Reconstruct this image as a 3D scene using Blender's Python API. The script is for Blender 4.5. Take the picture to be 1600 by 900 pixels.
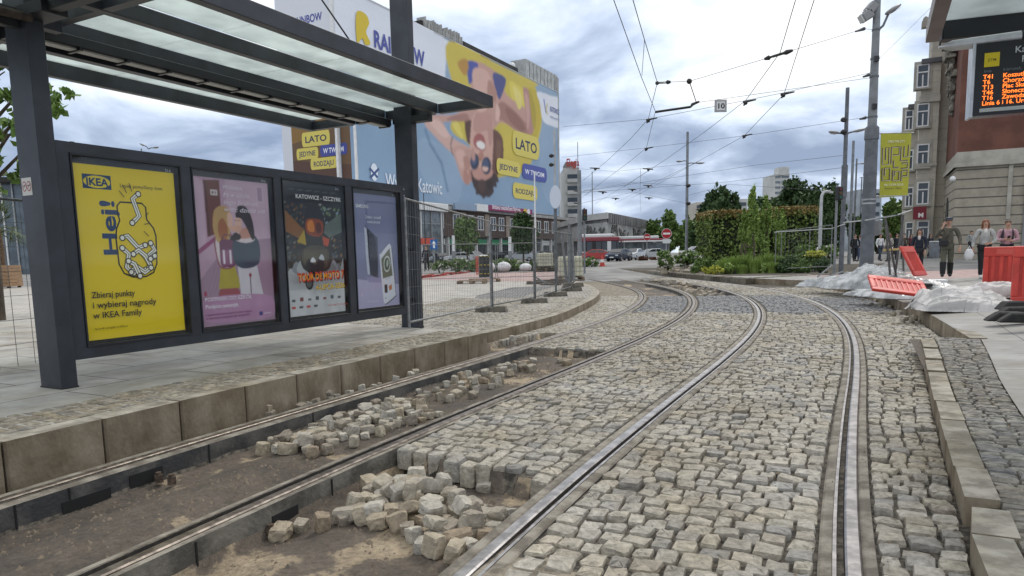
import bpy, math, random
import numpy as np
from mathutils import Vector, Matrix

random.seed(7)
rng = np.random.default_rng(7)
SC = bpy.context.scene
COL = SC.collection
for _o in list(bpy.data.objects):
    bpy.data.objects.remove(_o)

# ---------------------------------------------------------------- camera
CAM_H = 1.40
FPX, PPX, PPY = 1087.0, 800.0, 531.0          # focal length and principal point in photo pixels (1600 wide)
PITCH, ROLL = math.atan((531 - 399.4) / 1087.0), 0.02
_fw = Vector((0, math.cos(PITCH), -math.sin(PITCH)))
_r0 = Vector((1, 0, 0)); _u0 = _r0.cross(_fw)
_r = _r0 * math.cos(ROLL) - _u0 * math.sin(ROLL)
_u = _r0 * math.sin(ROLL) + _u0 * math.cos(ROLL)
EYE = Vector((0, 0, CAM_H))
cam_d = bpy.data.cameras.new('camera'); cam = bpy.data.objects.new('camera', cam_d); COL.objects.link(cam)
cam_d.sensor_width = 36.0; cam_d.lens = 36.0 * FPX / 1600.0
cam_d.shift_y = (PPY - 450.0) / 1600.0
cam_d.clip_start = 0.05; cam_d.clip_end = 6000
cam.matrix_world = Matrix(((_r.x, _u.x, -_fw.x, 0), (_r.y, _u.y, -_fw.y, 0), (_r.z, _u.z, -_fw.z, CAM_H), (0, 0, 0, 1)))
SC.camera = cam

# ---------------------------------------------------------------- world, sun, exposure
SUN_EL, SUN_AZ = math.radians(52), math.radians(35)      # azimuth clockwise from +Y
world = bpy.data.worlds.new('World'); SC.world = world; world.use_nodes = True
wn, wl = world.node_tree.nodes, world.node_tree.links
wn.clear()
w_out = wn.new('ShaderNodeOutputWorld'); w_bg = wn.new('ShaderNodeBackground'); w_bg.inputs[1].default_value = 0.1
w_sky = wn.new('ShaderNodeTexSky'); w_sky.sky_type = 'NISHITA'; w_sky.sun_disc = False
w_sky.sun_elevation = SUN_EL; w_sky.sun_rotation = SUN_AZ; w_sky.air_density = 1.2; w_sky.dust_density = 2.0
w_tc = wn.new('ShaderNodeTexCoord'); w_sep = wn.new('ShaderNodeSeparateXYZ'); wl.new(w_tc.outputs['Generated'], w_sep.inputs[0])
def wmath(op, a, b=None, clamp=False):
    n = wn.new('ShaderNodeMath'); n.operation = op; n.use_clamp = clamp
    for i, v in enumerate((a, b)):
        if v is None: continue
        if isinstance(v, (int, float)): n.inputs[i].default_value = v
        else: wl.new(v, n.inputs[i])
    return n.outputs[0]
w_z = wmath('MAXIMUM', w_sep.outputs[2], 0.0)
w_den = wmath('ADD', w_z, 0.24)
w_cmb = wn.new('ShaderNodeCombineXYZ')
wl.new(wmath('DIVIDE', w_sep.outputs[0], w_den), w_cmb.inputs[0]); wl.new(wmath('DIVIDE', w_sep.outputs[1], w_den), w_cmb.inputs[1])
w_cmb.inputs[2].default_value = 4.3
w_n1 = wn.new('ShaderNodeTexNoise'); w_n1.inputs['Scale'].default_value = 2.3; w_n1.inputs['Detail'].default_value = 9; w_n1.inputs['Roughness'].default_value = 0.52; w_n1.inputs['Distortion'].default_value = 0.35
wl.new(w_cmb.outputs[0], w_n1.inputs['Vector'])
w_n2 = wn.new('ShaderNodeTexNoise'); w_n2.inputs['Scale'].default_value = 0.9; w_n2.inputs['Detail'].default_value = 3
wl.new(w_cmb.outputs[0], w_n2.inputs['Vector'])
w_lift = wn.new('ShaderNodeMapRange'); w_lift.inputs[1].default_value = 0.0; w_lift.inputs[2].default_value = 0.42
w_lift.inputs[3].default_value = -0.155; w_lift.inputs[4].default_value = 0.17; wl.new(w_z, w_lift.inputs[0])
w_val = wmath('ADD', wmath('ADD', wmath('SUBTRACT', wmath('MULTIPLY', w_n1.outputs[0], 1.05), 0.25), wmath('MULTIPLY', w_n2.outputs[0], 0.45)), w_lift.outputs[0])
w_glow = wn.new('ShaderNodeMapRange'); w_glow.inputs[1].default_value = 0.045; w_glow.inputs[2].default_value = 0.0
w_glow.inputs[3].default_value = 0.0; w_glow.inputs[4].default_value = 0.22; wl.new(w_z, w_glow.inputs[0])
w_val = wmath('ADD', w_val, w_glow.outputs[0])
w_rmp = wn.new('ShaderNodeValToRGB'); wl.new(w_val, w_rmp.inputs[0])
_e = w_rmp.color_ramp.elements
_e[0].position = 0.30; _e[0].color = (0.23, 0.30, 0.44, 1)
_e[1].position = 0.72; _e[1].color = (0.97, 0.97, 0.97, 1)
for _p, _c in ((0.42, (0.36, 0.44, 0.59, 1)), (0.50, (0.52, 0.61, 0.77, 1)), (0.575, (0.70, 0.78, 0.88, 1)), (0.645, (0.86, 0.90, 0.95, 1))):
    _n = _e.new(_p); _n.color = _c
w_mul = wn.new('ShaderNodeVectorMath'); w_mul.operation = 'SCALE'; w_mul.inputs[3].default_value = 10.0; wl.new(w_rmp.outputs[0], w_mul.inputs[0])
w_mix = wn.new('ShaderNodeMixRGB'); w_mix.inputs[0].default_value = 0.94
wl.new(w_sky.outputs[0], w_mix.inputs[1]); wl.new(w_mul.outputs[0], w_mix.inputs[2])
wl.new(w_mix.outputs[0], w_bg.inputs[0]); wl.new(w_bg.outputs[0], w_out.inputs[0])

sun_d = bpy.data.lights.new('sun', 'SUN'); sun_d.energy = 1.1; sun_d.angle = math.radians(14); sun_d.color = (1.0, 0.95, 0.88)
sun = bpy.data.objects.new('sun', sun_d); COL.objects.link(sun)
_sd = Vector((math.sin(SUN_AZ) * math.cos(SUN_EL), math.cos(SUN_AZ) * math.cos(SUN_EL), math.sin(SUN_EL)))
sun.rotation_euler = _sd.to_track_quat('Z', 'Y').to_euler()
vs = SC.view_settings
SC.display_settings.display_device = 'sRGB'
vs.view_transform = 'Standard'; vs.look = 'None'; vs.exposure = 0.36; vs.gamma = 1.0; vs.use_curve_mapping = False
SC.cycles.use_denoising = True
SC.cycles.max_bounces = 6; SC.cycles.diffuse_bounces = 3; SC.cycles.glossy_bounces = 3; SC.cycles.transparent_max_bounces = 16

# ---------------------------------------------------------------- helpers: photo point -> place in the world
def RAY(x, y): return _fw + _r * ((x - PPX) / FPX) - _u * ((y - PPY) / FPX)
def G(x, y, z=0.0):
    d = RAY(x, y); return EYE + d * ((z - CAM_H) / d.z)
def D(x, y, Y):
    d = RAY(x, y); return EYE + d * (Y / d.y)
def HP(px, Y):            # height of one photo pixel at distance Y
    return px * Y / FPX

# ---------------------------------------------------------------- helpers: materials
def lin(h):
    if not isinstance(h, str): return tuple(h)
    h = h.lstrip('#'); o = []
    for i in (0, 2, 4):
        c = int(h[i:i + 2], 16) / 255.0
        o.append(c / 12.92 if c <= 0.04045 else ((c + 0.055) / 1.055) ** 2.4)
    return tuple(o)
_mats = {}
def M(name, col, rough=0.6, metal=0.0, var=0.0, scale=6.0, bump=0.0, bscale=40.0, island=0.0, col2=None, mix=(0.42, 0.6), spec=None, alpha=1.0, trans=0.0, emit=0.0, stretch=None, ibright=None, subs=0.0):
    if name in _mats: return _mats[name]
    m = bpy.data.materials.new(name); m.use_nodes = True; _mats[name] = m
    nt = m.node_tree; N, Lk = nt.nodes, nt.links
    b = N['Principled BSDF']; c = lin(col)
    b.inputs['Roughness'].default_value = rough; b.inputs['Metallic'].default_value = metal
    if spec is not None: b.inputs['Specular IOR Level'].default_value = spec
    if alpha < 1: b.inputs['Alpha'].default_value = alpha
    if trans: b.inputs['Transmission Weight'].default_value = trans
    b.inputs['Base Color'].default_value = (*c, 1)
    src = None
    tc = N.new('ShaderNodeTexCoord') if (var or bump or col2 is not None) else None
    vec = tc.outputs['Object'] if tc else None
    if stretch and tc:
        mp = N.new('ShaderNodeMapping'); mp.inputs['Scale'].default_value = stretch; Lk.new(vec, mp.inputs[0]); vec = mp.outputs[0]
    if var or col2 is not None:
        nz = N.new('ShaderNodeTexNoise'); nz.inputs['Scale'].default_value = scale; nz.inputs['Detail'].default_value = 6; nz.inputs['Roughness'].default_value = 0.6
        Lk.new(vec, nz.inputs['Vector'])
        rp = N.new('ShaderNodeValToRGB'); Lk.new(nz.outputs[0], rp.inputs[0])
        e = rp.color_ramp.elements
        e[0].position, e[1].position = mix
        e[0].color = (*[x * (1 - var) for x in c], 1)
        c2 = lin(col2) if col2 is not None else tuple(min(1, x * (1 + var)) for x in c)
        e[1].color = (*c2, 1); src = rp.outputs[0]
    if island:
        geo = N.new('ShaderNodeNewGeometry')
        rp2 = N.new('ShaderNodeValToRGB'); Lk.new(geo.outputs['Random Per Island'], rp2.inputs[0])
        if ibright:
            el = rp2.color_ramp.elements
            el[0].color = (*ibright[0], 1); el[1].color = (*ibright[-1], 1)
            for i, cc in enumerate(ibright[1:-1]):
                q = el.new((i + 1) / (len(ibright) - 1)); q.color = (*cc, 1)
        else:
            rp2.color_ramp.elements[0].color = (1 - island,) * 3 + (1,); rp2.color_ramp.elements[1].color = (1 + island,) * 3 + (1,)
        mx = N.new('ShaderNodeMixRGB'); mx.blend_type = 'MULTIPLY'; mx.inputs[0].default_value = 1
        if src: Lk.new(src, mx.inputs[1])
        else: mx.inputs[1].default_value = (*c, 1)
        Lk.new(rp2.outputs[0], mx.inputs[2]); src = mx.outputs[0]
    if src: Lk.new(src, b.inputs['Base Color'])
    if bump:
        nb = N.new('ShaderNodeTexNoise'); nb.inputs['Scale'].default_value = bscale; nb.inputs['Detail'].default_value = 5
        Lk.new(vec, nb.inputs['Vector'])
        bp = N.new('ShaderNodeBump'); bp.inputs['Strength'].default_value = bump; bp.inputs['Distance'].default_value = 0.02
        Lk.new(nb.outputs[0], bp.inputs['Height']); Lk.new(bp.outputs[0], b.inputs['Normal'])
    if emit:
        b.inputs['Emission Color'].default_value = (*c, 1); b.inputs['Emission Strength'].default_value = emit
    if subs: b.inputs['Subsurface Weight'].default_value = subs
    return m
def P_(h, rough=0.55):         # flat printed / painted colour, named by its hex
    return M('print_' + h.lstrip('#') + ('' if rough == 0.55 else '_%d' % int(rough * 100)), h, rough)
def bricks(name, c1, c2, mortar, bw, bh, ms=0.02, rough=0.8, bump=0.3, rot=0.0, off=0.5, vertical=None, var=0.25, bias=0.0):
    """block pattern in object space; vertical=(dx,dy) lays the rows on a wall running along that direction"""
    if name in _mats: return _mats[name]
    m = bpy.data.materials.new(name); m.use_nodes = True; _mats[name] = m
    nt = m.node_tree; N, Lk = nt.nodes, nt.links; b = N['Principled BSDF']; b.inputs['Roughness'].default_value = rough
    tc = N.new('ShaderNodeTexCoord'); vec = tc.outputs['Object']
    if vertical:
        dt = N.new('ShaderNodeVectorMath'); dt.operation = 'DOT_PRODUCT'; Lk.new(vec, dt.inputs[0]); dt.inputs[1].default_value = (vertical[0], vertical[1], 0)
        sp = N.new('ShaderNodeSeparateXYZ'); Lk.new(vec, sp.inputs[0]); cb = N.new('ShaderNodeCombineXYZ')
        Lk.new(dt.outputs['Value'], cb.inputs[0]); Lk.new(sp.outputs[2], cb.inputs[1]); vec2 = cb.outputs[0]
    else:
        mp = N.new('ShaderNodeMapping'); mp.inputs['Rotation'].default_value = (0, 0, rot); Lk.new(vec, mp.inputs[0]); vec2 = mp.outputs[0]
    bt = N.new('ShaderNodeTexBrick'); bt.offset = off; bt.inputs['Scale'].default_value = 1.0
    bt.inputs['Brick Width'].default_value = bw; bt.inputs['Row Height'].default_value = bh; bt.inputs['Mortar Size'].default_value = ms
    bt.inputs['Mortar Smooth'].default_value = 0.2; bt.inputs['Bias'].default_value = bias
    bt.inputs['Color1'].default_value = (*lin(c1), 1); bt.inputs['Color2'].default_value = (*lin(c2), 1); bt.inputs['Mortar'].default_value = (*lin(mortar), 1)
    Lk.new(vec2, bt.inputs['Vector'])
    nz = N.new('ShaderNodeTexNoise'); nz.inputs['Scale'].default_value = 1.7; nz.inputs['Detail'].default_value = 8; nz.inputs['Roughness'].default_value = 0.65; Lk.new(vec, nz.inputs['Vector'])
    mr = N.new('ShaderNodeMapRange'); mr.inputs[1].default_value = 0.3; mr.inputs[2].default_value = 0.7; mr.inputs[3].default_value = 1 - var; mr.inputs[4].default_value = 1 + var
    Lk.new(nz.outputs[0], mr.inputs[0])
    mx = N.new('ShaderNodeVectorMath'); mx.operation = 'SCALE'; Lk.new(bt.outputs[0], mx.inputs[0]); Lk.new(mr.outputs[0], mx.inputs[3])
    Lk.new(mx.outputs[0], b.inputs['Base Color'])
    bp = N.new('ShaderNodeBump'); bp.inputs['Strength'].default_value = bump; bp.inputs['Distance'].default_value = 0.02; bp.invert = True
    Lk.new(bt.outputs['Fac'], bp.inputs['Height']); Lk.new(bp.outputs[0], b.inputs['Normal'])
    return m

def patchy(m, scale=0.7, lo=0.74, hi=1.14, tint=(1.0, 0.93, 0.80)):
    """large worn and dirty patches over an existing material"""
    nt = m.node_tree; N, Lk = nt.nodes, nt.links; b = N['Principled BSDF']; old = b.inputs['Base Color'].links[0].from_socket
    tc = N.new('ShaderNodeTexCoord'); nz = N.new('ShaderNodeTexNoise'); nz.inputs['Scale'].default_value = scale; nz.inputs['Detail'].default_value = 7; nz.inputs['Roughness'].default_value = 0.66; Lk.new(tc.outputs['Object'], nz.inputs['Vector'])
    rp = N.new('ShaderNodeValToRGB'); Lk.new(nz.outputs[0], rp.inputs[0]); e = rp.color_ramp.elements
    e[0].position, e[1].position = 0.34, 0.62; e[0].color = (*[lo * t for t in tint], 1); e[1].color = (hi, hi, hi, 1)
    mx = N.new('ShaderNodeVectorMath'); mx.operation = 'MULTIPLY'; Lk.new(old, mx.inputs[0]); Lk.new(rp.outputs[0], mx.inputs[1]); Lk.new(mx.outputs[0], b.inputs['Base Color'])

# ---------------------------------------------------------------- helpers: objects
def tag(o, label=None, cat=None, group=None, kind=None):
    if label: o['label'] = label
    if cat: o['category'] = cat
    if group: o['group'] = group
    if kind: o['kind'] = kind
    return o
def thing(name, label, cat, loc=(0, 0, 0), rz=0.0, group=None):
    o = bpy.data.objects.new(name, None); COL.objects.link(o); o.empty_display_size = 0.2
    o.location = loc; o.rotation_euler = (0, 0, rz)
    return tag(o, label, cat, group)
def copy_tree(o, parent=None, **kw):
    c = o.copy(); COL.objects.link(c); c.parent = parent
    if parent is None:
        for k in ('label', 'group', 'category'):
            if k in kw: c[k] = kw[k]
    for ch in list(o.children): copy_tree(ch, c)
    return c
class MB:
    """collects shapes; build() links them as ONE mesh object"""
    def __init__(s): s.v = []; s.f = []; s.m = []; s.mats = []; s.sm = []
    def mi(s, mat):
        if mat not in s.mats: s.mats.append(mat)
        return s.mats.index(mat)
    def add(s, vs_, fs, mat, smooth=False):
        k = len(s.v); s.v.extend([tuple(v) for v in vs_]); i = s.mi(mat)
        for f in fs: s.f.append(tuple(a + k for a in f)); s.m.append(i); s.sm.append(smooth)
        return s
    def box(s, c, size, mat, rz=0.0, axes=None):
        hx, hy, hz = size[0] / 2, size[1] / 2, size[2] / 2
        if axes is None:
            ca, sa = math.cos(rz), math.sin(rz); axes = (Vector((ca, sa, 0)), Vector((-sa, ca, 0)), Vector((0, 0, 1)))
        c = Vector(c); vs_ = []
        for z in (-1, 1):
            for (a, b) in ((-1, -1), (1, -1), (1, 1), (-1, 1)):
                vs_.append(c + axes[0] * (a * hx) + axes[1] * (b * hy) + axes[2] * (z * hz))
        return s.add(vs_, [(3, 2, 1, 0), (4, 5, 6, 7), (0, 1, 5, 4), (1, 2, 6, 5), (2, 3, 7, 6), (3, 0, 4, 7)], mat)
    def bar(s, p, q, w, h, mat, up=(0, 0, 1)):
        p, q = Vector(p), Vector(q); d = q - p; L = d.length; d.normalize(); up = Vector(up)
        if abs(d.dot(up)) > 0.98: up = Vector((0, 1, 0)) if abs(d.y) < 0.9 else Vector((1, 0, 0))
        x = d.cross(up).normalized(); z = x.cross(d).normalized()
        return s.box((p + q) / 2, (w, L, h), mat, axes=(x, d, z))
    def tube(s, pts, r, mat, n=8, cap=True, smooth=True):
        pts = [Vector(p) for p in pts]; k = len(pts); rs = list(r) if hasattr(r, '__len__') else [r] * k
        vs_, fs = [], []; ref = None
        for i, p in enumerate(pts):
            d = (pts[min(i + 1, k - 1)] - pts[max(i - 1, 0)]).normalized()
            if ref is None:
                ref = Vector((0, 0, 1)) if abs(d.z) < 0.9 else Vector((1, 0, 0))
            x = (ref - d * ref.dot(d)).normalized(); ref = x; y = d.cross(x)
            for j in range(n):
                a = 2 * math.pi * j / n; vs_.append(p + (x * math.cos(a) + y * math.sin(a)) * rs[i])
        for i in range(k - 1):
            for j in range(n):
                fs.append((i * n + j, i * n + (j + 1) % n, (i + 1) * n + (j + 1) % n, (i + 1) * n + j))
        s.add(vs_, fs, mat, smooth)
        if cap:
            s.add(vs_[:n], [tuple(reversed(range(n)))], mat); s.add(vs_[-n:], [tuple(range(n))], mat)
        return s
    def prism(s, poly, z0, z1, mat, mat_top=None):
        n = len(poly); ar = sum(poly[i][0] * poly[(i + 1) % n][1] - poly[(i + 1) % n][0] * poly[i][1] for i in range(n))
        if ar < 0: poly = poly[::-1]
        vs_ = [(p[0], p[1], z0) for p in poly] + [(p[0], p[1], z1) for p in poly]
        s.add(vs_, [(i, (i + 1) % n, n + (i + 1) % n, n + i) for i in range(n)] + [tuple(reversed(range(n)))], mat)
        s.add(vs_[n:], [tuple(range(n))], mat_top or mat)
        return s
    def extrude(s, poly, o, ux, uy, uz, depth, mat, cap=True):
        """2D outline in plane (ux,uy) at o, thickness depth along uz"""
        o, ux, uy, uz = Vector(o), Vector(ux), Vector(uy), Vector(uz); n = len(poly)
        ar = sum(poly[i][0] * poly[(i + 1) % n][1] - poly[(i + 1) % n][0] * poly[i][1] for i in range(n))
        if (ar < 0) != (ux.cross(uy).dot(uz) < 0): poly = poly[::-1]
        a = [o + ux * p[0] + uy * p[1] for p in poly]; b = [p + uz * depth for p in a]
        s.add(a + b, [(i, (i + 1) % n, n + (i + 1) % n, n + i) for i in range(n)] + ([tuple(reversed(range(n))), tuple(range(n, 2 * n))] if cap else []), mat)
        return s
    def ball(s, c, r, mat, seg=10, rings=6, noise=0.0, squash=None):
        rr = r if hasattr(r, '__len__') else (r, r, r); vs_, fs = [], []
        for i in range(rings + 1):
            th = math.pi * i / rings
            for j in range(seg):
                ph = 2 * math.pi * j / seg; k = 1 + (random.uniform(-noise, noise) if noise and 0 < i < rings else 0)
                vs_.append((c[0] + rr[0] * k * math.sin(th) * math.cos(ph), c[1] + rr[1] * k * math.sin(th) * math.sin(ph), c[2] + rr[2] * k * math.cos(th)))
        for i in range(rings):
            for j in range(seg):
                fs.append((i * seg + j, (i + 1) * seg + j, (i + 1) * seg + (j + 1) % seg, i * seg + (j + 1) % seg))
        return s.add(vs_, fs, mat, True)
    def quad(s, a, b, c, d, mat): return s.add([a, b, c, d], [(0, 1, 2, 3)], mat)
    def build(s, name, parent=None, bevel=0.0, subsurf=0, seg=1):
        me = bpy.data.meshes.new(name); me.from_pydata(s.v, [], s.f)
        for m in s.mats: me.materials.append(m)
        me.polygons.foreach_set('material_index', s.m); me.polygons.foreach_set('use_smooth', s.sm); me.update()
        o = bpy.data.objects.new(name, me); COL.objects.link(o)
        if parent is not None: o.parent = parent
        if bevel:
            b = o.modifiers.new('bevel', 'BEVEL'); b.width = bevel; b.segments = seg; b.limit_method = 'ANGLE'; b.angle_limit = math.radians(40)
        if subsurf:
            b = o.modifiers.new('sub', 'SUBSURF'); b.levels = subsurf; b.render_levels = subsurf
        return o
def np_mesh(name, V, F, mat, smooth=False, parent=None):
    """V (n,3), F (m,4) arrays of quads"""
    me = bpy.data.meshes.new(name); V = np.asarray(V, np.float32); F = np.asarray(F, np.int32)
    me.vertices.add(len(V)); me.vertices.foreach_set('co', V.ravel())
    me.loops.add(F.size); me.loops.foreach_set('vertex_index', F.ravel())
    me.polygons.add(len(F)); me.polygons.foreach_set('loop_start', np.arange(0, F.size, F.shape[1], dtype=np.int32))
    me.polygons.foreach_set('use_smooth', np.full(len(F), smooth)); me.update(calc_edges=True); me.validate()
    for m in (mat if isinstance(mat, (list, tuple)) else [mat]): me.materials.append(m)
    o = bpy.data.objects.new(name, me); COL.objects.link(o)
    if parent is not None: o.parent = parent
    return o
def vnoise(x, y, seed=0):
    """smooth value noise on arrays"""
    x = np.asarray(x, float); y = np.asarray(y, float)
    xi, yi = np.floor(x).astype(int), np.floor(y).astype(int); fx, fy = x - xi, y - yi
    fx = fx * fx * (3 - 2 * fx); fy = fy * fy * (3 - 2 * fy)
    def h(a, b):
        n = (a * 374761393 + b * 668265263 + seed * 974711) & 0x7fffffff
        n = (n ^ (n >> 13)) * 1274126177 & 0x7fffffff
        return ((n ^ (n >> 16)) & 0xffff) / 65535.0
    return (h(xi, yi) * (1 - fx) + h(xi + 1, yi) * fx) * (1 - fy) + (h(xi, yi + 1) * (1 - fx) + h(xi + 1, yi + 1) * fx) * fy
def fbm(x, y, seed=0, o=4):
    t, a, k = 0, 0.5, 1.0
    for i in range(o): t = t + a * vnoise(x * k, y * k, seed + i); a *= 0.5; k *= 2.0
    return t

# ---------------------------------------------------------------- helpers: flat artwork (posters, signs, banners)
def text_poly(txt, size, bold=0.0, align='CENTER', shear=0.0, space=1.0):
    c = bpy.data.curves.new('lettering', 'FONT'); c.body = txt; c.size = size; c.offset = bold * size; c.align_x = align; c.shear = shear; c.space_character = space
    c.resolution_u = 3
    o = bpy.data.objects.new('lettering', c); m = o.to_mesh()
    V = [(v.co.x, v.co.y) for v in m.vertices]; F = [tuple(p.vertices) for p in m.polygons]
    o.to_mesh_clear(); bpy.data.objects.remove(o); bpy.data.curves.remove(c)
    return V, F
class Art:
    """flat coloured shapes laid one on the other in a plane: origin o, right u, up v, facing w; unit = metres * sx, sy"""
    def __init__(s, o, u, v, sx=1.0, sy=1.0, step=0.0006):
        s.o, s.u, s.v = Vector(o), Vector(u).normalized(), Vector(v).normalized(); s.w = s.u.cross(s.v).normalized()
        s.sx, s.sy, s.step, s.k, s.mb, s.rec = sx, sy, step, 0, MB(), None
    def pt(s, p): return s.o + s.u * (p[0] * s.sx) + s.v * (p[1] * s.sy) + s.w * (s.step * s.k)
    def poly(s, pts, col, same=False):
        if not same: s.k += 1
        if s.rec is not None: s.rec.append((pts, lin(col))); return
        n = len(pts); ar = sum(pts[i][0] * pts[(i + 1) % n][1] - pts[(i + 1) % n][0] * pts[i][1] for i in range(n))
        if ar < 0: pts = pts[::-1]
        s.mb.add([s.pt(p) for p in pts], [tuple(range(n))], P_(col) if isinstance(col, str) else col)
    def rect(s, x0, y0, x1, y1, col, same=False): s.poly([(x0, y0), (x1, y0), (x1, y1), (x0, y1)], col, same)
    def rrect(s, x0, y0, x1, y1, r, col, ry=None, rot=0.0):
        ry = ry or r * s.sx / s.sy; pts = []
        for cx, cy, a0 in ((x1 - r, y1 - ry, 0), (x0 + r, y1 - ry, 90), (x0 + r, y0 + ry, 180), (x1 - r, y0 + ry, 270)):
            for k in range(6):
                a = math.radians(a0 + k * 18); pts.append((cx + r * math.cos(a), cy + ry * math.sin(a)))
        if rot: pts = s.rotp(pts, ((x0 + x1) / 2, (y0 + y1) / 2), rot)
        s.poly(pts, col)
    def rotp(s, pts, c, rot):
        ca, sa = math.cos(rot), math.sin(rot)
        return [(c[0] + ((p[0] - c[0]) * s.sx * ca - (p[1] - c[1]) * s.sy * sa) / s.sx, c[1] + ((p[0] - c[0]) * s.sx * sa + (p[1] - c[1]) * s.sy * ca) / s.sy) for p in pts]
    def ell(s, cx, cy, rx, ry, col, rot=0.0, n=20):
        pts = [(cx + rx * math.cos(2 * math.pi * i / n), cy + ry * math.sin(2 * math.pi * i / n)) for i in range(n)]
        if rot: pts = s.rotp(pts, (cx, cy), rot)
        s.poly(pts, col)
    def line(s, pts, w, col, closed=False):
        s.k += 1; mat = None if s.rec is not None else (P_(col) if isinstance(col, str) else col)
        if closed: pts = list(pts) + [pts[0]]
        P2 = [Vector((p[0] * s.sx, p[1] * s.sy)) for p in pts]; Lf, Rt = [], []
        for i, p in enumerate(P2):
            d = (P2[min(i + 1, len(P2) - 1)] - P2[max(i - 1, 0)])
            if closed and i in (0, len(P2) - 1): d = P2[1] - P2[-2]
            d.normalize(); n = Vector((-d.y, d.x)) * (w / 2); Lf.append(p + n); Rt.append(p - n)
        if s.rec is not None:
            for i in range(len(P2) - 1): s.rec.append(([(q_.x / s.sx, q_.y / s.sy) for q_ in (Rt[i], Rt[i + 1], Lf[i + 1], Lf[i])], lin(col)))
            return
        q = lambda p: s.o + s.u * p.x + s.v * p.y + s.w * (s.step * s.k)
        for i in range(len(P2) - 1): s.mb.add([q(Rt[i]), q(Rt[i + 1]), q(Lf[i + 1]), q(Lf[i])], [(0, 1, 2, 3)], mat)
    def smooth(s, pts, n=5):
        """closed Catmull-Rom through pts"""
        out = []; k = len(pts)
        for i in range(k):
            p0, p1, p2, p3 = pts[i - 1], pts[i], pts[(i + 1) % k], pts[(i + 2) % k]
            for j in range(n):
                t = j / n; t2, t3 = t * t, t * t * t
                out.append(tuple(0.5 * (2 * p1[a] + (p2[a] - p0[a]) * t + (2 * p0[a] - 5 * p1[a] + 4 * p2[a] - p3[a]) * t2 + (3 * p1[a] - p0[a] - 3 * p2[a] + p3[a]) * t3) for a in (0, 1)))
        return out
    def blob(s, pts, col, n=5): s.poly(s.smooth(pts, n), col)
    def text(s, txt, x, y, size, col, bold=0.0, align='CENTER', rot=0.0, wid=None, shear=0.0):
        """size = letter size in metres; wid = fit the width in metres"""
        V, F = text_poly(txt, 1.0, bold, align, shear)
        if not V: return
        xs = [p[0] for p in V]; kx = size
        if wid: kx = wid / max(1e-6, max(xs) - min(xs))
        s.k += 1; ca, sa = math.cos(rot), math.sin(rot); pts = []
        for p in V:
            a, b = p[0] * kx, p[1] * size
            pts.append(s.o + s.u * (x * s.sx + a * ca - b * sa) + s.v * (y * s.sy + a * sa + b * ca) + s.w * (s.step * s.k))
        s.mb.add(pts, F, P_(col) if isinstance(col, str) else col)
    def bake(s, name, parent, w, h, nx, ny, blur=1.2, grain=0.06, mottle=0.10, seed=1):
        """the recorded shapes become one printed picture: a fine grid with a colour per point, edges softened as in a photo print"""
        X, Y = np.meshgrid(np.linspace(0, w, nx), np.linspace(0, h, ny), indexing='ij'); C = np.zeros((nx, ny, 3))
        for pts, col in s.rec:
            p = np.array(pts, float); i0, i1 = [int(np.clip(v, 0, nx)) for v in (p[:, 0].min() / w * (nx - 1), p[:, 0].max() / w * (nx - 1) + 2)]; j0, j1 = [int(np.clip(v, 0, ny)) for v in (p[:, 1].min() / h * (ny - 1), p[:, 1].max() / h * (ny - 1) + 2)]
            if i1 <= i0 or j1 <= j0: continue
            x, y = X[i0:i1, j0:j1], Y[i0:i1, j0:j1]; ins = np.zeros(x.shape, bool); q = np.roll(p, 1, 0)
            for (ax, ay), (bx, by) in zip(p, q):
                if ay != by: ins ^= ((ay > y) != (by > y)) & (x < (bx - ax) * (y - ay) / (by - ay) + ax)
            C[i0:i1, j0:j1][ins] = col
        k = np.exp(-0.5 * (np.arange(-4, 5) / max(.3, blur)) ** 2); k /= k.sum()
        for ax in (0, 1):
            pad = [(4, 4) if a == ax else (0, 0) for a in range(3)]; Q = np.pad(C, pad, 'edge'); C = sum(k[i] * np.take(Q, np.arange(i, i + C.shape[ax]), ax) for i in range(9))
        nn = (fbm(X / w * 9, Y / h * 7, seed, 4) - .47)[..., None]; C = np.clip(C * (1 + mottle * 2 * nn + grain * (np.random.default_rng(seed).random((nx, ny, 1)) - .5)), 0, 1)
        V = np.stack([s.o[i] + s.u[i] * X * s.sx + s.v[i] * Y * s.sy for i in range(3)], -1).reshape(-1, 3); a = (np.arange(nx - 1)[:, None] * ny + np.arange(ny - 1)[None]).ravel()
        if 'printed_picture' not in _mats:
            m = bpy.data.materials.new('printed_picture'); m.use_nodes = True; _mats['printed_picture'] = m; at = m.node_tree.nodes.new('ShaderNodeAttribute'); at.attribute_name = 'print'; m.node_tree.links.new(at.outputs['Color'], m.node_tree.nodes['Principled BSDF'].inputs['Base Color']); m.node_tree.nodes['Principled BSDF'].inputs['Roughness'].default_value = .55
        o = np_mesh(name, V, np.stack([a, a + ny, a + ny + 1, a + 1], 1), _mats['printed_picture'], False, parent)
        at = o.data.color_attributes.new('print', 'FLOAT_COLOR', 'POINT'); at.data.foreach_set('color', np.concatenate([C, np.ones((nx, ny, 1))], -1).reshape(-1).astype(np.float32)); s.rec = None; return o
    def build(s, name, parent=None): return s.mb.build(name, parent)
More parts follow.
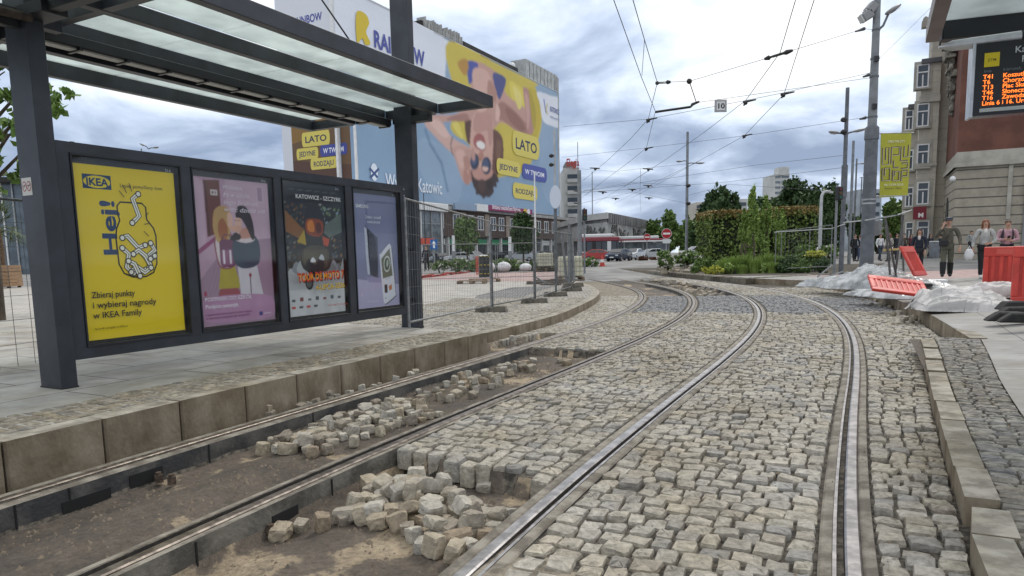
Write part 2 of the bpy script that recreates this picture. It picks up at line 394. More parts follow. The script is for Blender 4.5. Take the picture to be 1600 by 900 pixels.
# ================================================================ tracks: one centre line, rails parallel to it
_K = [0, 3, 6, 9, 12, 15, 18, 21, 24, 27, 30, 34, 38, 43, 50]
_T = [0.4005, 0.4558, 0.4742, 0.4499, 0.3996, 0.339, 0.2757, 0.213, 0.1433, 0.0681, 0.0024, -0.0477, -0.0568, -0.0377, -0.0082]
DS = 0.1
SS = np.arange(-5, 52 + DS, DS)
TH = np.interp(SS, _K, _T)
_i0 = 50
CX_ = np.concatenate([[0], np.cumsum(np.sin(TH[:-1]) * DS)]); CY_ = np.concatenate([[0], np.cumsum(np.cos(TH[:-1]) * DS)])
CX_ = CX_ - CX_[_i0] + 1.5143; CY_ = CY_ - CY_[_i0] + 0.9031
def TP(s, t):
    """track coordinates (along, across) -> x, y arrays"""
    x, y, th = np.interp(s, SS, CX_), np.interp(s, SS, CY_), np.interp(s, SS, TH)
    return x + np.cos(th) * t, y - np.sin(th) * t
def ST(x, y):
    d = (CX_ - x) ** 2 + (CY_ - y) ** 2; i = int(d.argmin()); th = TH[i]
    return float(SS[i]), float((x - CX_[i]) * math.cos(th) - (y - CY_[i]) * math.sin(th))
R_T = [-5.473, -4.010, -2.395, -0.873]
LKT = -5.80            # platform kerb face
ZP = 0.27              # left platform top
def rk_t(s): return np.interp(s, [-5, 1.7, 2.5, 4.0, 6.4, 9.2], [-0.46, -0.39, -0.34, -0.28, -0.2, -0.08])
RK2 = [(5.99, 9.03), (8.05, 13.82), (9.99, 19.34), (10.95, 23.2), (11.31, 25.83), (11.25, 27.6), (10.7, 29.3), (10.05, 31.13)]
LK2 = [(-0.55, 11.05), (0.79, 14.09), (1.54, 16.54), (2.42, 20.06), (2.97, 23.48), (3.18, 27.36), (3.15, 32.12), (2.9, 40)]
def spl(pts, n=6):
    out = []; k = len(pts)
    for i in range(k - 1):
        p0, p1, p2, p3 = pts[max(i - 1, 0)], pts[i], pts[i + 1], pts[min(i + 2, k - 1)]
        for j in range(n):
            t = j / n; out.append(tuple(0.5 * (2 * p1[a] + (p2[a] - p0[a]) * t + (2 * p0[a] - 5 * p1[a] + 4 * p2[a] - p3[a]) * t * t + (3 * p1[a] - p0[a] - 3 * p2[a] + p3[a]) * t ** 3) for a in range(len(p1))))
    return out + [tuple(pts[-1])]
RK2s, LK2s = spl(RK2), spl(LK2)
_rk2 = np.array([ST(*p) for p in RK2s]); _lk2 = np.array([ST(*p) for p in LK2s])

def pit(s, t):
    """1 where the setts are taken out, 0 where they lie"""
    s, t = np.asarray(s, float), np.asarray(t, float); j = 0.12 * (fbm(t * 3 + 7, s * 1.5, 5) - 0.5)
    a = (t < -5.55) & (s < 10.3) & ((s < 7.9) | (t > -6.25 + 0.14 * np.clip(s - 8.5, 0, 2)))
    b = (t > -5.36) & (t < -4.12) & (s < 8.15 + j)
    c = (t > -3.9) & (t < -2.5) & (s < 2.42 - 0.2 * (t + 2.45) + 0 * j)
    d = (t > -5.36) & (t < -4.12) & (s > 22.6) & (s < 33)
    e = (t > -3.9) & (t < -2.5) & (s > 22.6) & (s < 31)
    return a | b | c | d | e
def base_z(s, t):
    x, y = TP(s, t); p = pit(s, t)
    n = fbm(x * 1.6, y * 1.6, 11, 5) - 0.5; n2 = fbm(x * 9, y * 9, 3, 3) - 0.5
    zp = -0.132 + 0.10 * n + 0.02 * n2
    zp = zp - 0.055 * np.exp(-((t + 3.78) / 0.17) ** 2) * (s < 3) - 0.05 * np.exp(-((t + 5.22) / 0.2) ** 2) * (s < 3.4)
    zp = zp + 0.05 * np.exp(-((t + 4.6) / 0.35) ** 2) * (np.abs(s - 1.2) < 2.5)
    zs = -0.027 + 0.010 * n2 + 0.033 * np.clip((1.6 - s + 0.9 * n) / 0.7, 0, 1) * (t > -2.4)
    return np.where(p, zp, zs)

mat_dirt = bpy.data.materials.new('dirt'); mat_dirt.use_nodes = True
def _dirt():
    nt = mat_dirt.node_tree; N, Lk = nt.nodes, nt.links; b = N['Principled BSDF']
    tc = N.new('ShaderNodeTexCoord')
    n1 = N.new('ShaderNodeTexNoise'); n1.inputs['Scale'].default_value = 1.1; n1.inputs['Detail'].default_value = 7; n1.inputs['Roughness'].default_value = 0.62
    n2 = N.new('ShaderNodeTexNoise'); n2.inputs['Scale'].default_value = 26; n2.inputs['Detail'].default_value = 6; n2.inputs['Roughness'].default_value = 0.7
    for n in (n1, n2): Lk.new(tc.outputs['Object'], n.inputs['Vector'])
    r1 = N.new('ShaderNodeValToRGB'); Lk.new(n1.outputs[0], r1.inputs[0]); e = r1.color_ramp.elements
    e[0].position = 0.36; e[0].color = (0.066, 0.053, 0.042, 1); e[1].position = 0.64; e[1].color = (0.40, 0.32, 0.22, 1)
    for p, c in ((0.46, (0.108, 0.087, 0.067, 1)), (0.545, (0.145, 0.117, 0.09, 1)), (0.565, (0.31, 0.245, 0.165, 1))):
        q = e.new(p); q.color = c
    r2 = N.new('ShaderNodeMapRange'); r2.inputs[1].default_value = 0.3; r2.inputs[2].default_value = 0.72; r2.inputs[3].default_value = 0.62; r2.inputs[4].default_value = 1.42; Lk.new(n2.outputs[0], r2.inputs[0])
    mx = N.new('ShaderNodeVectorMath'); mx.operation = 'SCALE'; Lk.new(r1.outputs[0], mx.inputs[0]); Lk.new(r2.outputs[0], mx.inputs[3]); Lk.new(mx.outputs[0], b.inputs['Base Color'])
    r3 = N.new('ShaderNodeMapRange'); r3.inputs[1].default_value = 0.40; r3.inputs[2].default_value = 0.56; r3.inputs[3].default_value = 0.75; r3.inputs[4].default_value = 0.92; Lk.new(n1.outputs[0], r3.inputs[0]); Lk.new(r3.outputs[0], b.inputs['Roughness'])
    bp = N.new('ShaderNodeBump'); bp.inputs['Strength'].default_value = 0.9; bp.inputs['Distance'].default_value = 0.03; Lk.new(n2.outputs[0], bp.inputs['Height']); Lk.new(bp.outputs[0], b.inputs['Normal'])
_dirt()
# bed of sand and dirt under and between the setts
def grid_st(name, s_arr, t_arr, zf, mat):
    Sg, Tg = np.meshgrid(s_arr, t_arr, indexing='ij'); X, Y = TP(Sg, Tg); Z = zf(Sg, Tg)
    n, m = Sg.shape; V = np.stack([X, Y, Z], -1).reshape(-1, 3)
    a = (np.arange(n - 1)[:, None] * m + np.arange(m - 1)[None]).ravel()
    F = np.stack([a, a + 1, a + m + 1, a + m], 1)[:, ::-1]
    return np_mesh(name, V, F, mat, True)
s_b = np.concatenate([np.arange(-2.5, 11, 0.045), np.arange(11, 24, 0.16), np.arange(24, 46, 0.4)])
mat_joint = M('joint_grit', (0.062, 0.054, 0.043), 0.95, var=0.4, scale=18, bump=0.5, bscale=70, col2=(0.13, 0.112, 0.088))
mat_sand = M('joint_sand', (0.20, 0.172, 0.13), 0.95, var=0.3, scale=9, bump=0.5, bscale=70, col2=(0.30, 0.26, 0.20))
_bed = tag(grid_st('track_bed_ground', s_b, np.arange(-7.6, 1.2, 0.045), base_z, mat_dirt), kind='structure')
_bed.data.materials.append(mat_joint); _bed.data.materials.append(mat_sand)
_tb = np.arange(-7.6, 1.2, 0.045); _sm, _tm = np.meshgrid((s_b[:-1] + s_b[1:]) / 2, (_tb[:-1] + _tb[1:]) / 2, indexing='ij')
_xs, _ys = TP(_sm, _tm); _near = (_sm < 1.35 + 0.9 * (fbm(_xs * 1.6, _ys * 1.6, 11, 5) - 0.5)) & (_tm > -2.4); _lft = (_tm < -5.6) & (_sm > 7.9)
_bed.data.polygons.foreach_set('material_index', np.where(pit(_sm, _tm), 0, np.where(_near | _lft, 2, 1)).ravel().astype(np.int32))

# ---------------------------------------------------------------- the setts, each a worn block
STONE = [(0.80, 0.80, 0.82), (1.12, 1.06, 0.94), (0.92, 0.90, 0.86), (1.22, 1.15, 1.02), (0.70, 0.70, 0.72), (1.02, 0.98, 0.92), (1.16, 1.12, 1.06), (0.88, 0.82, 0.74)]
mat_sett = M('granite_sett', (0.325, 0.312, 0.282), 0.72, var=0.35, scale=22, bump=0.55, bscale=55, island=1, ibright=STONE, col2=(0.475, 0.46, 0.425), mix=(0.3, 0.72))
mat_sett_d = M('basalt_sett', (0.20, 0.205, 0.215), 0.7, var=0.3, scale=22, bump=0.4, bscale=55, island=1, ibright=STONE)
mat_sett_p = M('pavement_sett', (0.235, 0.232, 0.222), 0.8, var=0.25, scale=14, bump=0.4, bscale=60, island=1, ibright=STONE)
patchy(mat_sett, .8, .78, 1.12); patchy(mat_sett_p, 1.1, .80, 1.12); mat_sett_b = M('platform_sett', (0.27, 0.25, 0.21), .8, var=.25, scale=14, bump=.4, bscale=60, island=1, ibright=STONE); patchy(mat_sett_b, 1.1, .8, 1.12)
def setts(name, s0, s1, tl, tr, row=0.128, wid=0.128, gap=0.010, zj=0.006, depth=0.15, mask=None, mat=None, ztop=None, seed=1, rand=1.0, dome=0.004):
    g = np.random.default_rng(seed); rows = int((s1 - s0) / row); C = []
    for i in range(rows):
        s = s0 + (i + 0.5) * row; a, b = float(tl(s)), float(tr(s)); w = b - a
        if w < wid * 0.5: continue
        n = max(1, int(round(w / wid * g.uniform(0.93, 1.08)))); ws = g.uniform(0.75, 1.3, n) if n > 1 else np.ones(1); ws = ws / ws.sum() * w
        e = a + np.concatenate([[0], np.cumsum(ws)]); ph = g.uniform(0, 6.28)
        for k in range(n):
            tm = (e[k] + e[k + 1]) / 2
            sm = s + rand * (0.020 * math.sin(tm * 2.3 + i * 0.35 + ph * 0.1) + g.normal(0, 0.010))
            C.append((sm, tm, (row - gap) / 2 * g.uniform(0.88, 1.05), (ws[k] - gap) / 2 * g.uniform(0.93, 1.0)))
    C = np.array(C)
    if mask is not None: C = C[~mask(C[:, 0], C[:, 1])]
    n = len(C)
    base = np.array([(-1, -.78), (-.84, -1), (.84, -1), (1, -.78), (1, .78), (.84, 1), (-.84, 1), (-1, .78)])
    jit = g.normal(0, 0.075 * rand, (n, 8, 2)); out = base[None] + jit
    rot = g.normal(0, 0.05 * rand, n)
    zc = g.normal(0, zj, n); tilt = g.normal(0, 0.045 * rand, (n, 2))
    rings = []
    for sc, dz in ((0.97, -depth), (1.0, -0.018), (0.93, -0.002), (0.5, dome)):
        q = out * sc; ls, lt = q[..., 0] * C[:, 2:3], q[..., 1] * C[:, 3:4]
        cs, sn = np.cos(rot)[:, None], np.sin(rot)[:, None]
        s_, t_ = C[:, 0:1] + ls * cs - lt * sn, C[:, 1:2] + ls * sn + lt * cs
        z_ = np.full_like(s_, dz) + (zc[:, None] + (tilt[:, :1] * ls + tilt[:, 1:] * lt if dz > -0.1 else 0) + (g.normal(0, 0.004 * rand, s_.shape) if dz > -0.1 else 0))
        rings.append((s_, t_, z_))
    ce = (C[:, 0:1], C[:, 1:2], zc[:, None] + dome * 1.1 + g.normal(0, 0.003, (n, 1)))
    Sx = np.concatenate([r[0] for r in rings] + [ce[0]], 1); Tx = np.concatenate([r[1] for r in rings] + [ce[1]], 1); Zx = np.concatenate([r[2] for r in rings] + [ce[2]], 1)
    X, Y = TP(Sx, Tx)
    if ztop is not None: Zx = Zx + ztop(Sx, Tx)
    V = np.stack([X, Y, Zx], -1).reshape(-1, 3); F = []
    for r in range(3):
        for j in range(8): F.append((r * 8 + j, r * 8 + (j + 1) % 8, (r + 1) * 8 + (j + 1) % 8, (r + 1) * 8 + j))
    for j in range(0, 8, 2): F.append((24 + j, 24 + j + 1, 24 + (j + 2) % 8, 32))
    F = np.array(F)[None] + (np.arange(n) * 33)[:, None, None]
    # track coordinates run (along, across to the right): flip so that faces look up
    return tag(np_mesh(name, V, F.reshape(-1, 4)[:, ::-1], mat or mat_sett, False), kind='structure')
cst = lambda v: (lambda s: v)
dark = lambda s, t: (s > 15.4 + 0.2 * np.sin(t * 5)) & (s < 22.4)
def rkt_all(s):
    return np.where(s < 9.25, rk_t(s) + 0.0, np.interp(s, _rk2[:, 0], _rk2[:, 1]) - 0.06)
setts('sett_paving', 8.2, 22.4, cst(-5.34), cst(-4.14), mask=lambda s, t: pit(s, t) | dark(s, t), seed=2)
setts('sett_paving', 2.4, 22.4, cst(-3.87), cst(-2.535), mask=lambda s, t: pit(s + 0.03, t) | dark(s, t), seed=3)
setts('sett_paving', -2.4, 30, cst(-2.265), cst(-1.0), mask=dark, seed=4, gap=0.011, zj=0.007)
setts('sett_paving', -2.4, 27, cst(-0.735), rkt_all, seed=5, wid=0.125, mask=lambda s, t: (s > 16.0) & (s < 21), gap=0.011, zj=0.007)
setts('dark_sett_paving', 15.4, 22.4, cst(-5.30), cst(-4.16), mask=lambda s, t: ~dark(s, t), seed=6, mat=mat_sett_d)
setts('dark_sett_paving', 15.4, 22.4, cst(-3.84), cst(-2.55), mask=lambda s, t: ~dark(s, t), seed=7, mat=mat_sett_d)
setts('dark_sett_paving', 15.4, 22.4, cst(-2.23), cst(-1.03), mask=lambda s, t: ~dark(s, t), seed=8, mat=mat_sett_d)
setts('dark_sett_paving', 16, 21, cst(-0.71), rkt_all, seed=9, mat=mat_sett_d)
lkt = lambda s: np.interp(s, _lk2[:, 0], _lk2[:, 1]) + 0.03
setts('sett_paving', 8.0, 23, lkt, cst(-5.64), mask=lambda s, t: pit(s, t), seed=10, gap=0.005, zj=0.004, rand=0.6, ztop=lambda s, t: -0.012 + 0 * s)
setts('sett_paving', 30, 46, cst(-2.23), cst(-1.03), seed=12, row=0.2, wid=0.22)

# ---------------------------------------------------------------- rails
mat_steel = M('worn_rail_steel', (0.33, 0.315, 0.31), 0.37, 1.0, var=0.22, scale=9, stretch=(1, 1, 1), col2=(0.44, 0.42, 0.41))
mat_steel_d = M('dull_rail_steel', (0.20, 0.17, 0.145), 0.42, 0.75, var=0.3, scale=14, col2=(0.30, 0.26, 0.22))
mat_groove = M('rail_groove_dark', (0.030, 0.026, 0.022), 0.7, var=0.3, scale=30)  # groove walls and floor coloured much darker than the rail head
mat_case = M('rail_casing_top', (0.215, 0.185, 0.145), 0.85, var=0.35, scale=5, bump=0.4, bscale=60, col2=(0.30, 0.27, 0.22))
mat_rubber = M('rail_casing_side', (0.060, 0.060, 0.060), 0.75, var=0.3, scale=3, bump=0.3, bscale=40, col2=(0.12, 0.112, 0.10))
mat_conc = M('rail_casing_concrete', (0.135, 0.125, 0.105), .85, var=.35, scale=4, bump=.35, bscale=40, col2=(0.20, 0.185, 0.155))
mat_rust = M('rust', (0.085, 0.058, 0.040), 0.8, var=0.4, scale=40, bump=0.3)
def sweep(mb, prof, t0, s_arr, mats, sgn=1, caps=True):
    """prof: open list of (dt, z); mats: one per segment"""
    n = len(prof); s_arr = np.asarray(s_arr)
    rows = []
    for (dt, z) in prof:
        x, y = TP(s_arr, t0 + sgn * dt); rows.append(np.stack([x, y, np.full_like(x, z)], -1))
    R = np.stack(rows, 1)
    for j in range(n - 1):
        vs_ = R[:, j:j + 2].reshape(-1, 3); k = len(s_arr)
        fs = [(2 * i, 2 * i + 1, 2 * i + 3, 2 * i + 2) if sgn < 0 else (2 * i + 1, 2 * i, 2 * i + 2, 2 * i + 3) for i in range(k - 1)]
        mb.add(vs_, fs, mats[j], False)
    if caps:
        for i in (0, len(s_arr) - 1):
            mb.add(R[i], [tuple(range(n)) if i else tuple(reversed(range(n)))], mats[0])
s_r = np.concatenate([np.arange(-2.5, 12, 0.25), np.arange(12, 50, 0.3)])
RLAB = ['leftmost tram rail, beside the platform kerb with its dark flank laid bare',
        'right rail of the left tram track, bordering the heap of loose setts',
        'left rail of the right tram track, between the two fields of setts',
        'rightmost shiny grooved tram rail, nearest to the right kerb']
for i, t0 in enumerate(R_T):
    sg = 1 if i in (1, 3) else -1                      # running head on the outer side, groove towards the track centre
    rt = thing('tram_rail', RLAB[i], 'rail', (0, 0, 0), group='tram rails')
    top = mat_steel if i in (2, 3) else mat_steel_d
    mb = MB()
    sweep(mb, [(-0.055, -0.19), (-0.055, -0.001), (-0.038, -0.001), (-0.034, -0.032), (-0.008, -0.032), (-0.002, -0.006), (0.008, 0.0), (0.060, 0.0), (0.068, -0.008), (0.068, -0.19)], t0, s_r,
          [mat_steel_d, top, mat_groove, mat_groove, mat_groove, top, top, top, mat_steel_d], sg)
    mb.build('rail_head', rt)
    for side in (-1, 1):
        mb = MB(); a, b = (-0.115, -0.057) if side < 0 else (0.070, 0.128)
        sweep(mb, [(a, -0.20), (a, -0.016), (a + 0.012, -0.007), (b, -0.004), (b, -0.20)] , t0, s_r, [mat_rubber, mat_case, mat_case, mat_conc if (i == 1 and side > 0) else mat_rubber], sg)
        mb.build('rail_casing', rt)
def rail_bolt(px, py, z, rt):
    p = G(px, py, z); mb = MB()
    mb.tube([(p.x, p.y, z - 0.04), (p.x, p.y, z + 0.015)], 0.032, mat_rust, 6, smooth=False); mb.tube([(p.x, p.y, z + 0.015), (p.x, p.y, z + 0.035)], 0.020, mat_rust, 8)
    mb.build('bolt', rt)
_rails = [o for o in COL.objects if o.name.startswith('tram_rail')]
rail_bolt(248, 745, -0.12, _rails[0]); rail_bolt(268, 748, -0.13, _rails[0]); rail_bolt(423, 828, -0.14, _rails[1])

def flank(px, py, z, sgn, rt, w_=.30, h_=.075, name='flank_pocket'):
    p = G(px, py, z); s, t = ST(p.x, p.y); rtt = R_T[0] if rt is _rails[0] else R_T[1]; e = rtt + (0.1155 if rt is _rails[0] else 0.1285)
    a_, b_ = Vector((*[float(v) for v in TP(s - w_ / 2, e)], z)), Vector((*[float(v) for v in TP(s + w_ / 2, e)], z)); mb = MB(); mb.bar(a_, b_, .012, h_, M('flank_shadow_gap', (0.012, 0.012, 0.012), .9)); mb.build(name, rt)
flank(196, 790, -.135, 1, _rails[0]); flank(252, 745, -.11, 1, _rails[0], .24, .09); flank(430, 812, -.12, 1, _rails[1], .2, .09)
for x, y in ((40, 812), (340, 712), (130, 780), (470, 655)): flank(x, y, -.09, 1, _rails[0], .010, .15, 'flank_joint')
for x, y in ((290, 868), (520, 765)): flank(x, y, -.09, 1, _rails[1], .010, .15, 'flank_joint')
# ---------------------------------------------------------------- left platform
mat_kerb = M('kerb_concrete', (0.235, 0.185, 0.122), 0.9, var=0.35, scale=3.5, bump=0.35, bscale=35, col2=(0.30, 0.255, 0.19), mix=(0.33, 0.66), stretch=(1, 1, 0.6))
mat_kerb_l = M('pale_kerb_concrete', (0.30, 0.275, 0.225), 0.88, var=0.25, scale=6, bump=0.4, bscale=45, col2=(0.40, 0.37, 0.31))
mat_slab = bricks('platform_slabs', (0.32, 0.305, 0.275), (0.39, 0.375, 0.34), (0.085, 0.082, 0.076), 1.2, 0.8, 0.010, 0.75, 0.3, rot=-1.09, var=0.26)
s_p = np.arange(-5, 7.61, 0.2)
edge = [TP(s, LKT - 0.17) for s in s_p]
pts = [(float(a), float(b)) for a, b in edge]
mb = MB(); mb.prism(pts + [(-4.1, 13.2), (-16, 18), (-24, -4)], -0.2, ZP, mat_kerb, mat_slab)
tag(mb.build('platform_pavement'), kind='structure')
# kerb blocks
mb = MB()
bs = [-4.1, -3.05, -2.0, -0.95, 0.1, 1.2, 1.82, 2.42, 3.05, 3.68, 4.32, 4.98, 5.65, 6.35, 7.0, 7.62]
for a, b in zip(bs[:-1], bs[1:]):
    p0, p1 = TP(a + 0.006, LKT), TP(b - 0.006, LKT); q0, q1 = TP(a + 0.006, LKT - 0.18), TP(b - 0.006, LKT - 0.18); j = random.uniform(-0.006, 0.004)
    z1 = ZP + 0.004 + j
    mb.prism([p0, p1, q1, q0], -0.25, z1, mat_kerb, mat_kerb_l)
tag(mb.build('platform_kerb', bevel=0.014), kind='structure')
setts('platform_sett_strip', -3, 7.6, cst(LKT - 0.80), cst(LKT - 0.185), row=0.10, wid=0.115, gap=0.010, zj=0.002, rand=0.5, dome=0.002, mat=mat_sett_b, ztop=lambda s, t: ZP + 0.006 + 0 * s, depth=0.03, seed=21)
# lower curved kerb beyond the platform
for _m in (mat_kerb, mat_kerb_l, mat_slab): patchy(_m, 1.6, .72, 1.12)
def kerb_run(name, pts, w, z0, z1, mat, mtop, side=1, gapn=5, jit=0.0):
    mb = MB(); k = len(pts)
    nrm = []
    for i in range(k):
        a, b = pts[max(i - 1, 0)], pts[min(i + 1, k - 1)]; d = Vector((b[0] - a[0], b[1] - a[1])).normalized(); nrm.append(Vector((-d.y, d.x)) * side * w)
    for i in range(k - 1):
        g = 0.006 if (i % gapn == 0) else 0.0
        a, b = Vector(pts[i]), Vector(pts[i + 1]); d = (b - a).normalized() * g
        mb.prism([tuple(a + d), tuple(b), tuple(b + nrm[i + 1]), tuple(a + d + nrm[i])], z0, z1 + random.uniform(-jit, jit), mat, mtop)
    return tag(mb.build(name, bevel=0.008), kind='structure')
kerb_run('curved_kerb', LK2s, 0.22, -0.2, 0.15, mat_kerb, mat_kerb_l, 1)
mat_plaza = bricks('plaza_paving', (0.36, 0.335, 0.295), (0.43, 0.405, 0.36), (0.22, 0.205, 0.18), 0.4, 0.3, 0.012, 0.8, 0.3, rot=-0.5, var=0.22)
mat_pink = bricks('pink_paving', (0.36, 0.245, 0.225), (0.43, 0.31, 0.285), (0.25, 0.2, 0.18), 0.3, 0.2, 0.01, 0.8, 0.2, rot=-0.5, var=0.18)
lk_in = [(x - 0.22, y + 0.02) for x, y in LK2s]
mb = MB(); mb.prism(lk_in + [(-120, 42), (-120, -10), (-16, 5), (-9, 16.5), (-2.6, 12.2)], -0.2, 0.145, mat_kerb, mat_plaza)
tag(mb.build('plaza_pavement'), kind='structure')
mat_cob_flat = bricks('fence_side_setts', (0.30, 0.275, 0.235), (0.37, 0.345, 0.30), (0.15, 0.135, 0.115), 0.13, 0.11, 0.012, 0.85, 0.5, rot=-0.47, var=0.3)
def sheet(name, pts, z, mat, th=0.0):
    mb = MB(); mb.add([(p[0], p[1], z if len(p) < 3 else p[2]) for p in pts], [tuple(range(len(pts)))], mat)
    o = mb.build(name)
    if o.data.polygons[0].normal.z < 0: o.data.flip_normals()
    return tag(o, kind='structure')
sheet('sett_pavement', [(-0.9, 11.2)] + [(x - 0.02, y) for x, y in lk_in[1:32]] + [(1.2, 27.5), (-1.2, 20), (-4.5, 16.5), (-3.2, 12.4)], 0.151, mat_cob_flat)
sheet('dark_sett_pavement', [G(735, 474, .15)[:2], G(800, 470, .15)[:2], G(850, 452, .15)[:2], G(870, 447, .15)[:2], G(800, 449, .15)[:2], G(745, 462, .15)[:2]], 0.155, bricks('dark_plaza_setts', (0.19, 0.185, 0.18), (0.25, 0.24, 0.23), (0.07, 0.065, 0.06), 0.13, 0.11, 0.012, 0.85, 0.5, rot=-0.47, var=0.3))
sheet('pink_pavement', [G(560, 436, 0.15)[:2], G(860, 440, 0.15)[:2], G(905, 425, 0.15)[:2], G(640, 425, 0.15)[:2]], 0.150, mat_pink)

def off_plaza(s, t):
    x, y = TP(s, t); a, b = TP(7.6, LKT - 0.17), (-4.1, 13.2); return ((b[0] - a[0]) * (y - a[1]) - (b[1] - a[1]) * (x - a[0])) > -0.15
setts('plaza_setts', 8.2, 19.0, lambda s: lkt(s) - 4.2, lambda s: lkt(s) - 0.27, row=0.125, wid=0.135, gap=0.009, zj=0.003, rand=0.8, dome=0.002, depth=0.03, mask=off_plaza, ztop=lambda s, t: 0.158 + 0 * s, seed=41)
# ---------------------------------------------------------------- right side pavements and kerbs
zr = lambda s, t: 0.115 + 0.085 * np.clip((np.asarray(s) - 6) / 3.3, 0, 1)
mb = MB()
RKB = [(9.25, 8.35), (8.35, 7.5), (7.5, 6.75), (6.75, 5.95), (5.95, 5.2), (5.2, 4.5), (4.5, 3.85), (3.85, 3.2), (3.2, 2.62), (2.5, 2.12), (2.1, 1.1), (1.07, 0.1), (0.1, -1), (-1, -2.4)]
for i, (b, a) in enumerate(RKB):
    dx = 0.03 if i in (9,) else (random.uniform(-0.012, 0.012)); rot = -0.03 if i == 9 else 0
    p = [TP(a + 0.006, rk_t(a) + dx + rot), TP(b - 0.006, rk_t(b) + dx), TP(b - 0.006, rk_t(b) + 0.155 + dx), TP(a + 0.006, rk_t(a) + 0.155 + dx)]
    mb.prism([(float(x), float(y)) for x, y in p], -0.2, float(zr(a, 0)) + 0.01 + random.uniform(-0.006, 0.006), mat_kerb, mat_kerb_l)
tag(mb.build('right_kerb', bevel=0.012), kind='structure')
slab_t = lambda s: np.interp(s, [-5, 2, 4.8, 6.6, 9.9], [0.20, 0.24, 0.31, 0.40, 0.66])
mat_rslab = bricks('right_slabs', (0.255, 0.25, 0.24), (0.305, 0.298, 0.285), (0.12, 0.115, 0.11), 1.0, 1.0, 0.009, 0.7, 0.15, rot=-1.12, var=0.2)
grid_r = tag(grid_st('right_pavement_bed', np.arange(-3, 9.6, 0.3), np.arange(-0.20, 0.72, 0.1), lambda s, t: zr(s, t) - 0.03, mat_dirt), kind='structure')
setts('right_sett_pavement', -3, 9.35, lambda s: rk_t(s) + 0.165, slab_t, row=0.075, wid=0.15, gap=0.009, zj=0.003, rand=0.8, dome=0.003, mat=mat_sett_p, ztop=zr, depth=0.05, seed=31)
sl = np.linspace(-3, 9.75, 33); slp = [TP(s, slab_t(s)) for s in sl]
def rz_at(d): return 0.22 + min(0.30, 0.085 * max(0, d))
ds_ = [0.0, 0.7, 1.5, 2.5, 3.6, 8, 20, 60, 140]
mb = MB()
for i in range(len(sl) - 1):
    for j in range(6):
        q = []
        for k, dd in ((i, ds_[j]), (i, ds_[j + 1]), (i + 1, ds_[j + 1]), (i + 1, ds_[j])):
            q.append((slp[k][0] + dd, slp[k][1] - 0.25 * dd, float(zr(sl[k], 0)) + (rz_at(dd) - 0.22) * min(1, max(0, (sl[k] - 4.5) / 5.0))))
        mb.quad(*q, mat_rslab)
tag(mb.build('right_slab_pavement'), kind='structure')
kerb_run('right_curved_kerb', RK2s, 0.20, -0.2, 0.215, mat_kerb, mat_kerb_l, -1)
mat_rpink = bricks('pink_plaza_paving', (0.345, 0.235, 0.215), (0.40, 0.285, 0.262), (0.24, 0.19, 0.175), 0.3, 0.2, 0.008, 0.8, 0.15, rot=-1.12, var=0.15)
mb = MB(); ds_ = [0.0, 0.7, 1.5, 2.5, 3.6, 5, 8, 11, 15, 25, 60, 140]
rows = [tuple(float(v) for v in slp[-1])] + RK2s[2:] + [(9.6, 33.5)]
for i in range(len(rows) - 1):
    for j in range(len(ds_) - 1):
        q = []
        for k, dd in ((i, ds_[j]), (i, ds_[j + 1]), (i + 1, ds_[j + 1]), (i + 1, ds_[j])):
            f = min(1.0, max(0.0, (27 - rows[k][1]) / 6)); z = rz_at(dd) * f + (0.22 + 0.30 * min(1, max(0, (dd - 5) / 10))) * (1 - f)
            if k == 0: z = float(zr(9.75, 0)) + rz_at(dd) - 0.22
            q.append((rows[k][0] + dd, rows[k][1] - 0.25 * dd, z))
        mb.quad(*q, mat_rslab if (rows[i][1] - 0.25 * ds_[j] < 17.5 or ds_[j] < 3.4) else mat_rpink)
tag(mb.build('right_plaza_pavement'), kind='structure')

patchy(mat_rslab, 1.2, .78, 1.1)
# far ground: one sheet to the horizon, rising gently past the track bend
mat_far = M('far_asphalt', (0.20, 0.195, 0.185), 0.85, var=0.25, scale=0.35, col2=(0.27, 0.262, 0.25), bump=0.2, bscale=8)
mat_gnd = M('distant_ground', (0.17, 0.17, 0.155), 0.9, var=0.2, scale=0.05)
ys = [-60, 33.4, 36, 44, 55, 70, 85, 120, 400, 2500]; zs_ = [-0.33, -0.33, -0.03, 0.02, 0.2, 0.42, 0.52, 0.55, 0.55, 0.55]
mb = MB()
for i in range(len(ys) - 1):
    mb.quad((-2500, ys[i], zs_[i]), (2500, ys[i], zs_[i]), (2500, ys[i + 1], zs_[i + 1]), (-2500, ys[i + 1], zs_[i + 1]), mat_far if ys[i] < 120 else mat_gnd)
tag(mb.build('ground'), kind='structure')
def gz(Y): return float(np.interp(Y, ys, zs_))
# puddles in the pits
mat_mud = M('muddy_water', (0.15, 0.122, 0.085), 0.05, var=0.2, scale=2, spec=0.6)
for nm, a in (('puddle', (-2.2, 3.3, -5.33, -4.9)), ('puddle', (-2.2, 2.4, -3.87, -3.5))):
    mb = MB(); s_a = np.linspace(a[0], a[1], 14)
    for i in range(13):
        q = [TP(s_a[i], a[2]), TP(s_a[i], a[3]), TP(s_a[i + 1], a[3]), TP(s_a[i + 1], a[2])]
        mb.add([(x, y, -0.203) for x, y in q], [(3, 2, 1, 0)], mat_mud)
    tag(mb.build(nm), kind='structure')
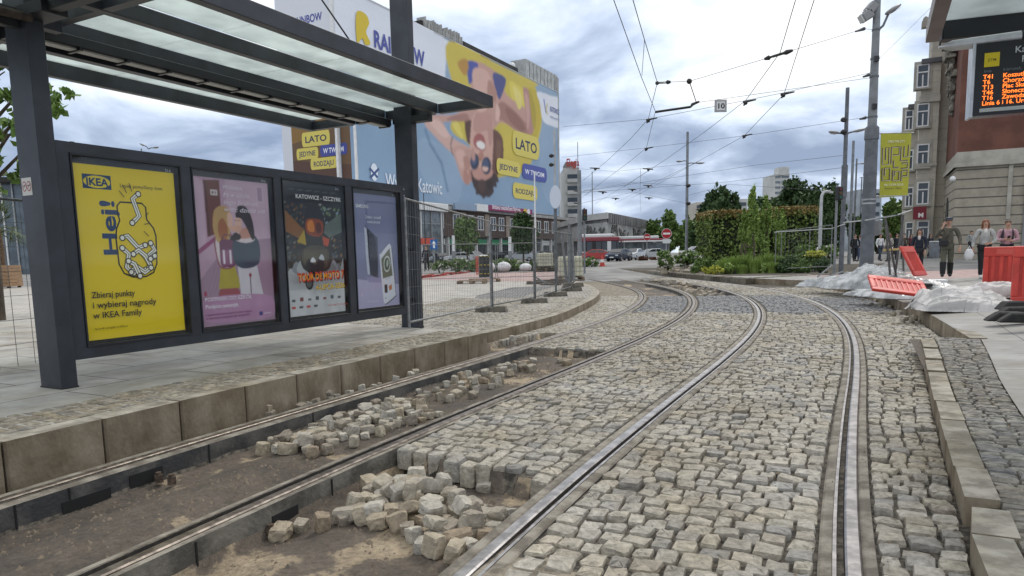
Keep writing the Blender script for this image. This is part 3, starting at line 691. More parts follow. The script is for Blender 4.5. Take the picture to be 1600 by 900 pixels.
# ================================================================ tram stop shelter
A_, B_, Z_ = Vector((0.463, 0.886, 0)).normalized(), Vector((0.886, -0.463, 0)).normalized(), Vector((0, 0, 1))
S0 = Vector((-4.101, 6.237, 0)); SL = 5.597
def SW(a, b, z): return S0 + A_ * a + B_ * b + Z_ * z
def sbox(mb, a0, a1, b0, b1, z0, z1, mat): return mb.box(SW((a0 + a1) / 2, (b0 + b1) / 2, (z0 + z1) / 2), (a1 - a0, b1 - b0, z1 - z0), mat, axes=(A_, B_, Z_))
mat_anth = M('anthracite_paint', (0.026, 0.030, 0.038), 0.42, var=0.18, scale=2.2, bump=0.06, bscale=120)
mat_anth_d = M('dark_anthracite_paint', (0.016, 0.018, 0.022), 0.5, var=0.15, scale=3)
patchy(mat_anth, 2.6, .8, 1.4, (1, 1, 1))
mat_black = M('black_plastic', (0.010, 0.010, 0.011), 0.35)
mat_lightstrip = M('grey_lamp_cover', (0.40, 0.39, 0.36), 0.4, var=0.1, scale=4)
mat_alu = M('brushed_aluminium', (0.55, 0.56, 0.57), 0.35, 0.9, var=0.1, scale=8)
mat_galv = M('galvanised_steel', (0.36, 0.37, 0.37), 0.5, 0.6, var=0.2, scale=7)
def glassmat(name, tint, trans, rough=0.05, frosted=None, refl=0.38):
    if name in _mats: return _mats[name]
    m = bpy.data.materials.new(name); m.use_nodes = True; _mats[name] = m; nt = m.node_tree; N, Lk = nt.nodes, nt.links
    N.remove(N['Principled BSDF']); out = N['Material Output']
    tr = N.new('ShaderNodeBsdfTransparent'); tr.inputs[0].default_value = (*trans, 1)
    gl = N.new('ShaderNodeBsdfGlossy'); gl.inputs['Roughness'].default_value = rough
    lw = N.new('ShaderNodeLayerWeight'); p5 = N.new('ShaderNodeMath'); p5.operation = 'POWER'; p5.inputs[1].default_value = 4.0; Lk.new(lw.outputs['Facing'], p5.inputs[0])
    fr = N.new('ShaderNodeMath'); fr.operation = 'MULTIPLY_ADD'; fr.inputs[1].default_value = refl; fr.inputs[2].default_value = 0.022; Lk.new(p5.outputs[0], fr.inputs[0])
    mx = N.new('ShaderNodeMixShader'); Lk.new(fr.outputs[0], mx.inputs[0]); Lk.new(gl.outputs[0], mx.inputs[2])
    if frosted is not None:
        tl = N.new('ShaderNodeBsdfTranslucent'); nz = N.new('ShaderNodeTexNoise'); nz.inputs['Scale'].default_value = 2.5; nz.inputs['Detail'].default_value = 8
        tc = N.new('ShaderNodeTexCoord'); Lk.new(tc.outputs['Object'], nz.inputs['Vector'])
        rp = N.new('ShaderNodeValToRGB'); Lk.new(nz.outputs[0], rp.inputs[0]); e = rp.color_ramp.elements
        e[0].position, e[1].position = 0.3, 0.62; e[0].color = (*[c * 0.72 for c in tint], 1); e[1].color = (*tint, 1); Lk.new(rp.outputs[0], tl.inputs[0])
        df = N.new('ShaderNodeBsdfDiffuse'); Lk.new(rp.outputs[0], df.inputs[0])
        m3 = N.new('ShaderNodeMixShader'); m3.inputs[0].default_value = 0.22; Lk.new(tl.outputs[0], m3.inputs[1]); Lk.new(df.outputs[0], m3.inputs[2])
        m2 = N.new('ShaderNodeMixShader'); m2.inputs[0].default_value = frosted; Lk.new(tr.outputs[0], m2.inputs[1]); Lk.new(m3.outputs[0], m2.inputs[2]); Lk.new(m2.outputs[0], mx.inputs[1])
    else: Lk.new(tr.outputs[0], mx.inputs[1])
    Lk.new(mx.outputs[0], out.inputs[0]); return m
mat_glass = glassmat('clear_glass', (1, 1, 1), (0.97, 0.98, 0.98))
mat_frost = glassmat('frosted_roof_glass', (0.84, 0.89, 0.86), (0.80, 0.86, 0.84), 0.15, frosted=0.72, refl=0.2)

shelter = thing('tram_shelter', 'dark grey tram stop shelter with glass roof and four lit posters', 'shelter', (0, 0, 0))
def shelter_post(a, ztop):
    mb = MB(); sbox(mb, a, a + 0.15, -0.33, 0.0, ZP - 0.02, ztop, mat_anth)
    o = mb.build('post', shelter, bevel=0.006)
    mb = MB(); sbox(mb, a - 0.004, a + 0.154, -0.334, 0.004, ZP - 0.01, ZP + 0.015, mat_anth_d); mb.build('base_joint', o)
    return o
post_a = shelter_post(0.0, 8.6); post_b = shelter_post(SL, 8.6)
for (a0, a1, b0, b1, z0, z1) in ((-3.2, 5.80, 1.25, 1.36, 3.60, 3.77), (-3.2, 5.70, 0.34, 0.44, 3.60, 3.75), (-3.2, 5.70, -0.67, -0.57, 3.58, 3.76), (-3.2, 5.70, -1.30, -1.18, 3.60, 3.82), (-3.2, 5.80, -2.24, -2.13, 3.60, 3.79)):
    mb = MB(); sbox(mb, a0, a1, b0, b1, z0, z1, mat_anth); mb.build('beam', shelter, bevel=0.006)
for a in (5.70, 0.40, -1.2):
    for b0, b1 in ((0.44, 1.25), (-0.57, 0.34), (-1.18, -0.67), (-2.13, -1.30)):
        mb = MB(); sbox(mb, a, a + 0.09, b0, b1, 3.605, 3.74, mat_anth); mb.build('cross_beam', shelter)
for b0, b1 in ((0.445, 1.245), (-0.565, 0.335)):
    js = [-3.2, -1.2, 0.445, 1.67, 3.06, 4.44, 5.745]
    for a0, a1 in zip(js[:-1], js[1:]):
        mb = MB(); sbox(mb, a0 + 0.009, a1 - 0.009, b0, b1, 3.752, 3.764, mat_frost); mb.build('roof_glass', shelter)
mb = MB(); sbox(mb, -3.2, 5.69, -1.175, -0.675, 3.755, 3.775, mat_anth_d); mb.build('roof_panel', shelter)
js = [-3.2, 0.4, 2.2, 4.0, 5.7]
for a0, a1 in zip(js[:-1], js[1:]):
    mb = MB(); sbox(mb, a0 + 0.01, a1 - 0.01, -2.125, -1.305, 3.765, 3.777, mat_frost); mb.build('roof_glass', shelter)
# lamp strip under the roof
mb = MB(); sbox(mb, 0.17, 5.58, -0.52, -0.36, 3.47, 3.575, mat_anth_d); lamp = mb.build('lamp_housing', shelter, bevel=0.01)
js = np.linspace(0.2, 5.5, 12)
for a0, a1 in zip(js[:-1], js[1:]):
    mb = MB(); sbox(mb, a0 + 0.02, a1 - 0.02, -0.49, -0.39, 3.452, 3.469, mat_lightstrip); mb.build('lamp_cover', lamp)
    mb = MB(); sbox(mb, a1 - 0.018, a1 + 0.012, -0.54, -0.34, 3.44, 3.468, mat_black); mb.build('clip', lamp)
# brackets on top of the near post
mb = MB()
sbox(mb, -0.03, 0.19, -0.36, 0.30, 3.50, 3.60, mat_anth_d); sbox(mb, 0.02, 0.12, 0.05, 1.24, 3.52, 3.62, mat_anth_d)
sbox(mb, -0.9, -0.02, -0.15, -0.06, 3.42, 3.58, mat_anth_d); sbox(mb, 0.16, 0.40, -0.25, -0.14, 3.5, 3.6, mat_anth)
mb.build('roof_bracket', shelter, bevel=0.004)
mb = MB(); sbox(mb, 5.60, 5.75, -0.36, 0.30, 3.50, 3.60, mat_anth_d); mb.build('roof_bracket', shelter, bevel=0.004)
for b, z in ((0.02, 3.50), (0.12, 3.46)):
    mb = MB(); mb.tube([SW(-0.35, b, z), SW(-0.02, b, z + 0.01)], 0.035, M('rust_brown', (0.05, 0.036, 0.026), 0.7, var=0.3, scale=20), 10); mb.build('bolt', shelter)
mb = MB(); mb.tube([SW(0.07, -0.16, 7.6), SW(2.69, 1.30, 3.76)], 0.010, mat_black, 6); mb.build('tie_rod', shelter)
# poster wall
PA0, PA1, PZ0, PZ1 = 0.152, 5.44, 0.512, 2.515
cases = [(0.297, 1.455), (1.578, 2.75), (2.872, 4.055), (4.195, 5.325)]
CZ0, CZ1 = 0.616, 2.42
mb = MB()
sbox(mb, PA0, PA1, -0.17, -0.06, CZ1, PZ1, mat_anth); sbox(mb, PA0, PA1, -0.17, -0.06, PZ0, CZ0, mat_anth)
ed = [PA0] + [v for c in cases for v in c] + [PA1]
for i in range(0, len(ed), 2): sbox(mb, ed[i], ed[i + 1], -0.168, -0.062, CZ0, CZ1, mat_anth)
sbox(mb, PA0 + 0.01, PA1 - 0.01, -0.166, -0.14, CZ0, CZ1, mat_anth_d)
mb.build('poster_wall', shelter)
for z in (0.7, 1.5, 2.3):
    mb = MB(); sbox(mb, PA1 + 0.001, SL - 0.001, -0.14, -0.08, z, z + 0.05, mat_anth_d); mb.build('wall_bracket', shelter)
for z in (2.46, 2.36):
    mb = MB(); mb.tube([SW(PA1 - 0.03, -0.062, z), SW(PA1 - 0.03, -0.048, z)], 0.012, mat_alu, 8); mb.build('screw', shelter)
PW, PH = 1.05, 1.665
def poster_case(i, art):
    a0, a1 = cases[i]; mb = MB(); f = 0.022
    for (x0, x1, z0, z1) in ((a0, a1, CZ1 - f, CZ1), (a0, a1, CZ0, CZ0 + f), (a0, a0 + f, CZ0 + f, CZ1 - f), (a1 - f, a1, CZ0 + f, CZ1 - f)):
        sbox(mb, x0 + 0.002, x1 - 0.002, -0.135, -0.048, z0, z1, mat_anth_d)
    case = mb.build('poster_case', shelter, bevel=0.003)
    mb = MB(); x0, x1, z0, z1 = a0 + f, a1 - f, CZ0 + f, CZ1 - f
    sbox(mb, x0, x1, -0.130, -0.112, z0, z1, mat_black); mb.build('backing', case)
    w = a1 - a0 - 0.11; h = 1.665
    ar = Art(SW(a0 + 0.055, -0.1095, CZ0 + 0.055), A_, Z_, sx=w / PW, sy=h / PH, step=0.00022)
    ar.bk = lambda blur, mot: ar.bake('poster', case, PW, PH, 210, 330, blur, .05, mot, i + 3)
    art(ar); ar.build('poster' if i in (0,) else 'poster_lettering', case)
    t = Art(SW(a1 - 0.15, -0.1095, CZ1 - 0.075), A_, Z_); t.text('S1-L', 0.0, 0, 0.04, '#c8c8c8', 0.01, 'LEFT'); t.build('case_number', case)
    mb = MB(); sbox(mb, x0, x1, -0.068, -0.062, z0, z1, mat_glass); mb.build('glass', case)
def art_yellow(a):
    a.rect(0, 0, PW, PH, '#ecce10')
    a.rect(.075, 1.44, .355, 1.575, '#123a63'); a.ell(.215, 1.507, .132, .058, '#e6cf1c'); a.text('IKEA', .215, 1.472, .098, '#123a63', .035, wid=.215)
    a.text('Lepiej pomyślany dom', .44, 1.475, .052, '#2b2510', .004, 'LEFT', wid=.46)
    a.text('Hej!', .365, .80, .205, '#173a66', .028, 'LEFT', rot=math.pi / 2, wid=.52)
    jar = [(.43, 1.33), (.66, 1.33), (.70, 1.29), (.70, 1.17), (.77, 1.08), (.79, 1.0), (.775, .72), (.73, .63), (.64, .59), (.50, .59), (.41, .63), (.365, .72), (.355, .98), (.37, 1.07), (.41, 1.15), (.395, 1.22), (.395, 1.29)]
    a.line(jar, .016, '#2a2208', True)
    keys = [[(.63, 1.42), (.565, 1.37), (.62, 1.2), (.54, 1.13)], [(.42, .98), (.475, 1.0), (.58, .885), (.66, .91)], [(.41, .88), (.475, .82), (.44, .69), (.51, .63)], [(.72, .93), (.76, .86), (.665, .79), (.69, .72)],
            [(.52, .82), (.58, .86), (.65, .80), (.70, .70), (.64, .66)], [(.48, .64), (.54, .70), (.63, .635), (.70, .68)], [(.46, .75), (.52, .72), (.57, .60)], [(.75, .80), (.70, .77)]]
    for k in keys:
        a.line(k, .060, '#2a2208'); a.line(k, .042, '#f2efe2'); a.line(k, .008, '#6b6550')
        for p in (k[0], k[-1]): a.ell(p[0], p[1], .033, .033, '#2a2208', n=10); a.ell(p[0], p[1], .022, .022, '#f2efe2', n=10)
    for p, q in (((.46, 1.5), (.50, 1.42)), ((.53, 1.52), (.555, 1.44)), ((.42, 1.44), (.47, 1.38)), ((.68, 1.2), (.72, 1.24)), ((.66, 1.12), (.72, 1.13)), ((.65, 1.05), (.70, 1.0))): a.line([p, q], .008, '#4a3e0c')
    for i, t in enumerate(('Zbieraj punkty', 'i wybieraj nagrody', 'w IKEA Family')): a.text(t, .055, .405 - i * .098, .085, '#1c1a12', .012, 'LEFT', wid=(.44, .665, .50)[i])
    a.text('Sprawdź szczegóły na IKEA.pl', .055, .10, .028, '#5d520f', .004, 'LEFT', wid=.33)
def girl(a, x, y, hair, top, skirt, leg, flip=1):
    pass
def tx(a, late, *k, **kw): late.append(lambda: a.text(*k, **kw))
def art_pink(a):
    a.rec = []; late = []
    a.rect(0, 0, PW, PH, '#bd9aae'); a.poly([(0, 0), (PW, 0), (PW, 1.0), (.42, .95), (0, .52)], '#a38498'); a.poly([(.42, .95), (PW, 1.0), (PW, PH), (.42, PH)], '#c7a8b9')
    for i in range(7): a.line([(.05 + .05 * i, .30), (.34 + .06 * i, .95)], .004, '#8f7186')
    a.poly([(0, .80), (.33, 1.02), (.33, 1.07), (0, .86)], '#93406c'); a.poly([(0, .86), (.12, .95), (.12, 1.62), (0, PH)], '#c9a9bb')
    a.poly([(.14, 1.0), (.34, 1.07), (.345, 1.645), (.13, 1.63)], '#6f3a2e'); a.poly([(.15, 1.01), (.18, 1.02), (.17, 1.62), (.14, 1.62)], '#532a22')
    a.rect(.22, 1.47, .31, 1.53, '#d9d1cf'); a.rect(.235, 1.485, .26, 1.515, '#6f3a2e'); a.rect(.275, 1.485, .29, 1.515, '#6f3a2e')
    for i, t in enumerate(('Widziałam,', 'że w szkole', 'tego brakuje,', 'więc dzielę się')): tx(a, late, t, .37, 1.545 - i * .083, .075, '#e6d8e2', .006, 'LEFT', shear=.3, wid=(.28, .38, .50, .60)[i])
    a.rect(.86, 1.42, .97, 1.62, '#cbb4c2'); a.rect(.88, 1.44, .95, 1.60, '#a98ba0')
    # left girl
    a.blob([(.25, .30), (.28, .42), (.50, .42), (.51, .28)], '#9a4a52'); a.poly([(.24, .42), (.29, .68), (.48, .68), (.56, .42)], '#b3a233')
    a.blob([(.22, .95), (.30, 1.08), (.44, 1.08), (.50, .90), (.49, .68), (.28, .66)], '#8c4450'); a.blob([(.24, .95), (.30, 1.07), (.40, 1.06), (.46, .98), (.48, .70), (.29, .68)], '#d8c8ca')
    a.blob([(.25, .98), (.22, 1.12), (.25, 1.30), (.36, 1.36), (.46, 1.32), (.46, 1.20), (.44, 1.0), (.38, .92), (.30, .93)], '#c19a5e'); a.blob([(.30, 1.0), (.29, 1.15), (.36, 1.22), (.42, 1.1), (.38, .96)], '#a5643a')
    a.blob([(.42, 1.14), (.43, 1.28), (.48, 1.27), (.50, 1.18), (.46, 1.12)], '#dbb19e')
    a.rrect(.29, .66, .49, .98, .05, '#6d3358'); a.rrect(.31, .68, .47, .86, .03, '#8f5478'); a.rect(.33, .70, .355, .86, '#e6dde6'); a.rect(.42, .70, .445, .86, '#e6dde6'); a.line([(.33, .98), (.36, 1.03), (.43, 1.03), (.45, .98)], .012, '#50264a')
    # right girl
    a.poly([(.55, .30), (.52, .70), (.80, .72), (.88, .32)], '#d4cdd4'); a.line([(.70, .34), (.70, .55)], .014, '#5a4a58'); a.ell(.70, .56, .02, .025, '#8e2f3a')
    a.blob([(.48, .72), (.47, .92), (.55, 1.06), (.72, 1.08), (.86, .95), (.84, .70), (.62, .64)], '#2d4257'); a.blob([(.50, .98), (.54, 1.06), (.70, 1.08), (.80, .98), (.66, .94)], '#dfd0d2'); a.blob([(.55, 1.00), (.62, 1.10), (.74, 1.12), (.78, 1.02), (.66, .99)], '#c98f7c')
    a.blob([(.52, 1.12), (.54, 1.24), (.60, 1.26), (.62, 1.14), (.57, 1.09)], '#e0b4a0'); a.blob([(.54, 1.24), (.58, 1.36), (.70, 1.36), (.78, 1.22), (.80, 1.02), (.76, .98), (.70, 1.10), (.62, 1.22)], '#2b1c1c'); a.line([(.52, 1.20), (.60, 1.20)], .008, '#3a2020')
    a.blob([(.56, 1.06), (.62, 1.10), (.60, 1.14), (.46, 1.13), (.45, 1.09)], '#d9a892'); a.blob([(.44, .98), (.52, 1.06), (.60, 1.02), (.56, .97)], '#2b1c1c')
    a.blob([(.05, .06), (.04, .30), (.50, .34), (1.0, .29), (1.01, .05), (.5, .03)], '#b78bab')
    tx(a, late, 'PODPASKI DO SZKÓŁ', .035, .285, .062, '#f2e9f1', .012, 'LEFT', wid=.66); tx(a, late, 'Podpisz petycję.', .035, .205, .062, '#f2e9f1', .012, 'LEFT', wid=.46)
    tx(a, late, 'o zapewnienie darmowych środków higieny', .03, .125, .032, '#7c2f63', .004, 'LEFT', wid=.66); tx(a, late, 'w szkolnych toaletach dla wszystkich', .03, .085, .032, '#7c2f63', .004, 'LEFT', wid=.62)
    a.rect(.80, .07, .85, .115, '#3a3a80'); a.line([(.87, .09), (.98, .09)], .012, '#d8c6d6'); a.ell(.06, .37, .02, .03, '#b0395a')
    a.bk(1.0, .10)
    for f in late: f()
def art_moto(a):
    a.rec = []
    a.rect(0, 0, PW, PH, '#17191a'); a.rect(0, 0, PW, .62, '#b9bbbd'); a.rect(0, .0, PW, .34, '#c9cacb')
    g = random.Random(4)
    for i in range(420):
        x, y = g.uniform(0.02, 1.03), g.uniform(.60, 1.46); c = g.choice(['#3a3d35', '#5b3a1d', '#27313a', '#44505a', '#6b6a5c', '#2a2f22', '#7a5a24', '#20252a'])
        if 0.36 < x < .74 and y > .75: c = g.choice(['#20221f', '#2b2a26', '#383226'])
        if x > .62 and y > 1.2: c = g.choice(['#53707f', '#7f97a2', '#6a7f4a', '#8b8f88'])
        w = g.uniform(.010, .036); a.poly([(max(0.01, x - w), y), (x, y - w * .7), (min(1.04, x + w), y + .01), (x + .01, y + w * .8)], c)
    a.poly([(.0, 1.10), (.30, .98), (.33, 1.12), (0, 1.38)], '#8a5a25'); a.poly([(.66, 1.16), (1.05, 1.36), (1.05, 1.10), (.72, 1.0)], '#5f6a62')
    for i in range(16):
        x = g.uniform(.0, 1.0); a.blob([(x, .60), (x + .08, .66 + g.uniform(0, .12)), (x + .16, .60), (x + .08, .55)], g.choice(['#8d9297', '#a4a8ab', '#74797c', '#b5b8b9']))
    a.blob([(.28, .62), (.24, .95), (.36, 1.08), (.55, 1.10), (.74, 1.06), (.84, .92), (.78, .62), (.55, .56)], '#24221c'); a.blob([(.30, .66), (.30, .86), (.54, .92), (.76, .86), (.74, .64), (.54, .60)], '#4a4334')
    for i in range(12): a.line([(.33 + i * .035, .66), (.33 + i * .035, .86)], .008, '#6e6650')
    a.poly([(.20, .96), (.34, 1.12), (.36, .92)], '#b5971d'); a.poly([(.66, 1.04), (.80, 1.0), (.76, .90), (.68, .92)], '#b84a22')
    a.blob([(.36, 1.10), (.35, 1.28), (.42, 1.41), (.54, 1.44), (.66, 1.40), (.72, 1.26), (.69, 1.08), (.54, 1.02)], '#141518'); a.blob([(.38, 1.08), (.38, 1.24), (.52, 1.27), (.68, 1.23), (.67, 1.07), (.54, 1.03)], '#8e3d12'); a.blob([(.41, 1.11), (.41, 1.22), (.50, 1.24), (.52, 1.10)], '#d07a24'); a.blob([(.57, 1.08), (.56, 1.20), (.64, 1.21), (.65, 1.10)], '#5a2410')
    a.rect(0.0, 1.47, PW, PH, '#0c0d10')
    for i in range(6): a.line([(.1 + i * .15, 1.62), (.2 + i * .15, 1.63)], .012, '#4a4d4c')
    # motorcycle
    for cx, cy, r in ((.38, .43, .10), (.60, .50, .05)): a.ell(cx, cy, r * .75, r, '#15161a'); a.ell(cx, cy, r * .5, r * .7, '#5b5d60')
    a.blob([(.32, .62), (.40, .74), (.50, .66), (.60, .76), (.68, .66), (.60, .52), (.46, .50)], '#1d1f24'); a.blob([(.42, .70), (.47, .76), (.52, .70)], '#d7dadc'); a.blob([(.58, .74), (.64, .80), (.68, .72)], '#c0c4c8')
    for i in range(7): a.rrect(.06 + i * .14, .19, .12 + i * .14, .22 + .02 * (i % 2), .008, ('#4b4d50', '#7d3a32', '#5a6570')[i % 3])
    for i in range(4): a.rrect(.05 + i * .13, .10, .12 + i * .13, .13, .008, ('#c0443a', '#50555c')[i % 2])
    a.bk(.8, .22)
    a.text('KATOWICE - SZCZYRK', .525, 1.505, .075, '#e2e2e2', .008, wid=.84)
    for k, (dx, dy, c) in enumerate(((.008, -.010, '#3a0d08'), (0, 0, '#c43414'))):
        a.text('TOUR DE MOTO 7', .50 + dx, .455 + dy, .165, c, .022, rot=.03, wid=.88)
    a.text('TOUR DE MOTO 7', .50, .475, .10, '#e8a11e', .002, rot=.03, wid=.84)
    a.text('4-LIPCA-2026', .66 + .006, .335 - .006, .10, '#3d2a08', .02, rot=.02, wid=.56); a.text('4-LIPCA-2026', .66, .335, .10, '#d8b53a', .018, rot=.02, wid=.56)
    a.text('WWW.MOTO-TOUR.PL', .78, .10, .035, '#b04a40', .006, wid=.40)
def art_phone(a):
    a.rec = []; late = []
    a.rect(0, 0, PW, PH, '#8286a6')
    a.poly([(0, 0), (PW, 0), (PW, .32), (0, .44)], '#b3aecb'); a.rect(0, 1.1, PW, PH, '#797e9f')
    tx(a, late, 'SAMSUNG', .06, 1.46, .07, '#eef0f6', .014, 'LEFT', wid=.28); tx(a, late, 'Zobacz i przejdź', .46, 1.315, .058, '#e8eaf3', .006, wid=.36); tx(a, late, 'nową stronę', .46, 1.245, .058, '#e8eaf3', .006, wid=.30)
    a.poly([(.24, .46), (.30, .38), (.62, .36), (.58, .44)], '#9a94b6')
    a.blob([(.26, 1.18), (.30, 1.18), (.52, 1.05), (.55, 1.0), (.53, .48), (.50, .44), (.30, .50), (.27, .54)], '#4d5268'); a.blob([(.26, 1.17), (.245, 1.14), (.27, .55), (.31, .50), (.33, .55), (.30, 1.12)], '#c7cad8')
    a.blob([(.33, 1.07), (.50, 1.0), (.51, .50), (.34, .54)], '#2f3346')
    for cy in (1.10, 1.0, .90): a.ell(.345, cy, .038, .050, '#171a22'); a.ell(.35, cy, .018, .026, '#3f4760')
    for cy in (1.06, .96): a.ell(.40, cy, .020, .028, '#20232e')
    ph = [(.58, .74), (.62, .80), (.82, .94), (.87, .92), (.89, .86), (.95, .20), (.93, .14), (.70, .04), (.65, .06), (.63, .14)]
    a.blob([(x + .012, y - .012) for x, y in ph], '#22242e'); a.blob(ph, '#dfe0e8'); a.poly([(.62, .72), (.84, .88), (.89, .46), (.64, .42)], '#6d6f5a')
    a.ell(.76, .64, .085, .125, '#d9dad2', rot=-.15); a.ell(.76, .64, .068, .10, '#4f5a4a', rot=-.15); a.ell(.77, .65, .025, .06, '#b7bdb0', rot=-.2)
    a.rrect(.67, .20, .745, .33, .02, '#3a2a2a'); a.poly([(.78, .30), (.86, .33), (.86, .25), (.79, .23)], '#c77a4a'); a.ell(.69, .12, .012, .014, '#7a7f90'); a.ell(.12, .20, .015, .018, '#e8b7c4')
    a.line([(.70, .40), (.84, .44)], .012, '#b4b6c4'); a.line([(.24, .10), (.52, .09)], .010, '#c9c7dc')
    a.bk(.9, .06)
    for f in late: f()
for i, f in enumerate((art_yellow, art_pink, art_moto, art_phone)): poster_case(i, f)
# no-smoking sticker on the near post
st = Art(SW(-0.0015, -0.305, 2.02), B_, Z_, step=0.0004)
st.rect(0, 0, .155, .155, '#d9d5cf')
for cx in (.04, .112):
    st.ell(cx, .08, .034, .045, '#a5484a'); st.ell(cx, .08, .026, .036, '#d9d5cf'); st.line([(cx - .018, .06), (cx + .018, .10)], .008, '#a5484a'); st.line([(cx - .018, .085), (cx + .02, .085)], .008, '#333333')
st.build('sticker', shelter)
# ================================================================ the big building with the banner
BS = 1.85                                                             # metres to one facade unit
BO = Vector((13.0, 175.8, 0)); BL_, BZ0, BZ1 = 43.7, 6.6, 22.5        # right end of the wall; the wall runs back towards the left
def BZ(z): return 1.4 + (z - 1.4) * BS
def BW(a, b, z): return BO - A_ * ((BL_ - a) * BS) + B_ * (b * BS) + Z_ * BZ(z)      # a: 0 at the left corner, BL_ at the right
def bbox(mb, a0, a1, b0, b1, z0, z1, mat): return mb.box(BW((a0 + a1) / 2, (b0 + b1) / 2, (z0 + z1) / 2), ((a1 - a0) * BS, (b1 - b0) * BS, (z1 - z0) * BS), mat, axes=(A_, B_, Z_))
mat_bwall = M('pale_grey_facade', (0.36, 0.355, 0.34), 0.85, var=0.12, scale=0.6, bump=0.15, bscale=3)
mat_roofdark = M('dark_roof_felt', (0.045, 0.042, 0.040), 0.9, var=0.3, scale=1)
mat_ribs = M('ribbed_cladding', (0.42, 0.43, 0.42), 0.7, var=0.15, scale=0.8)
mat_brown = bricks('brown_facade_tiles', (0.085, 0.052, 0.04), (0.115, 0.075, 0.058), (0.05, 0.035, 0.03), 0.6, 0.3, 0.03, 0.7, 0.2, vertical=(0.463, 0.886))
mat_white = M('white_paint', (0.76, 0.76, 0.75), 0.5, var=0.06, scale=3)
mat_window = M('window_glass', (0.035, 0.045, 0.055), 0.12, spec=0.7, var=0.2, scale=1.5)
mat_window_l = M('bright_window_glass', (0.16, 0.19, 0.21), 0.15, spec=0.7, var=0.3, scale=1.0)
bb = thing('office_building', 'large block wrapped in a summer banner of an upside down laughing woman', 'building')
mb = MB(); bbox(mb, 0.1, BL_, -6.2, -0.25, 0.3, BZ1 - 0.1, mat_bwall); mb.build('wall', bb)
mb = MB(); bbox(mb, 0.6, BL_ - 0.1, -5.9, -0.5, BZ1 - 0.1, BZ1 + 0.35, mat_roofdark); bbox(mb, 13.0, 33.0, -6, -0.8, BZ1 + 0.35, BZ1 + 0.95, mat_roofdark); mb.build('roof', bb)
g = random.Random(9)
mb = MB()
for i in range(40):
    a = 13.3 + i * 0.17 + g.uniform(-.05, .05) ; bbox(mb, a, a + .12, -1.6, -0.6, BZ1 + .3, BZ1 + .35 + g.uniform(.4, 1.1), mat_bwall)
mb.build('roof_railing', bb)
for i in range(9):
    a = 34.2 + i * 1.06; mb = MB(); bbox(mb, a, a + 0.84, -2.4, -0.32, BZ1 - 0.1, BZ1 + 2.3, mat_ribs); bbox(mb, a + 0.84, a + 1.06, -2.4, -0.7, BZ1 - 0.1, BZ1 + 2.2, mat_bwall); mb.build('parapet_rib', bb, bevel=0.05)
mb = MB(); mb.ball(tuple(BW(32.2, -1.2, BZ1 + 1.1)), 0.75, mat_white, 12, 8); mb.build('dish_antenna', bb)
mb = MB(); bbox(mb, BL_ - 0.75, BL_ + 0.05, -2.4, -0.24, 4, BZ1 + 2.0, mat_bwall); mb.build('corner_pillar', bb)
mb = MB(); bbox(mb, -0.3, BL_ - 0.8, -0.245, -0.02, BZ0 - 0.05, BZ1 + 0.05, mat_white); mb.build('banner_frame', bb)
# banner artwork, 0..100 across and 0..100 up
def BV(px, py):
    """photo pixel on the banner wall -> banner coordinates"""
    d = RAY(px, py); t = (BO - EYE).dot(B_) / d.dot(B_); p = EYE + d * t
    return ((p - BW(0, 0, 0)).dot(A_) / (BL_ - 0.9) / BS * 100, (p.z - BZ(BZ0)) / (BZ1 - BZ0) / BS * 100)
def bz(*pts): return [BV(640 + x * 260 / 900.0, 90 + y * 260 / 900.0) for x, y in pts]       # points read off an enlarged crop
a = Art(BW(0, 0.0, BZ0), A_, Z_, sx=(BL_ - 0.9) * BS / 100, sy=(BZ1 - BZ0) * BS / 100, step=0.0015); a.rec = []
a.rect(0, 0, 100, 100, '#94abc2')
a.poly([(0, 0), (60, 0), (100, 0), (100, 62), (80, 40), (50, 55), (25, 60), (0, 62)], '#8aa4be')
g = random.Random(3)
def inside(p): return (min(99.5, max(0.5, p[0])), min(99.5, max(0.5, p[1])))
a.blob([BV(660, 215), BV(700, 235), BV(722, 270), BV(716, 315), BV(690, 320), BV(668, 290), BV(652, 250)], '#95adc4')
a.blob([inside(BV(855, 210)), inside(BV(875, 240)), inside(BV(874, 300)), inside(BV(855, 315)), inside(BV(842, 260))], '#93abc3')
a.line([BV(664, 200), BV(672, 225), BV(690, 255), BV(700, 300)], 0.35 * BS, '#6f8aa8')
a.poly([(0, 60), (36, 60), (36, 100), (0, 100)], '#e3e6ee')
a.blob([(34.6, 60), (36.5, 78), (37.5, 93), (38.6, 98), (35, 99.2), (20, 99.5), (20, 58)], '#e3e6ee')
# yellow mattress
yel = [inside(p) for p in [(38.5, 98.8), (39.5, 75), (46, 62), *bz((230, 345), (225, 390), (260, 430), (320, 470), (420, 640), (520, 640), (640, 600), (700, 430), (715, 330), (700, 220), (680, 160)), (85, 99), (62, 99.2)]]
a.blob(yel, '#d0bb4c', 4)
a.blob([inside(p) for p in bz((620, 170), (690, 190), (712, 320), (690, 420), (660, 420), (640, 300))], '#c7b03a')
a.blob(bz((540, 130), (610, 170), (640, 250), (600, 330), (560, 250)), '#dfcc55')
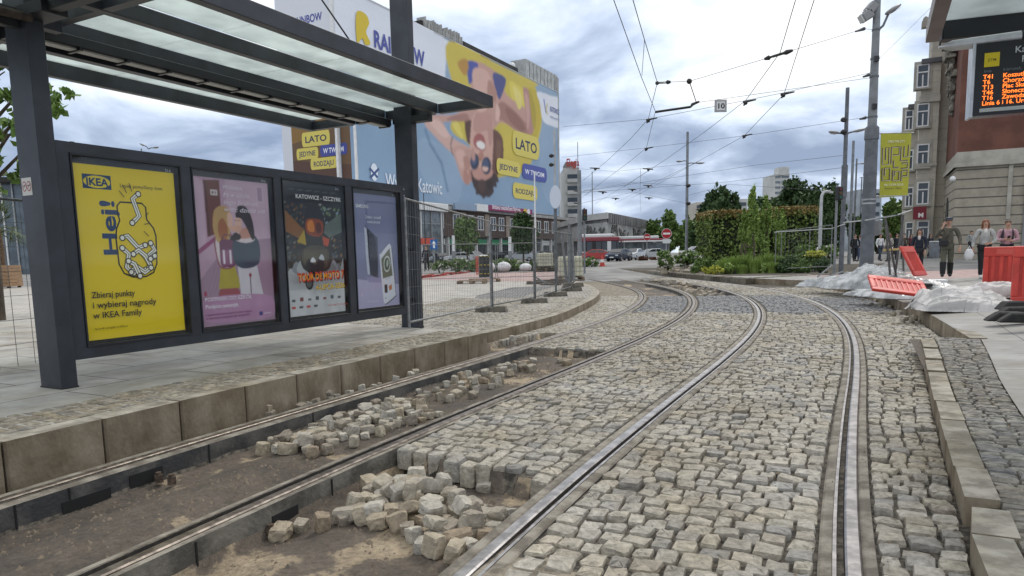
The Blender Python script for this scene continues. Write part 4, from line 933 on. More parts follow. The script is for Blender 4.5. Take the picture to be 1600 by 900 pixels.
# torso, swimsuit and arms
a.blob([inside(p) for p in bz((330, 20), (470, 80), (525, 200), (640, 290), (670, 400), (600, 410), (500, 350), (440, 400), (330, 420), (310, 340), (180, 350), (90, 340), (130, 310), (260, 300), (330, 190))], '#c89c8e', 4)
a.blob(bz((450, 85), (520, 115), (500, 200), (480, 220)), '#4a4f86'); a.blob([inside(p) for p in bz((312, 22), (372, 40), (335, 135), (318, 130))], '#4a55a0')
a.blob([(42, 88), (46, 93), (47, 88), (45, 82)], '#b98a3e')
a.blob(bz((490, 240), (560, 280), (640, 370), (660, 410), (590, 400), (500, 340), (465, 330)), '#a77a6c')
a.blob(bz((615, 160), (655, 200), (668, 330), (665, 410), (635, 400), (625, 280)), '#b98a80')
a.blob(bz((80, 350), (160, 330), (230, 430), (330, 490), (345, 520), (260, 540), (215, 505), (140, 430)), '#d2ac9f')
a.line(bz((232, 430), (222, 470), (228, 510), (238, 530)), 0.16 * BS, '#4a4f5c')
a.blob(bz((230, 490), (300, 480), (345, 510), (335, 600), (340, 660), (310, 685), (285, 660), (250, 560)), '#cba093')
for q in (((300, 600), (318, 640), (322, 685), (300, 680), (290, 640)), ((325, 600), (345, 640), (335, 670), (318, 650))): a.blob(bz(*q), '#b98779')
# hair, face
a.blob(bz((440, 400), (500, 430), (505, 560), (470, 640), (440, 620)), '#6b4637'); a.blob(bz((300, 340), (350, 360), (335, 460), (310, 450)), '#5c3c30')
a.blob(bz((345, 600), (440, 620), (480, 650), (455, 700), (445, 745), (395, 752), (355, 715), (335, 650)), '#3d2a28')
for x, y in ((350, 690), (365, 730), (400, 752), (430, 745), (450, 720), (465, 690), (475, 665)): a.ell(*BV(640 + x * .2889, 90 + y * .2889), 0.7, 1.6, '#3d2a28', n=9)
a.blob(bz((350, 300), (440, 300), (452, 420), (450, 520), (440, 620), (400, 650), (350, 630), (332, 540), (328, 430)), '#d6aa9b', 6)
a.blob(bz((360, 300), (440, 300), (440, 380), (350, 400)), '#c7978a')
a.blob(bz((345, 600), (440, 600), (445, 640), (400, 665), (350, 650)), '#c49385')
a.blob(bz((350, 430), (370, 410), (400, 425), (412, 480), (400, 505), (360, 490), (345, 460)), '#a8605c'); a.blob(bz((362, 460), (385, 452), (408, 470), (402, 495), (370, 486)), '#f1eae4')
a.blob(bz((372, 520), (390, 505), (402, 530), (392, 552), (374, 545)), '#bb8375')
for c, r in (((352, 562), 31), ((415, 585), 33)):
    q = [(c[0] + r * .78 * math.cos(t * math.pi / 8), c[1] + r * 1.45 * math.sin(t * math.pi / 8)) for t in range(16)]
    a.poly(bz(*q), '#2c3550'); q = [(c[0] - 4 + r * .5 * math.cos(t * math.pi / 6), c[1] - 8 + r * .9 * math.sin(t * math.pi / 6)) for t in range(12)]; a.poly(bz(*q), '#4a5878')
a.line(bz((370, 545), (390, 558)), 0.15 * BS, '#8a6a3a')
for q, c in (((345, 60, 420, 75, 440, 150, 400, 210, 350, 170), '#d7aea0'), ((430, 120, 470, 180, 460, 240, 425, 230, 420, 170), '#b58778'), ((365, 210, 410, 215, 415, 280, 370, 290), '#ddb5a7'), ((470, 250, 490, 290, 480, 345, 465, 330), '#e0b8aa'), ((520, 270, 580, 310, 625, 380, 600, 395, 540, 340), '#96695c'), ((625, 190, 645, 230, 650, 330, 638, 390, 630, 300), '#cda196'),
             ((110, 345, 160, 345, 215, 420, 180, 430, 130, 380), '#dfbcb0'), ((250, 510, 290, 500, 300, 560, 275, 600), '#dab2a5'), ((290, 540, 320, 540, 325, 590, 305, 610), '#b98a7c'), ((300, 500, 335, 500, 338, 530, 310, 530), '#c39a8c'), ((200, 330, 300, 300, 320, 340, 250, 345), '#a97c70'), ((420, 330, 445, 340, 448, 430, 432, 480), '#c4958a'), ((340, 480, 355, 520, 350, 560, 335, 540), '#c4958a'),
             ((375, 665, 400, 660, 410, 700, 395, 735, 370, 700), '#4f3833'), ((415, 670, 440, 660, 450, 690, 430, 720), '#2e1f1f'), ((470, 450, 495, 460, 490, 540, 470, 560), '#7d5745'), ((560, 150, 600, 190, 610, 250, 590, 280, 570, 220), '#e8d77a'), ((645, 190, 660, 200, 685, 310, 670, 390), '#b59f32'), ((230, 360, 260, 350, 290, 430, 270, 425), '#e2d06a'), ((500, 560, 560, 620, 600, 640, 540, 640), '#c2ab3c'), ((395, 590, 425, 595, 420, 615, 398, 612), '#e2bcae')):
    a.blob(bz(*[(q[i], q[i + 1]) for i in range(0, len(q), 2)]), c, 4)
# white logo field on the right
a.blob(bz((690, 185), (760, 205), (822, 232), (822, 360), (800, 380), (735, 355), (715, 320), (705, 250)), '#e6e8ef')
a.line(bz((726, 225), (738, 300)), 0.28 * BS, '#3a4aa8'); a.line(bz((746, 248), (738, 280), (746, 310)), 0.28 * BS, '#c9b84a'); p_logo = BV(640 + 760 * .2889, 90 + 283 * .2889)
a.bake('banner', bb, 100, 100, 440, 210, 1.15, .05, .09)
a.text('KATOWICE', p_logo[0] + 3.2, p_logo[1] - 1.0, 0.9 * BS, '#4a5a98', .02, wid=2.9 * BS); a.text('miasto przyszłości', p_logo[0] + 3.2, p_logo[1] - 6.0, 0.5 * BS, '#7a86b0', 0, wid=2.9 * BS)
# pills with the slogan
for (q, t, bg, fg, sz) in ((((552, 400), (700, 425), (700, 560), (556, 520)), 'LATO', '#dccb62', '#232a52', .62), (((468, 540), (598, 570), (596, 650), (468, 628)), 'JEDYNE', '#dccb62', '#2c3362', .48), (((606, 572), (740, 598), (740, 676), (608, 655)), 'W TWOIM', '#4c57a2', '#f0f0f4', .44), (((556, 680), (690, 690), (688, 778), (556, 758)), 'RODZAJU', '#dccb62', '#2c3362', .44)):
    P4_ = bz(*q); x0 = (P4_[0][0] + P4_[3][0]) / 2; x1 = (P4_[1][0] + P4_[2][0]) / 2; y1 = (P4_[0][1] + P4_[1][1]) / 2; y0 = (P4_[2][1] + P4_[3][1]) / 2
    hh = (y1 - y0) * a.sy; a.rrect(x0, y0, x1, y1, hh * .38 / a.sx, bg); a.text(t, (x0 + x1) / 2, (y0 + y1) / 2 - hh * .36 * sz / .62 / a.sy * .62, hh * sz, fg, .02, wid=(x1 - x0) * a.sx * .78)
# left end: logo and name, lower airline line
q = BV(571, 52); a.blob([BV(556, 20), BV(570, 22), BV(576, 36), BV(571, 50), BV(578, 68), BV(570, 70), BV(565, 60), BV(557, 66)], '#d9bd2e', 4)
t0, t1 = BV(583, 62), BV(662, 88); a.text('RAINBOW', t0[0], t0[1] - 3.4, 1.9 * BS, '#4a52a0', .025, 'LEFT', wid=(t1[0] - t0[0]) * a.sx)
c = BV(584, 269); a.ell(c[0], c[1], 1.1, 4.6, '#dfe5ee'); a.poly([BV(578, 262), BV(590, 276), BV(588, 279), BV(576, 264)], '#3f5384'); a.poly([BV(590, 262), BV(577, 276), BV(579, 279), BV(592, 265)], '#3f5384'); 
t0, t1 = BV(602, 290), BV(690, 293); a.text('Wyleć z Katowic', t0[0], t0[1] - 1.0, 1.75 * BS, '#e6ecf4', .012, 'LEFT', wid=(t1[0] - t0[0]) * a.sx)
a.build('banner_lettering', bb)
# left side face of the same building
SB = 6.2
a = Art(BW(0.06, -SB, BZ0), B_, Z_, step=0.003); w, hgt = (SB - 0.2) * BS, (BZ1 - BZ0) * BS       # this face looks to the left: B_ x Z_ = -A_
def SV(px, py):
    d = RAY(px, py); o = BW(0.06, 0, 0); t = (o - EYE).dot(A_) / d.dot(A_); p = EYE + d * t
    return ((p - BW(0.06, -SB, 0)).dot(B_), p.z - BZ(BZ0))
xb0, xb1 = SV(456, 220)[0], SV(548, 230)[0]; yb1 = SV(500, 150)[1]
a.rect(0, 0, w, hgt, '#dcdee3')
a.rect(xb0, 0.2, xb1, yb1, '#6d5238'); a.poly([(xb0, yb1 * .55), (xb1, yb1 * .7), (xb1, yb1), (xb0, yb1)], '#8c6a35'); a.poly([(xb0, 0.2), (xb1, 0.2), (xb1, yb1 * .28), (xb0, yb1 * .38)], '#5a3f33')
for (q, t, bg, fg) in (((471, 205, 516, 228), 'LATO', '#dccb62', '#2c3050'), ((463, 231, 498, 249), 'JEDYNE', '#dccb62', '#3a3c60'), ((500, 225, 543, 243), 'W TWOIM', '#474f98', '#eeeef2'), ((485, 246, 527, 264), 'RODZAJU', '#dccb62', '#3a3c60')):
    x0, y1 = SV(q[0], q[1]); x1, y0 = SV(q[2], q[3]); y1, y0 = SV((q[0] + q[2]) / 2, q[1])[1], SV((q[0] + q[2]) / 2, q[3])[1]
    a.rrect(x0, y0, x1, y1, min(.3, (x1 - x0) * .2), bg, ry=(y1 - y0) * .4); a.text(t, (x0 + x1) / 2, y0 + (y1 - y0) * .28, (y1 - y0) * .62, fg, .02, wid=(x1 - x0) * .76)
x0, y0 = SV(456, 38); x1, y1 = SV(503, 34); a.text('RAINBOW', x0, SV(480, 36)[1], 0.85 * BS, '#4a52a0', .02, 'LEFT', wid=max(2.0, x1 - x0))
a.build('side_banner', bb)
# low wing under the banner
def wall_windows(mb_parent, build_pt, cols, rows_z, w, h, mat_f, mat_g, frame=0.08):
    for a0 in cols:
        for z0 in rows_z:
            mb = MB(); f = frame
            for (u0, u1, v0, v1) in ((0, w, 0, f), (0, w, h - f, h), (0, f, f, h - f), (w - f, w, f, h - f), (w / 2 - f / 2, w / 2 + f / 2, f, h - f)):
                build_pt(mb, a0 + u0, a0 + u1, z0 + v0, z0 + v1, 0.06, mat_f)
            wn_ = mb.build('window', mb_parent)
            mb = MB(); build_pt(mb, a0 + f, a0 + w - f, z0 + f, z0 + h - f, 0.02, mat_g); mb.build('pane', wn_)
lw = thing('shop_building', 'low brown tiled shop row under the big summer banner', 'building')
ZG = 0.5
mb = MB(); bbox(mb, 8.8, 45.2, 0.4, 2.4, 3.3, 5.75, mat_brown); mb.build('wall', lw)
mb = MB(); bbox(mb, 8.8, 45.2, 0.4, 2.0, 0.2, 3.25, M('shop_front_grey', (0.13, 0.13, 0.125), 0.6, var=0.3, scale=0.5)); mb.build('shop_front', lw)
mb = MB(); bbox(mb, 8.8, 45.3, 0.3, 2.7, 5.75, 6.05, M('grey_roof_edge', (0.33, 0.32, 0.31), 0.7, var=0.15, scale=1)); mb.build('roof', lw)
lowpt = lambda mb, u0, u1, z0, z1, d, mat: bbox(mb, u0, u1, 2.405, 2.405 + d, z0, z1, mat)
wall_windows(lw, lowpt, [9.6, 12.4, 15.2, 17.0, 19.6, 21.4, 24.0, 26.2, 28.4, 30.6, 32.8, 35.0, 37.2, 39.4, 41.6, 43.6], [4.0], 1.15, 1.4, mat_white, mat_window)
g = random.Random(5)
for i, a0 in enumerate([9.4, 12.0, 14.6, 17.2, 19.8, 22.4, 25.0, 27.6, 30.2, 32.8, 35.4, 38.0, 40.6, 43.0]):
    mb = MB(); bbox(mb, a0, a0 + 1.9, 2.003, 2.05, 0.5, 2.5, mat_window); mb.build('shop_window', lw)
    c = g.choice(['#7c8a86', '#a89f92', '#23845c', '#b56a4a', '#cfd2d0', '#3c4a5c']) if i not in (3, 4) else '#1d8a5c'
    mb = MB(); bbox(mb, a0, a0 + 2.0, 2.003, 2.15, 2.55, 3.1, P_(c)); mb.build('shop_sign', lw)
    mb = MB(); bbox(mb, a0 - 0.28, a0 - 0.1, 2.0, 2.3, 0.3, 3.28, mat_white); mb.build('pillar', lw)
for i, a0 in enumerate([13.8, 18.4, 23.0, 29.7, 36.4]):
    mb = MB(); bbox(mb, a0, a0 + 0.9, 2.41, 2.5, 3.4, 5.6, M('beige_panel', (0.34, 0.28, 0.23), 0.8, var=0.15, scale=1)); mb.build('wall_panel', lw)
# glazed pavilion on its left
gp_ = thing('glass_pavilion', 'glazed corner pavilion with a white flat roof left of the brown shops', 'building')
mb = MB(); bbox(mb, -3.5, 8.6, 0.5, 4.4, 5.3, 5.95, mat_white); mb.build('roof', gp_, bevel=0.05)
mb = MB(); bbox(mb, -3.0, 8.3, 0.6, 4.0, 0.2, 5.25, mat_window_l); mb.build('glass_wall', gp_)
for i in range(8):
    mb = MB(); bbox(mb, -3.0 + i * 1.55, -2.88 + i * 1.55, 4.005, 4.1, 0.2, 5.28, mat_white if i % 3 else mat_galv); mb.build('mullion', gp_)
for z in (2.6, 4.2):
    mb = MB(); bbox(mb, -3.0, 8.3, 4.002, 4.06, z, z + 0.1, mat_galv); mb.build('transom', gp_)
mb = MB(); bbox(mb, 4.6, 6.6, 4.11, 4.2, 2.5, 3.0, P_('#d2553e')); mb.build('red_sign', gp_)
# roof boards above the shop row: blue and white panels and the purple sign
s1 = thing('rooftop_sign', 'purple rooftop sign with white lettering over the brown shops', 'sign')
p0, p1 = D(763, 320, 78), D(832, 333, 84)
def board(parent, name, px0, py0, px1, py1, Yd, mat, d=0.25):
    o = BW(0, 3.0, 0); r0 = RAY(px0, py0); t = (o - EYE).dot(B_) / r0.dot(B_); a0 = EYE + r0 * t; r1 = RAY(px1, py1); t = (o - EYE).dot(B_) / r1.dot(B_); a1 = EYE + r1 * t
    u0, u1 = (a0 - BW(0, 0, 0)).dot(A_) / BS, (a1 - BW(0, 0, 0)).dot(A_) / BS; zi = lambda z: 1.4 + (z - 1.4) / BS
    mb = MB(); bbox(mb, u0, u1, 3.0 - d, 3.0, zi(a1.z), zi(a0.z), mat); ob = mb.build(name, parent); return ob, u0, u1, zi(a1.z), zi(a0.z)
ob, u0, u1, z0, z1 = board(s1, 'sign_board', 763, 320, 832, 335, 80, P_('#8a2a5c'))
a = Art(BW(u0, 3.003, z0), A_, Z_, sx=BS, sy=BS, step=0.006); a.text('Będziesz mieszkańcem Parkowa', .8, (z1 - z0) * .34, .62 * BS, '#f0e4ea', .02, 'LEFT', wid=(u1 - u0) * .62 * BS); a.ell((u1 - u0) * .82, (z1 - z0) * .5, .5, .3, '#d8b04a'); a.ell((u1 - u0) * .90, (z1 - z0) * .5, .4, .3, '#e6e0ea'); a.build('lettering', s1)
s2 = thing('rooftop_board', 'plain blue grey board with white end on the shop roof', 'board')
board(s2, 'blue_panel', 711, 317, 745, 330, 80, P_('#8fa2b8')); board(s2, 'white_panel', 745, 318, 763, 331, 80, mat_white)

# ================================================================ other distant buildings
def block(name, label, x0, x1, y_top, Y, depth, mat, base=0.3, cat='building', group=None):
    """plain building body seen between photo columns x0..x1 at distance Y; returns thing, left point, right point, top"""
    p, q = D(x0, y_top, Y), D(x1, y_top, Y); t = thing(name, label, cat, group=group); zt = p.z
    mb = MB(); mb.box(((p.x + q.x) / 2, Y + depth / 2, (zt + base) / 2), (q.x - p.x, depth, zt - base), mat); mb.build('wall', t)
    return t, p.x, q.x, zt
mat_hr = M('highrise_concrete', (0.52, 0.52, 0.50), 0.8, var=0.1, scale=0.2)
mat_hrd = M('plain_mid_grey', (0.20, 0.20, 0.20), 0.8, var=0.2, scale=0.3)  # plain grey shared by roof houses, hall base, flyover and pipe
# tower with balconies right of the banner
t, xa, xb, zt = block('residential_tower', 'white tower block with rows of balconies beside the banner', 881, 905, 262, 180, 14, mat_hr)
fl = int((zt - 8) / 2.9)
for i in range(fl):
    z = zt - 2.3 - i * 2.9
    mb = MB(); mb.box(((xa + xb) / 2 + .5, 179.95, z), ((xb - xa) * .8, 0.3, 1.2), mat_window); mb.build('window_band', t)
    mb = MB(); mb.box(((xa + xb) / 2 + .5, 179.6, z - 1.0), ((xb - xa) * .84, 0.9, 0.9), mat_hr); mb.build('balcony', t)
a = Art((xa + .6, 179.5, zt + .3), (1, 0, 0), (0, 0, 1), step=.02); a.text('Elegia', 0, 0, 2.6, '#b5423c', .03, 'LEFT', wid=3.2); a.build('roof_lettering', t)
mb = MB(); mb.box(((xa + xb) / 2, 186, zt + .8), ((xb - xa) * .7, 9, 1.6), mat_hrd); mb.build('roof_house', t)
# grey hall with a relief frieze
mat_relief = M('relief_concrete', (0.40, 0.40, 0.385), 0.9, var=0.16, scale=0.5, bump=0.6, bscale=1.6)
hall = thing('exhibition_hall', 'grey flat hall with a carved relief frieze and dark base behind the buses', 'building')
pc, pl, prr = D(948, 373, 105), D(914, 373, 112), D(1013, 373, 135)
def wall_prism(parent, name, pts, z0, z1, mat, off=0.0): 
    mb = MB(); mb.prism(pts, z0, z1, mat); return mb.build(name, parent)
far_l = (pl.x - 3, pl.y + 30); far_r = (prr.x + 2, prr.y + 20)
zt1 = D(948, 347, 105).z; zt2 = D(948, 332, 105).z; zt3 = D(948, 373, 105).z
ex = lambda k: [(pc.x, pc.y - k), (pl.x - k, pl.y), far_l, far_r, (prr.x + k, prr.y)]
wall_prism(hall, 'relief_wall', ex(0), zt3, zt1, mat_relief); wall_prism(hall, 'dark_band', ex(-0.15), zt1, zt1 + .5, mat_hrd); wall_prism(hall, 'parapet', ex(0.5), zt1 + .5, zt2, mat_hr); wall_prism(hall, 'base', ex(-1.5), 0.3, zt3, mat_hrd)
g = random.Random(2)
mb = MB()
for i in range(46):
    k = g.uniform(.06, .94); p = pc.lerp(prr, k) if i > 14 else pc.lerp(pl, g.uniform(.1, .9)); d = (prr - pc if i > 14 else pc - pl).normalized(); nn = Vector((d.y, -d.x, 0))
    z = g.uniform(zt3 + .8, zt1 - .6); h = g.uniform(.6, 1.6); wd = g.uniform(.15, .4)
    c = Vector((p.x, p.y, z)) + nn * .1; ax = (d * math.cos(k * 9) + Z_ * math.sin(k * 9)); az = nn.cross(ax)
    mb.box(c, (h, .22, wd), M('relief_dark', (0.15, 0.15, 0.145), .9), axes=(ax, nn, az))
mb.build('relief_figures', hall)
for i in range(26):
    p = pc.lerp(prr, (i + .5) / 26); mb = MB(); d = (prr - pc).normalized(); nn = Vector((d.y, -d.x, 0)); mb.box(Vector((p.x, p.y, zt2 - .8)) + nn * .35, (.35, .5, 1.5), mat_hrd, axes=(d, nn, Z_)); mb.build('parapet_slot', hall)
# far slim tower
t, xa, xb, zt = block('residential_tower', 'slim white tower block far off above the trees', 1211, 1234, 272, 420, 20, mat_hr)
mb = MB(); mb.box(((xa + xb) / 2 + 1, 424, zt + 1.5), ((xb - xa) * .6, 10, 5), mat_hr); mb.build('roof_house', t)
for i in range(16):
    z = zt - 1.6 - i * 3.1
    for u0, u1 in ((xa + .3, xa + 3.2), (xa + 4.0, xb - .4)):
        mb = MB(); mb.box(((u0 + u1) / 2, 419.9, z), (u1 - u0, .4, 1.3), mat_window_l); mb.build('window_band', t)
for lab, x0, x1, yt, Y, mat in (('pale block of flats half hidden behind the round tree', 1140, 1168, 311, 260, mat_hr), ('beige block of flats at the far left of the dark trees', 1088, 1100, 316, 300, M('beige_render', (0.46, 0.42, 0.36), .85, var=.1, scale=.2)),
                          ('reddish block far down the street behind the poles', 1334, 1344, 300, 240, M('red_render', (0.36, 0.16, 0.12), .85, var=.1, scale=.2)), ('grey glass block far down the street on the right', 1343, 1378, 296, 230, M('bluegrey_facade', (0.33, 0.36, 0.39), .6, var=.15, scale=.2)),
                          ('long low grey building behind the red and white buses', 1010, 1035, 362, 150, mat_hrd)):
    t, xa, xb, zt = block('apartment_building', lab, x0, x1, yt, Y, 18, mat)
    for i in range(max(1, min(9, int((zt - 3) / 3)))):
        mb = MB(); mb.box(((xa + xb) / 2, Y - .05, zt - 1.9 - 3 * i), ((xb - xa) * .84, .3, 1.2), mat_window); mb.build('window_band', t)
# footbridge / dark flyover behind the pole on the right
fb = thing('flyover', 'grey concrete flyover behind the yellow banner pole', 'bridge'); p, q = D(1366, 362, 120), D(1420, 352, 100)
mb = MB(); mb.bar(p, q, 5, 2.2, mat_hrd); mb.build('deck', fb); mb = MB(); mb.bar(p + Vector((0, -2.6, 1.4)), q + Vector((0, -2.6, 1.4)), .15, .9, mat_hr); mb.build('parapet', fb)
mb = MB(); mb.box((p.lerp(q, .3).x, 114, 1.6), (1.2, 1.2, 3.6), mat_hr); mb.build('pillar', fb)

# ================================================================ buildings on the right
mat_beige = bricks('beige_rusticated_wall', (0.33, 0.295, 0.23), (0.365, 0.325, 0.255), (0.12, 0.108, 0.09), 60.0, 0.80, 0.06, 0.85, 0.5, vertical=(0.886, -0.463), var=0.16)
mat_redw = M('red_render_wall', (0.150, 0.062, 0.042), 0.85, var=0.18, scale=0.5, bump=0.25, bscale=8)
mat_greyb = bricks('grey_beige_render', (0.46, 0.425, 0.35), (0.49, 0.45, 0.375), (0.36, 0.335, 0.28), 40.0, 1.1, 0.03, 0.85, 0.15, vertical=(0.886, -0.463), var=0.12)
mat_greybd = M('grey_beige_trim', (0.40, 0.375, 0.32), 0.85, var=0.14, scale=0.8)
mat_slate = M('slate_roof', (0.12, 0.12, 0.13), 0.8, var=0.2, scale=1)
ZR = 0.52
# red and beige corner building
YC = 62.0
rb = thing('corner_building', 'corner building with beige stone base and brick red upper wall', 'building')
c0 = D(1495, 262, YC); cL = D(1478, 262, YC + 9)
def rquad(name, P0, P1, z0, z1, th, mat, parent, out):
    mb = MB(); d = (P1 - P0); d.z = 0; L = d.length; d.normalize(); n = Vector((d.y, -d.x, 0)) * out
    mb.box((P0 + P1) / 2 * 1.0 + Vector((0, 0, (z0 + z1) / 2 - (P0.z + P1.z) / 2)) - n * (th / 2), (L, th, z1 - z0), mat, axes=(d, n, Z_)); return mb.build(name, parent)
C0 = Vector((c0.x, c0.y, 0)); CLF = Vector((cL.x, cL.y, 0)); CR = C0 + B_ * 36
zcorn = D(1495, 262, YC).z; zred = D(1495, 238, YC).z
rquad('base_wall', C0, CR, ZR - .3, zcorn, 8, mat_beige, rb, 1); rquad('base_wall', CLF, C0 + Vector((-.02, .02, 0)), ZR - .3, zcorn, 1.0, mat_beige, rb, 1)
rquad('cornice', C0 + Vector((-.35, -.2, 0)), CR + Vector((0, -.2, 0)), zcorn, zcorn + .35, 8, mat_greybd, rb, 1); rquad('cornice', CLF + Vector((-.3, 0, 0)), C0 + Vector((-.36, -.2, 0)), zcorn, zcorn + .35, 1.2, mat_greybd, rb, 1)
rquad('plinth_band', C0, CR, zcorn + .35, zred, 8, mat_greybd, rb, 1); rquad('plinth_band', CLF, C0 + Vector((-.02, .02, 0)), zcorn + .35, zred, 1, mat_greybd, rb, 1)
q0, q1 = C0 + A_ * .3, C0 + A_ * .3 + B_ * 7.4
rquad('red_wall', q0, q1, zred, 40, 7, mat_redw, rb, 1); rquad('red_wall', CLF + Vector((.1, .2, 0)), q0 + Vector((-.02, .0, 0)), zred, 40, 1, mat_redw, rb, 1)
rquad('stone_bay', q1 + B_ * .05 - A_ * .45, q1 + B_ * 2.3 - A_ * .45, zred, 40, 7, mat_greyb, rb, 1)
rquad('red_wall', q1 + B_ * 2.35, CR + A_ * .3, zred, 40, 7, mat_redw, rb, 1)
dR = (CR - C0).normalized(); nR = Vector((dR.y, -dR.x, 0))
def rb_box(name, a, z, w, h, d, mat, parent): 
    mb = MB(); mb.box(C0 + dR * a + nR * (d / 2 + .003) + Z_ * z, (w, d, h), mat, axes=(dR, nR, Z_)); return mb.build(name, parent)
for a_, zz, w_, h_ in ((6.6, 5.2, 1.5, 3.9), (10.2, 5.2, 1.5, 3.9), (13.9, 5.2, 1.5, 3.9)):
    wn_ = rb_box('window', a_, zz, w_, h_, .12, mat_greybd, rb)
    for k in (-1, 1): 
        mb = MB(); mb.box(C0 + dR * (a_ + k * .32) + nR * .16 + Z_ * zz, (.5, .05, h_ - .5), mat_window_l, axes=(dR, nR, Z_)); mb.build('pane', wn_)
rb_box('drain_pipe', 5.05, (zcorn + ZR) / 2, .18, zcorn - ZR, .2, mat_hrd, rb)
rb_box('ledge', 3.9, zcorn - 2.3, .3, 4.6, .12, mat_greybd, rb)
# arched slit window on the chamfer and carved bracket on the red wall
dL = (C0 - CLF).normalized(); nL = Vector((dL.y, -dL.x, 0))
mb = MB(); o_ = CLF + dL * 4.2 + nL * .02; mb.extrude([(-.9, 0), (.9, 0), (.9, 4.6), (.6, 5.6), (0, 6.2), (-.6, 5.6), (-.9, 4.6)], o_ + Z_ * (zcorn - 8.4), dL, Z_, nL, .1, mat_window); mb.build('arched_window', rb)
g = random.Random(8); mb = MB()
zb = D(1484, 150, YC + 5).z
mc_ = M('weathered_carving', (0.20, 0.185, 0.155), .9, var=.5, scale=2.2, bump=.6, bscale=6)
for i in range(46):
    z = zb + g.uniform(-1.8, 4.8); wd = max(.15, .35 + (z - zb) * .10); c_ = CLF + dL * (4.6 + g.uniform(-wd, wd) * 2.2) + nL * g.uniform(.0, .25 + max(0, z - zb) * .14) + Z_ * z
    mb.box(c_, (g.uniform(.25, .8), g.uniform(.3, .6), g.uniform(.2, .9)), mc_, axes=((dL * math.cos(i) * .3 + dL).normalized(), nL, Z_)) if i % 2 else mb.ball(tuple(c_), (g.uniform(.15, .4), g.uniform(.15, .35), g.uniform(.25, .7)), mc_, 7, 5, .2)
for k, (z0, w0) in enumerate(((4.6, 1.5), (3.4, 1.25), (2.2, 1.0), (.9, .8))): mb.box(CLF + dL * 4.6 + nL * (.2 + .12 * (4 - k)) + Z_ * (zb + z0), (w0 * 2, .5 + .1 * (4 - k), .3), mc_, axes=(dL, nL, Z_))
mb.build('carved_bracket', rb)
mb = MB(); pl_ = C0 + Vector((-.6, -.5, zcorn - 1.0)); mb.ball(tuple(pl_), .24, mat_white, 10, 7); mb.build('wall_lamp', rb)
# grey-beige apartment house with the tower bay
ab = thing('apartment_house', 'tall grey beige apartment house with bay windows and stepped gable', 'building')
YB = 72.0
AO = Vector((D(1455, 388, YB).x, YB, 0))
def AP(x, Y=YB, y=388):
    """photo column -> point on the facade plane (or one stepped back/forward by Y-YB)"""
    d = RAY(x, y); o = AO + A_ * (Y - YB); t = (o - EYE).dot(A_) / d.dot(A_); p = EYE + d * t; return Vector((p.x, p.y, 0))
def APz(x, y, Y):
    d = RAY(x, y); o = AO + A_ * (Y - YB); t = (o - EYE).dot(A_) / d.dot(A_); return EYE + d * t
def apt(name, x0, x1, ytop, Y, dep, mat=mat_greyb, ybot=None):
    zt = APz((x0 + x1) / 2, ytop, Y).z; z0 = ZR - .3 if ybot is None else APz((x0 + x1) / 2, ybot, Y).z
    p, q = AP(x0, Y), AP(x1, Y); mb = MB(); mb.box((p + q) / 2 + A_ * (dep / 2) + Z_ * ((zt + z0) / 2), ((q - p).length, dep, zt - z0), mat, axes=(B_, A_, Z_)); return mb.build(name, ab)
apt('main_wall', 1455, 1500, -30, YB, 14); apt('side_wall', 1412, 1430, 168, YB + 2.0, 12); apt('bay', 1427, 1456, 98, YB - 1.0, 12)
apt('bay_roof', 1426, 1457, 92, YB - 1.4, 12, mat_slate, 99); apt('side_roof', 1409, 1431, 163, YB + 1.5, 12, mat_slate, 170); apt('bay_ledge', 1425, 1457, 150, YB - 1.3, 10, mat_greybd, 160); apt('bay_ledge', 1425, 1457, 255, YB - 1.2, 10, mat_greybd, 260)
apt('gable', 1440, 1457, 78, YB + .5, 10, mat_greyb, 95); apt('gable', 1441, 1451, 42, YB + 1, 6, mat_greybd, 80); apt('gable', 1452, 1475, 30, YB + 2, 8, mat_greyb, 80); apt('gable', 1458, 1475, 5, YB + 2.5, 8, mat_greyb, 40)
mb = MB(); mb.extrude([(-.33, 0), (.33, 0), (.33, .5), (.2, .9), (0, 1.05), (-.2, .9), (-.33, .5)], APz(1446, 42, YB + 1), B_, Z_, A_, .8, mat_greybd); mb.build('gable_finial', ab)
def win(xc, yc, wpx, hpx, Y):
    c = APz(xc, yc, Y); w, h = wpx * c.y / FPX * 1.25, hpx * c.y / FPX; mb = MB(); f = .12; F_ = -A_
    def bx(u, v, a, b, d, th, mat): mb.box(c + B_ * u + Z_ * v + F_ * d, (a, th, b), mat, axes=(B_, A_, Z_))
    bx(0, 0, w + .5, h + .6, .03, .06, mat_greybd)
    for (u, v, a, b) in ((0, h / 2 - f / 2, w, f), (0, -h / 2 + f / 2, w, f), (-w / 2 + f / 2, 0, f, h - 2 * f - .01), (w / 2 - f / 2, 0, f, h - 2 * f - .01), (0, h * .16, w - 2 * f - .01, f), (0, -.2 * h, f, h * .5)): bx(u, v, a, b, .11, .09, mat_white)
    bx(0, -h / 2 - .12, w + .3, .16, .2, .4, mat_greybd)
    wi = mb.build('window', ab); mb = MB(); bx(0, 0, w - f * 2 - .02, h - f * 2 - .02, .075, .03, mat_window); mb.build('pane', wi)
for yc in (119, 180, 243, 302, 360): win(1442, yc, 13, 34 if yc < 330 else 30, YB - 1.0)
for yc in (188, 250, 308, 362): win(1420.5, yc, 9, 30, YB + 2.0)
apt('string_course', 1455, 1500, 318, YB - .2, 2, mat_greybd, 321)
ms = thing('restaurant_sign', 'small square maroon sign with a white M on the house corner', 'sign'); c = APz(1437, 333, YB - 2.2)
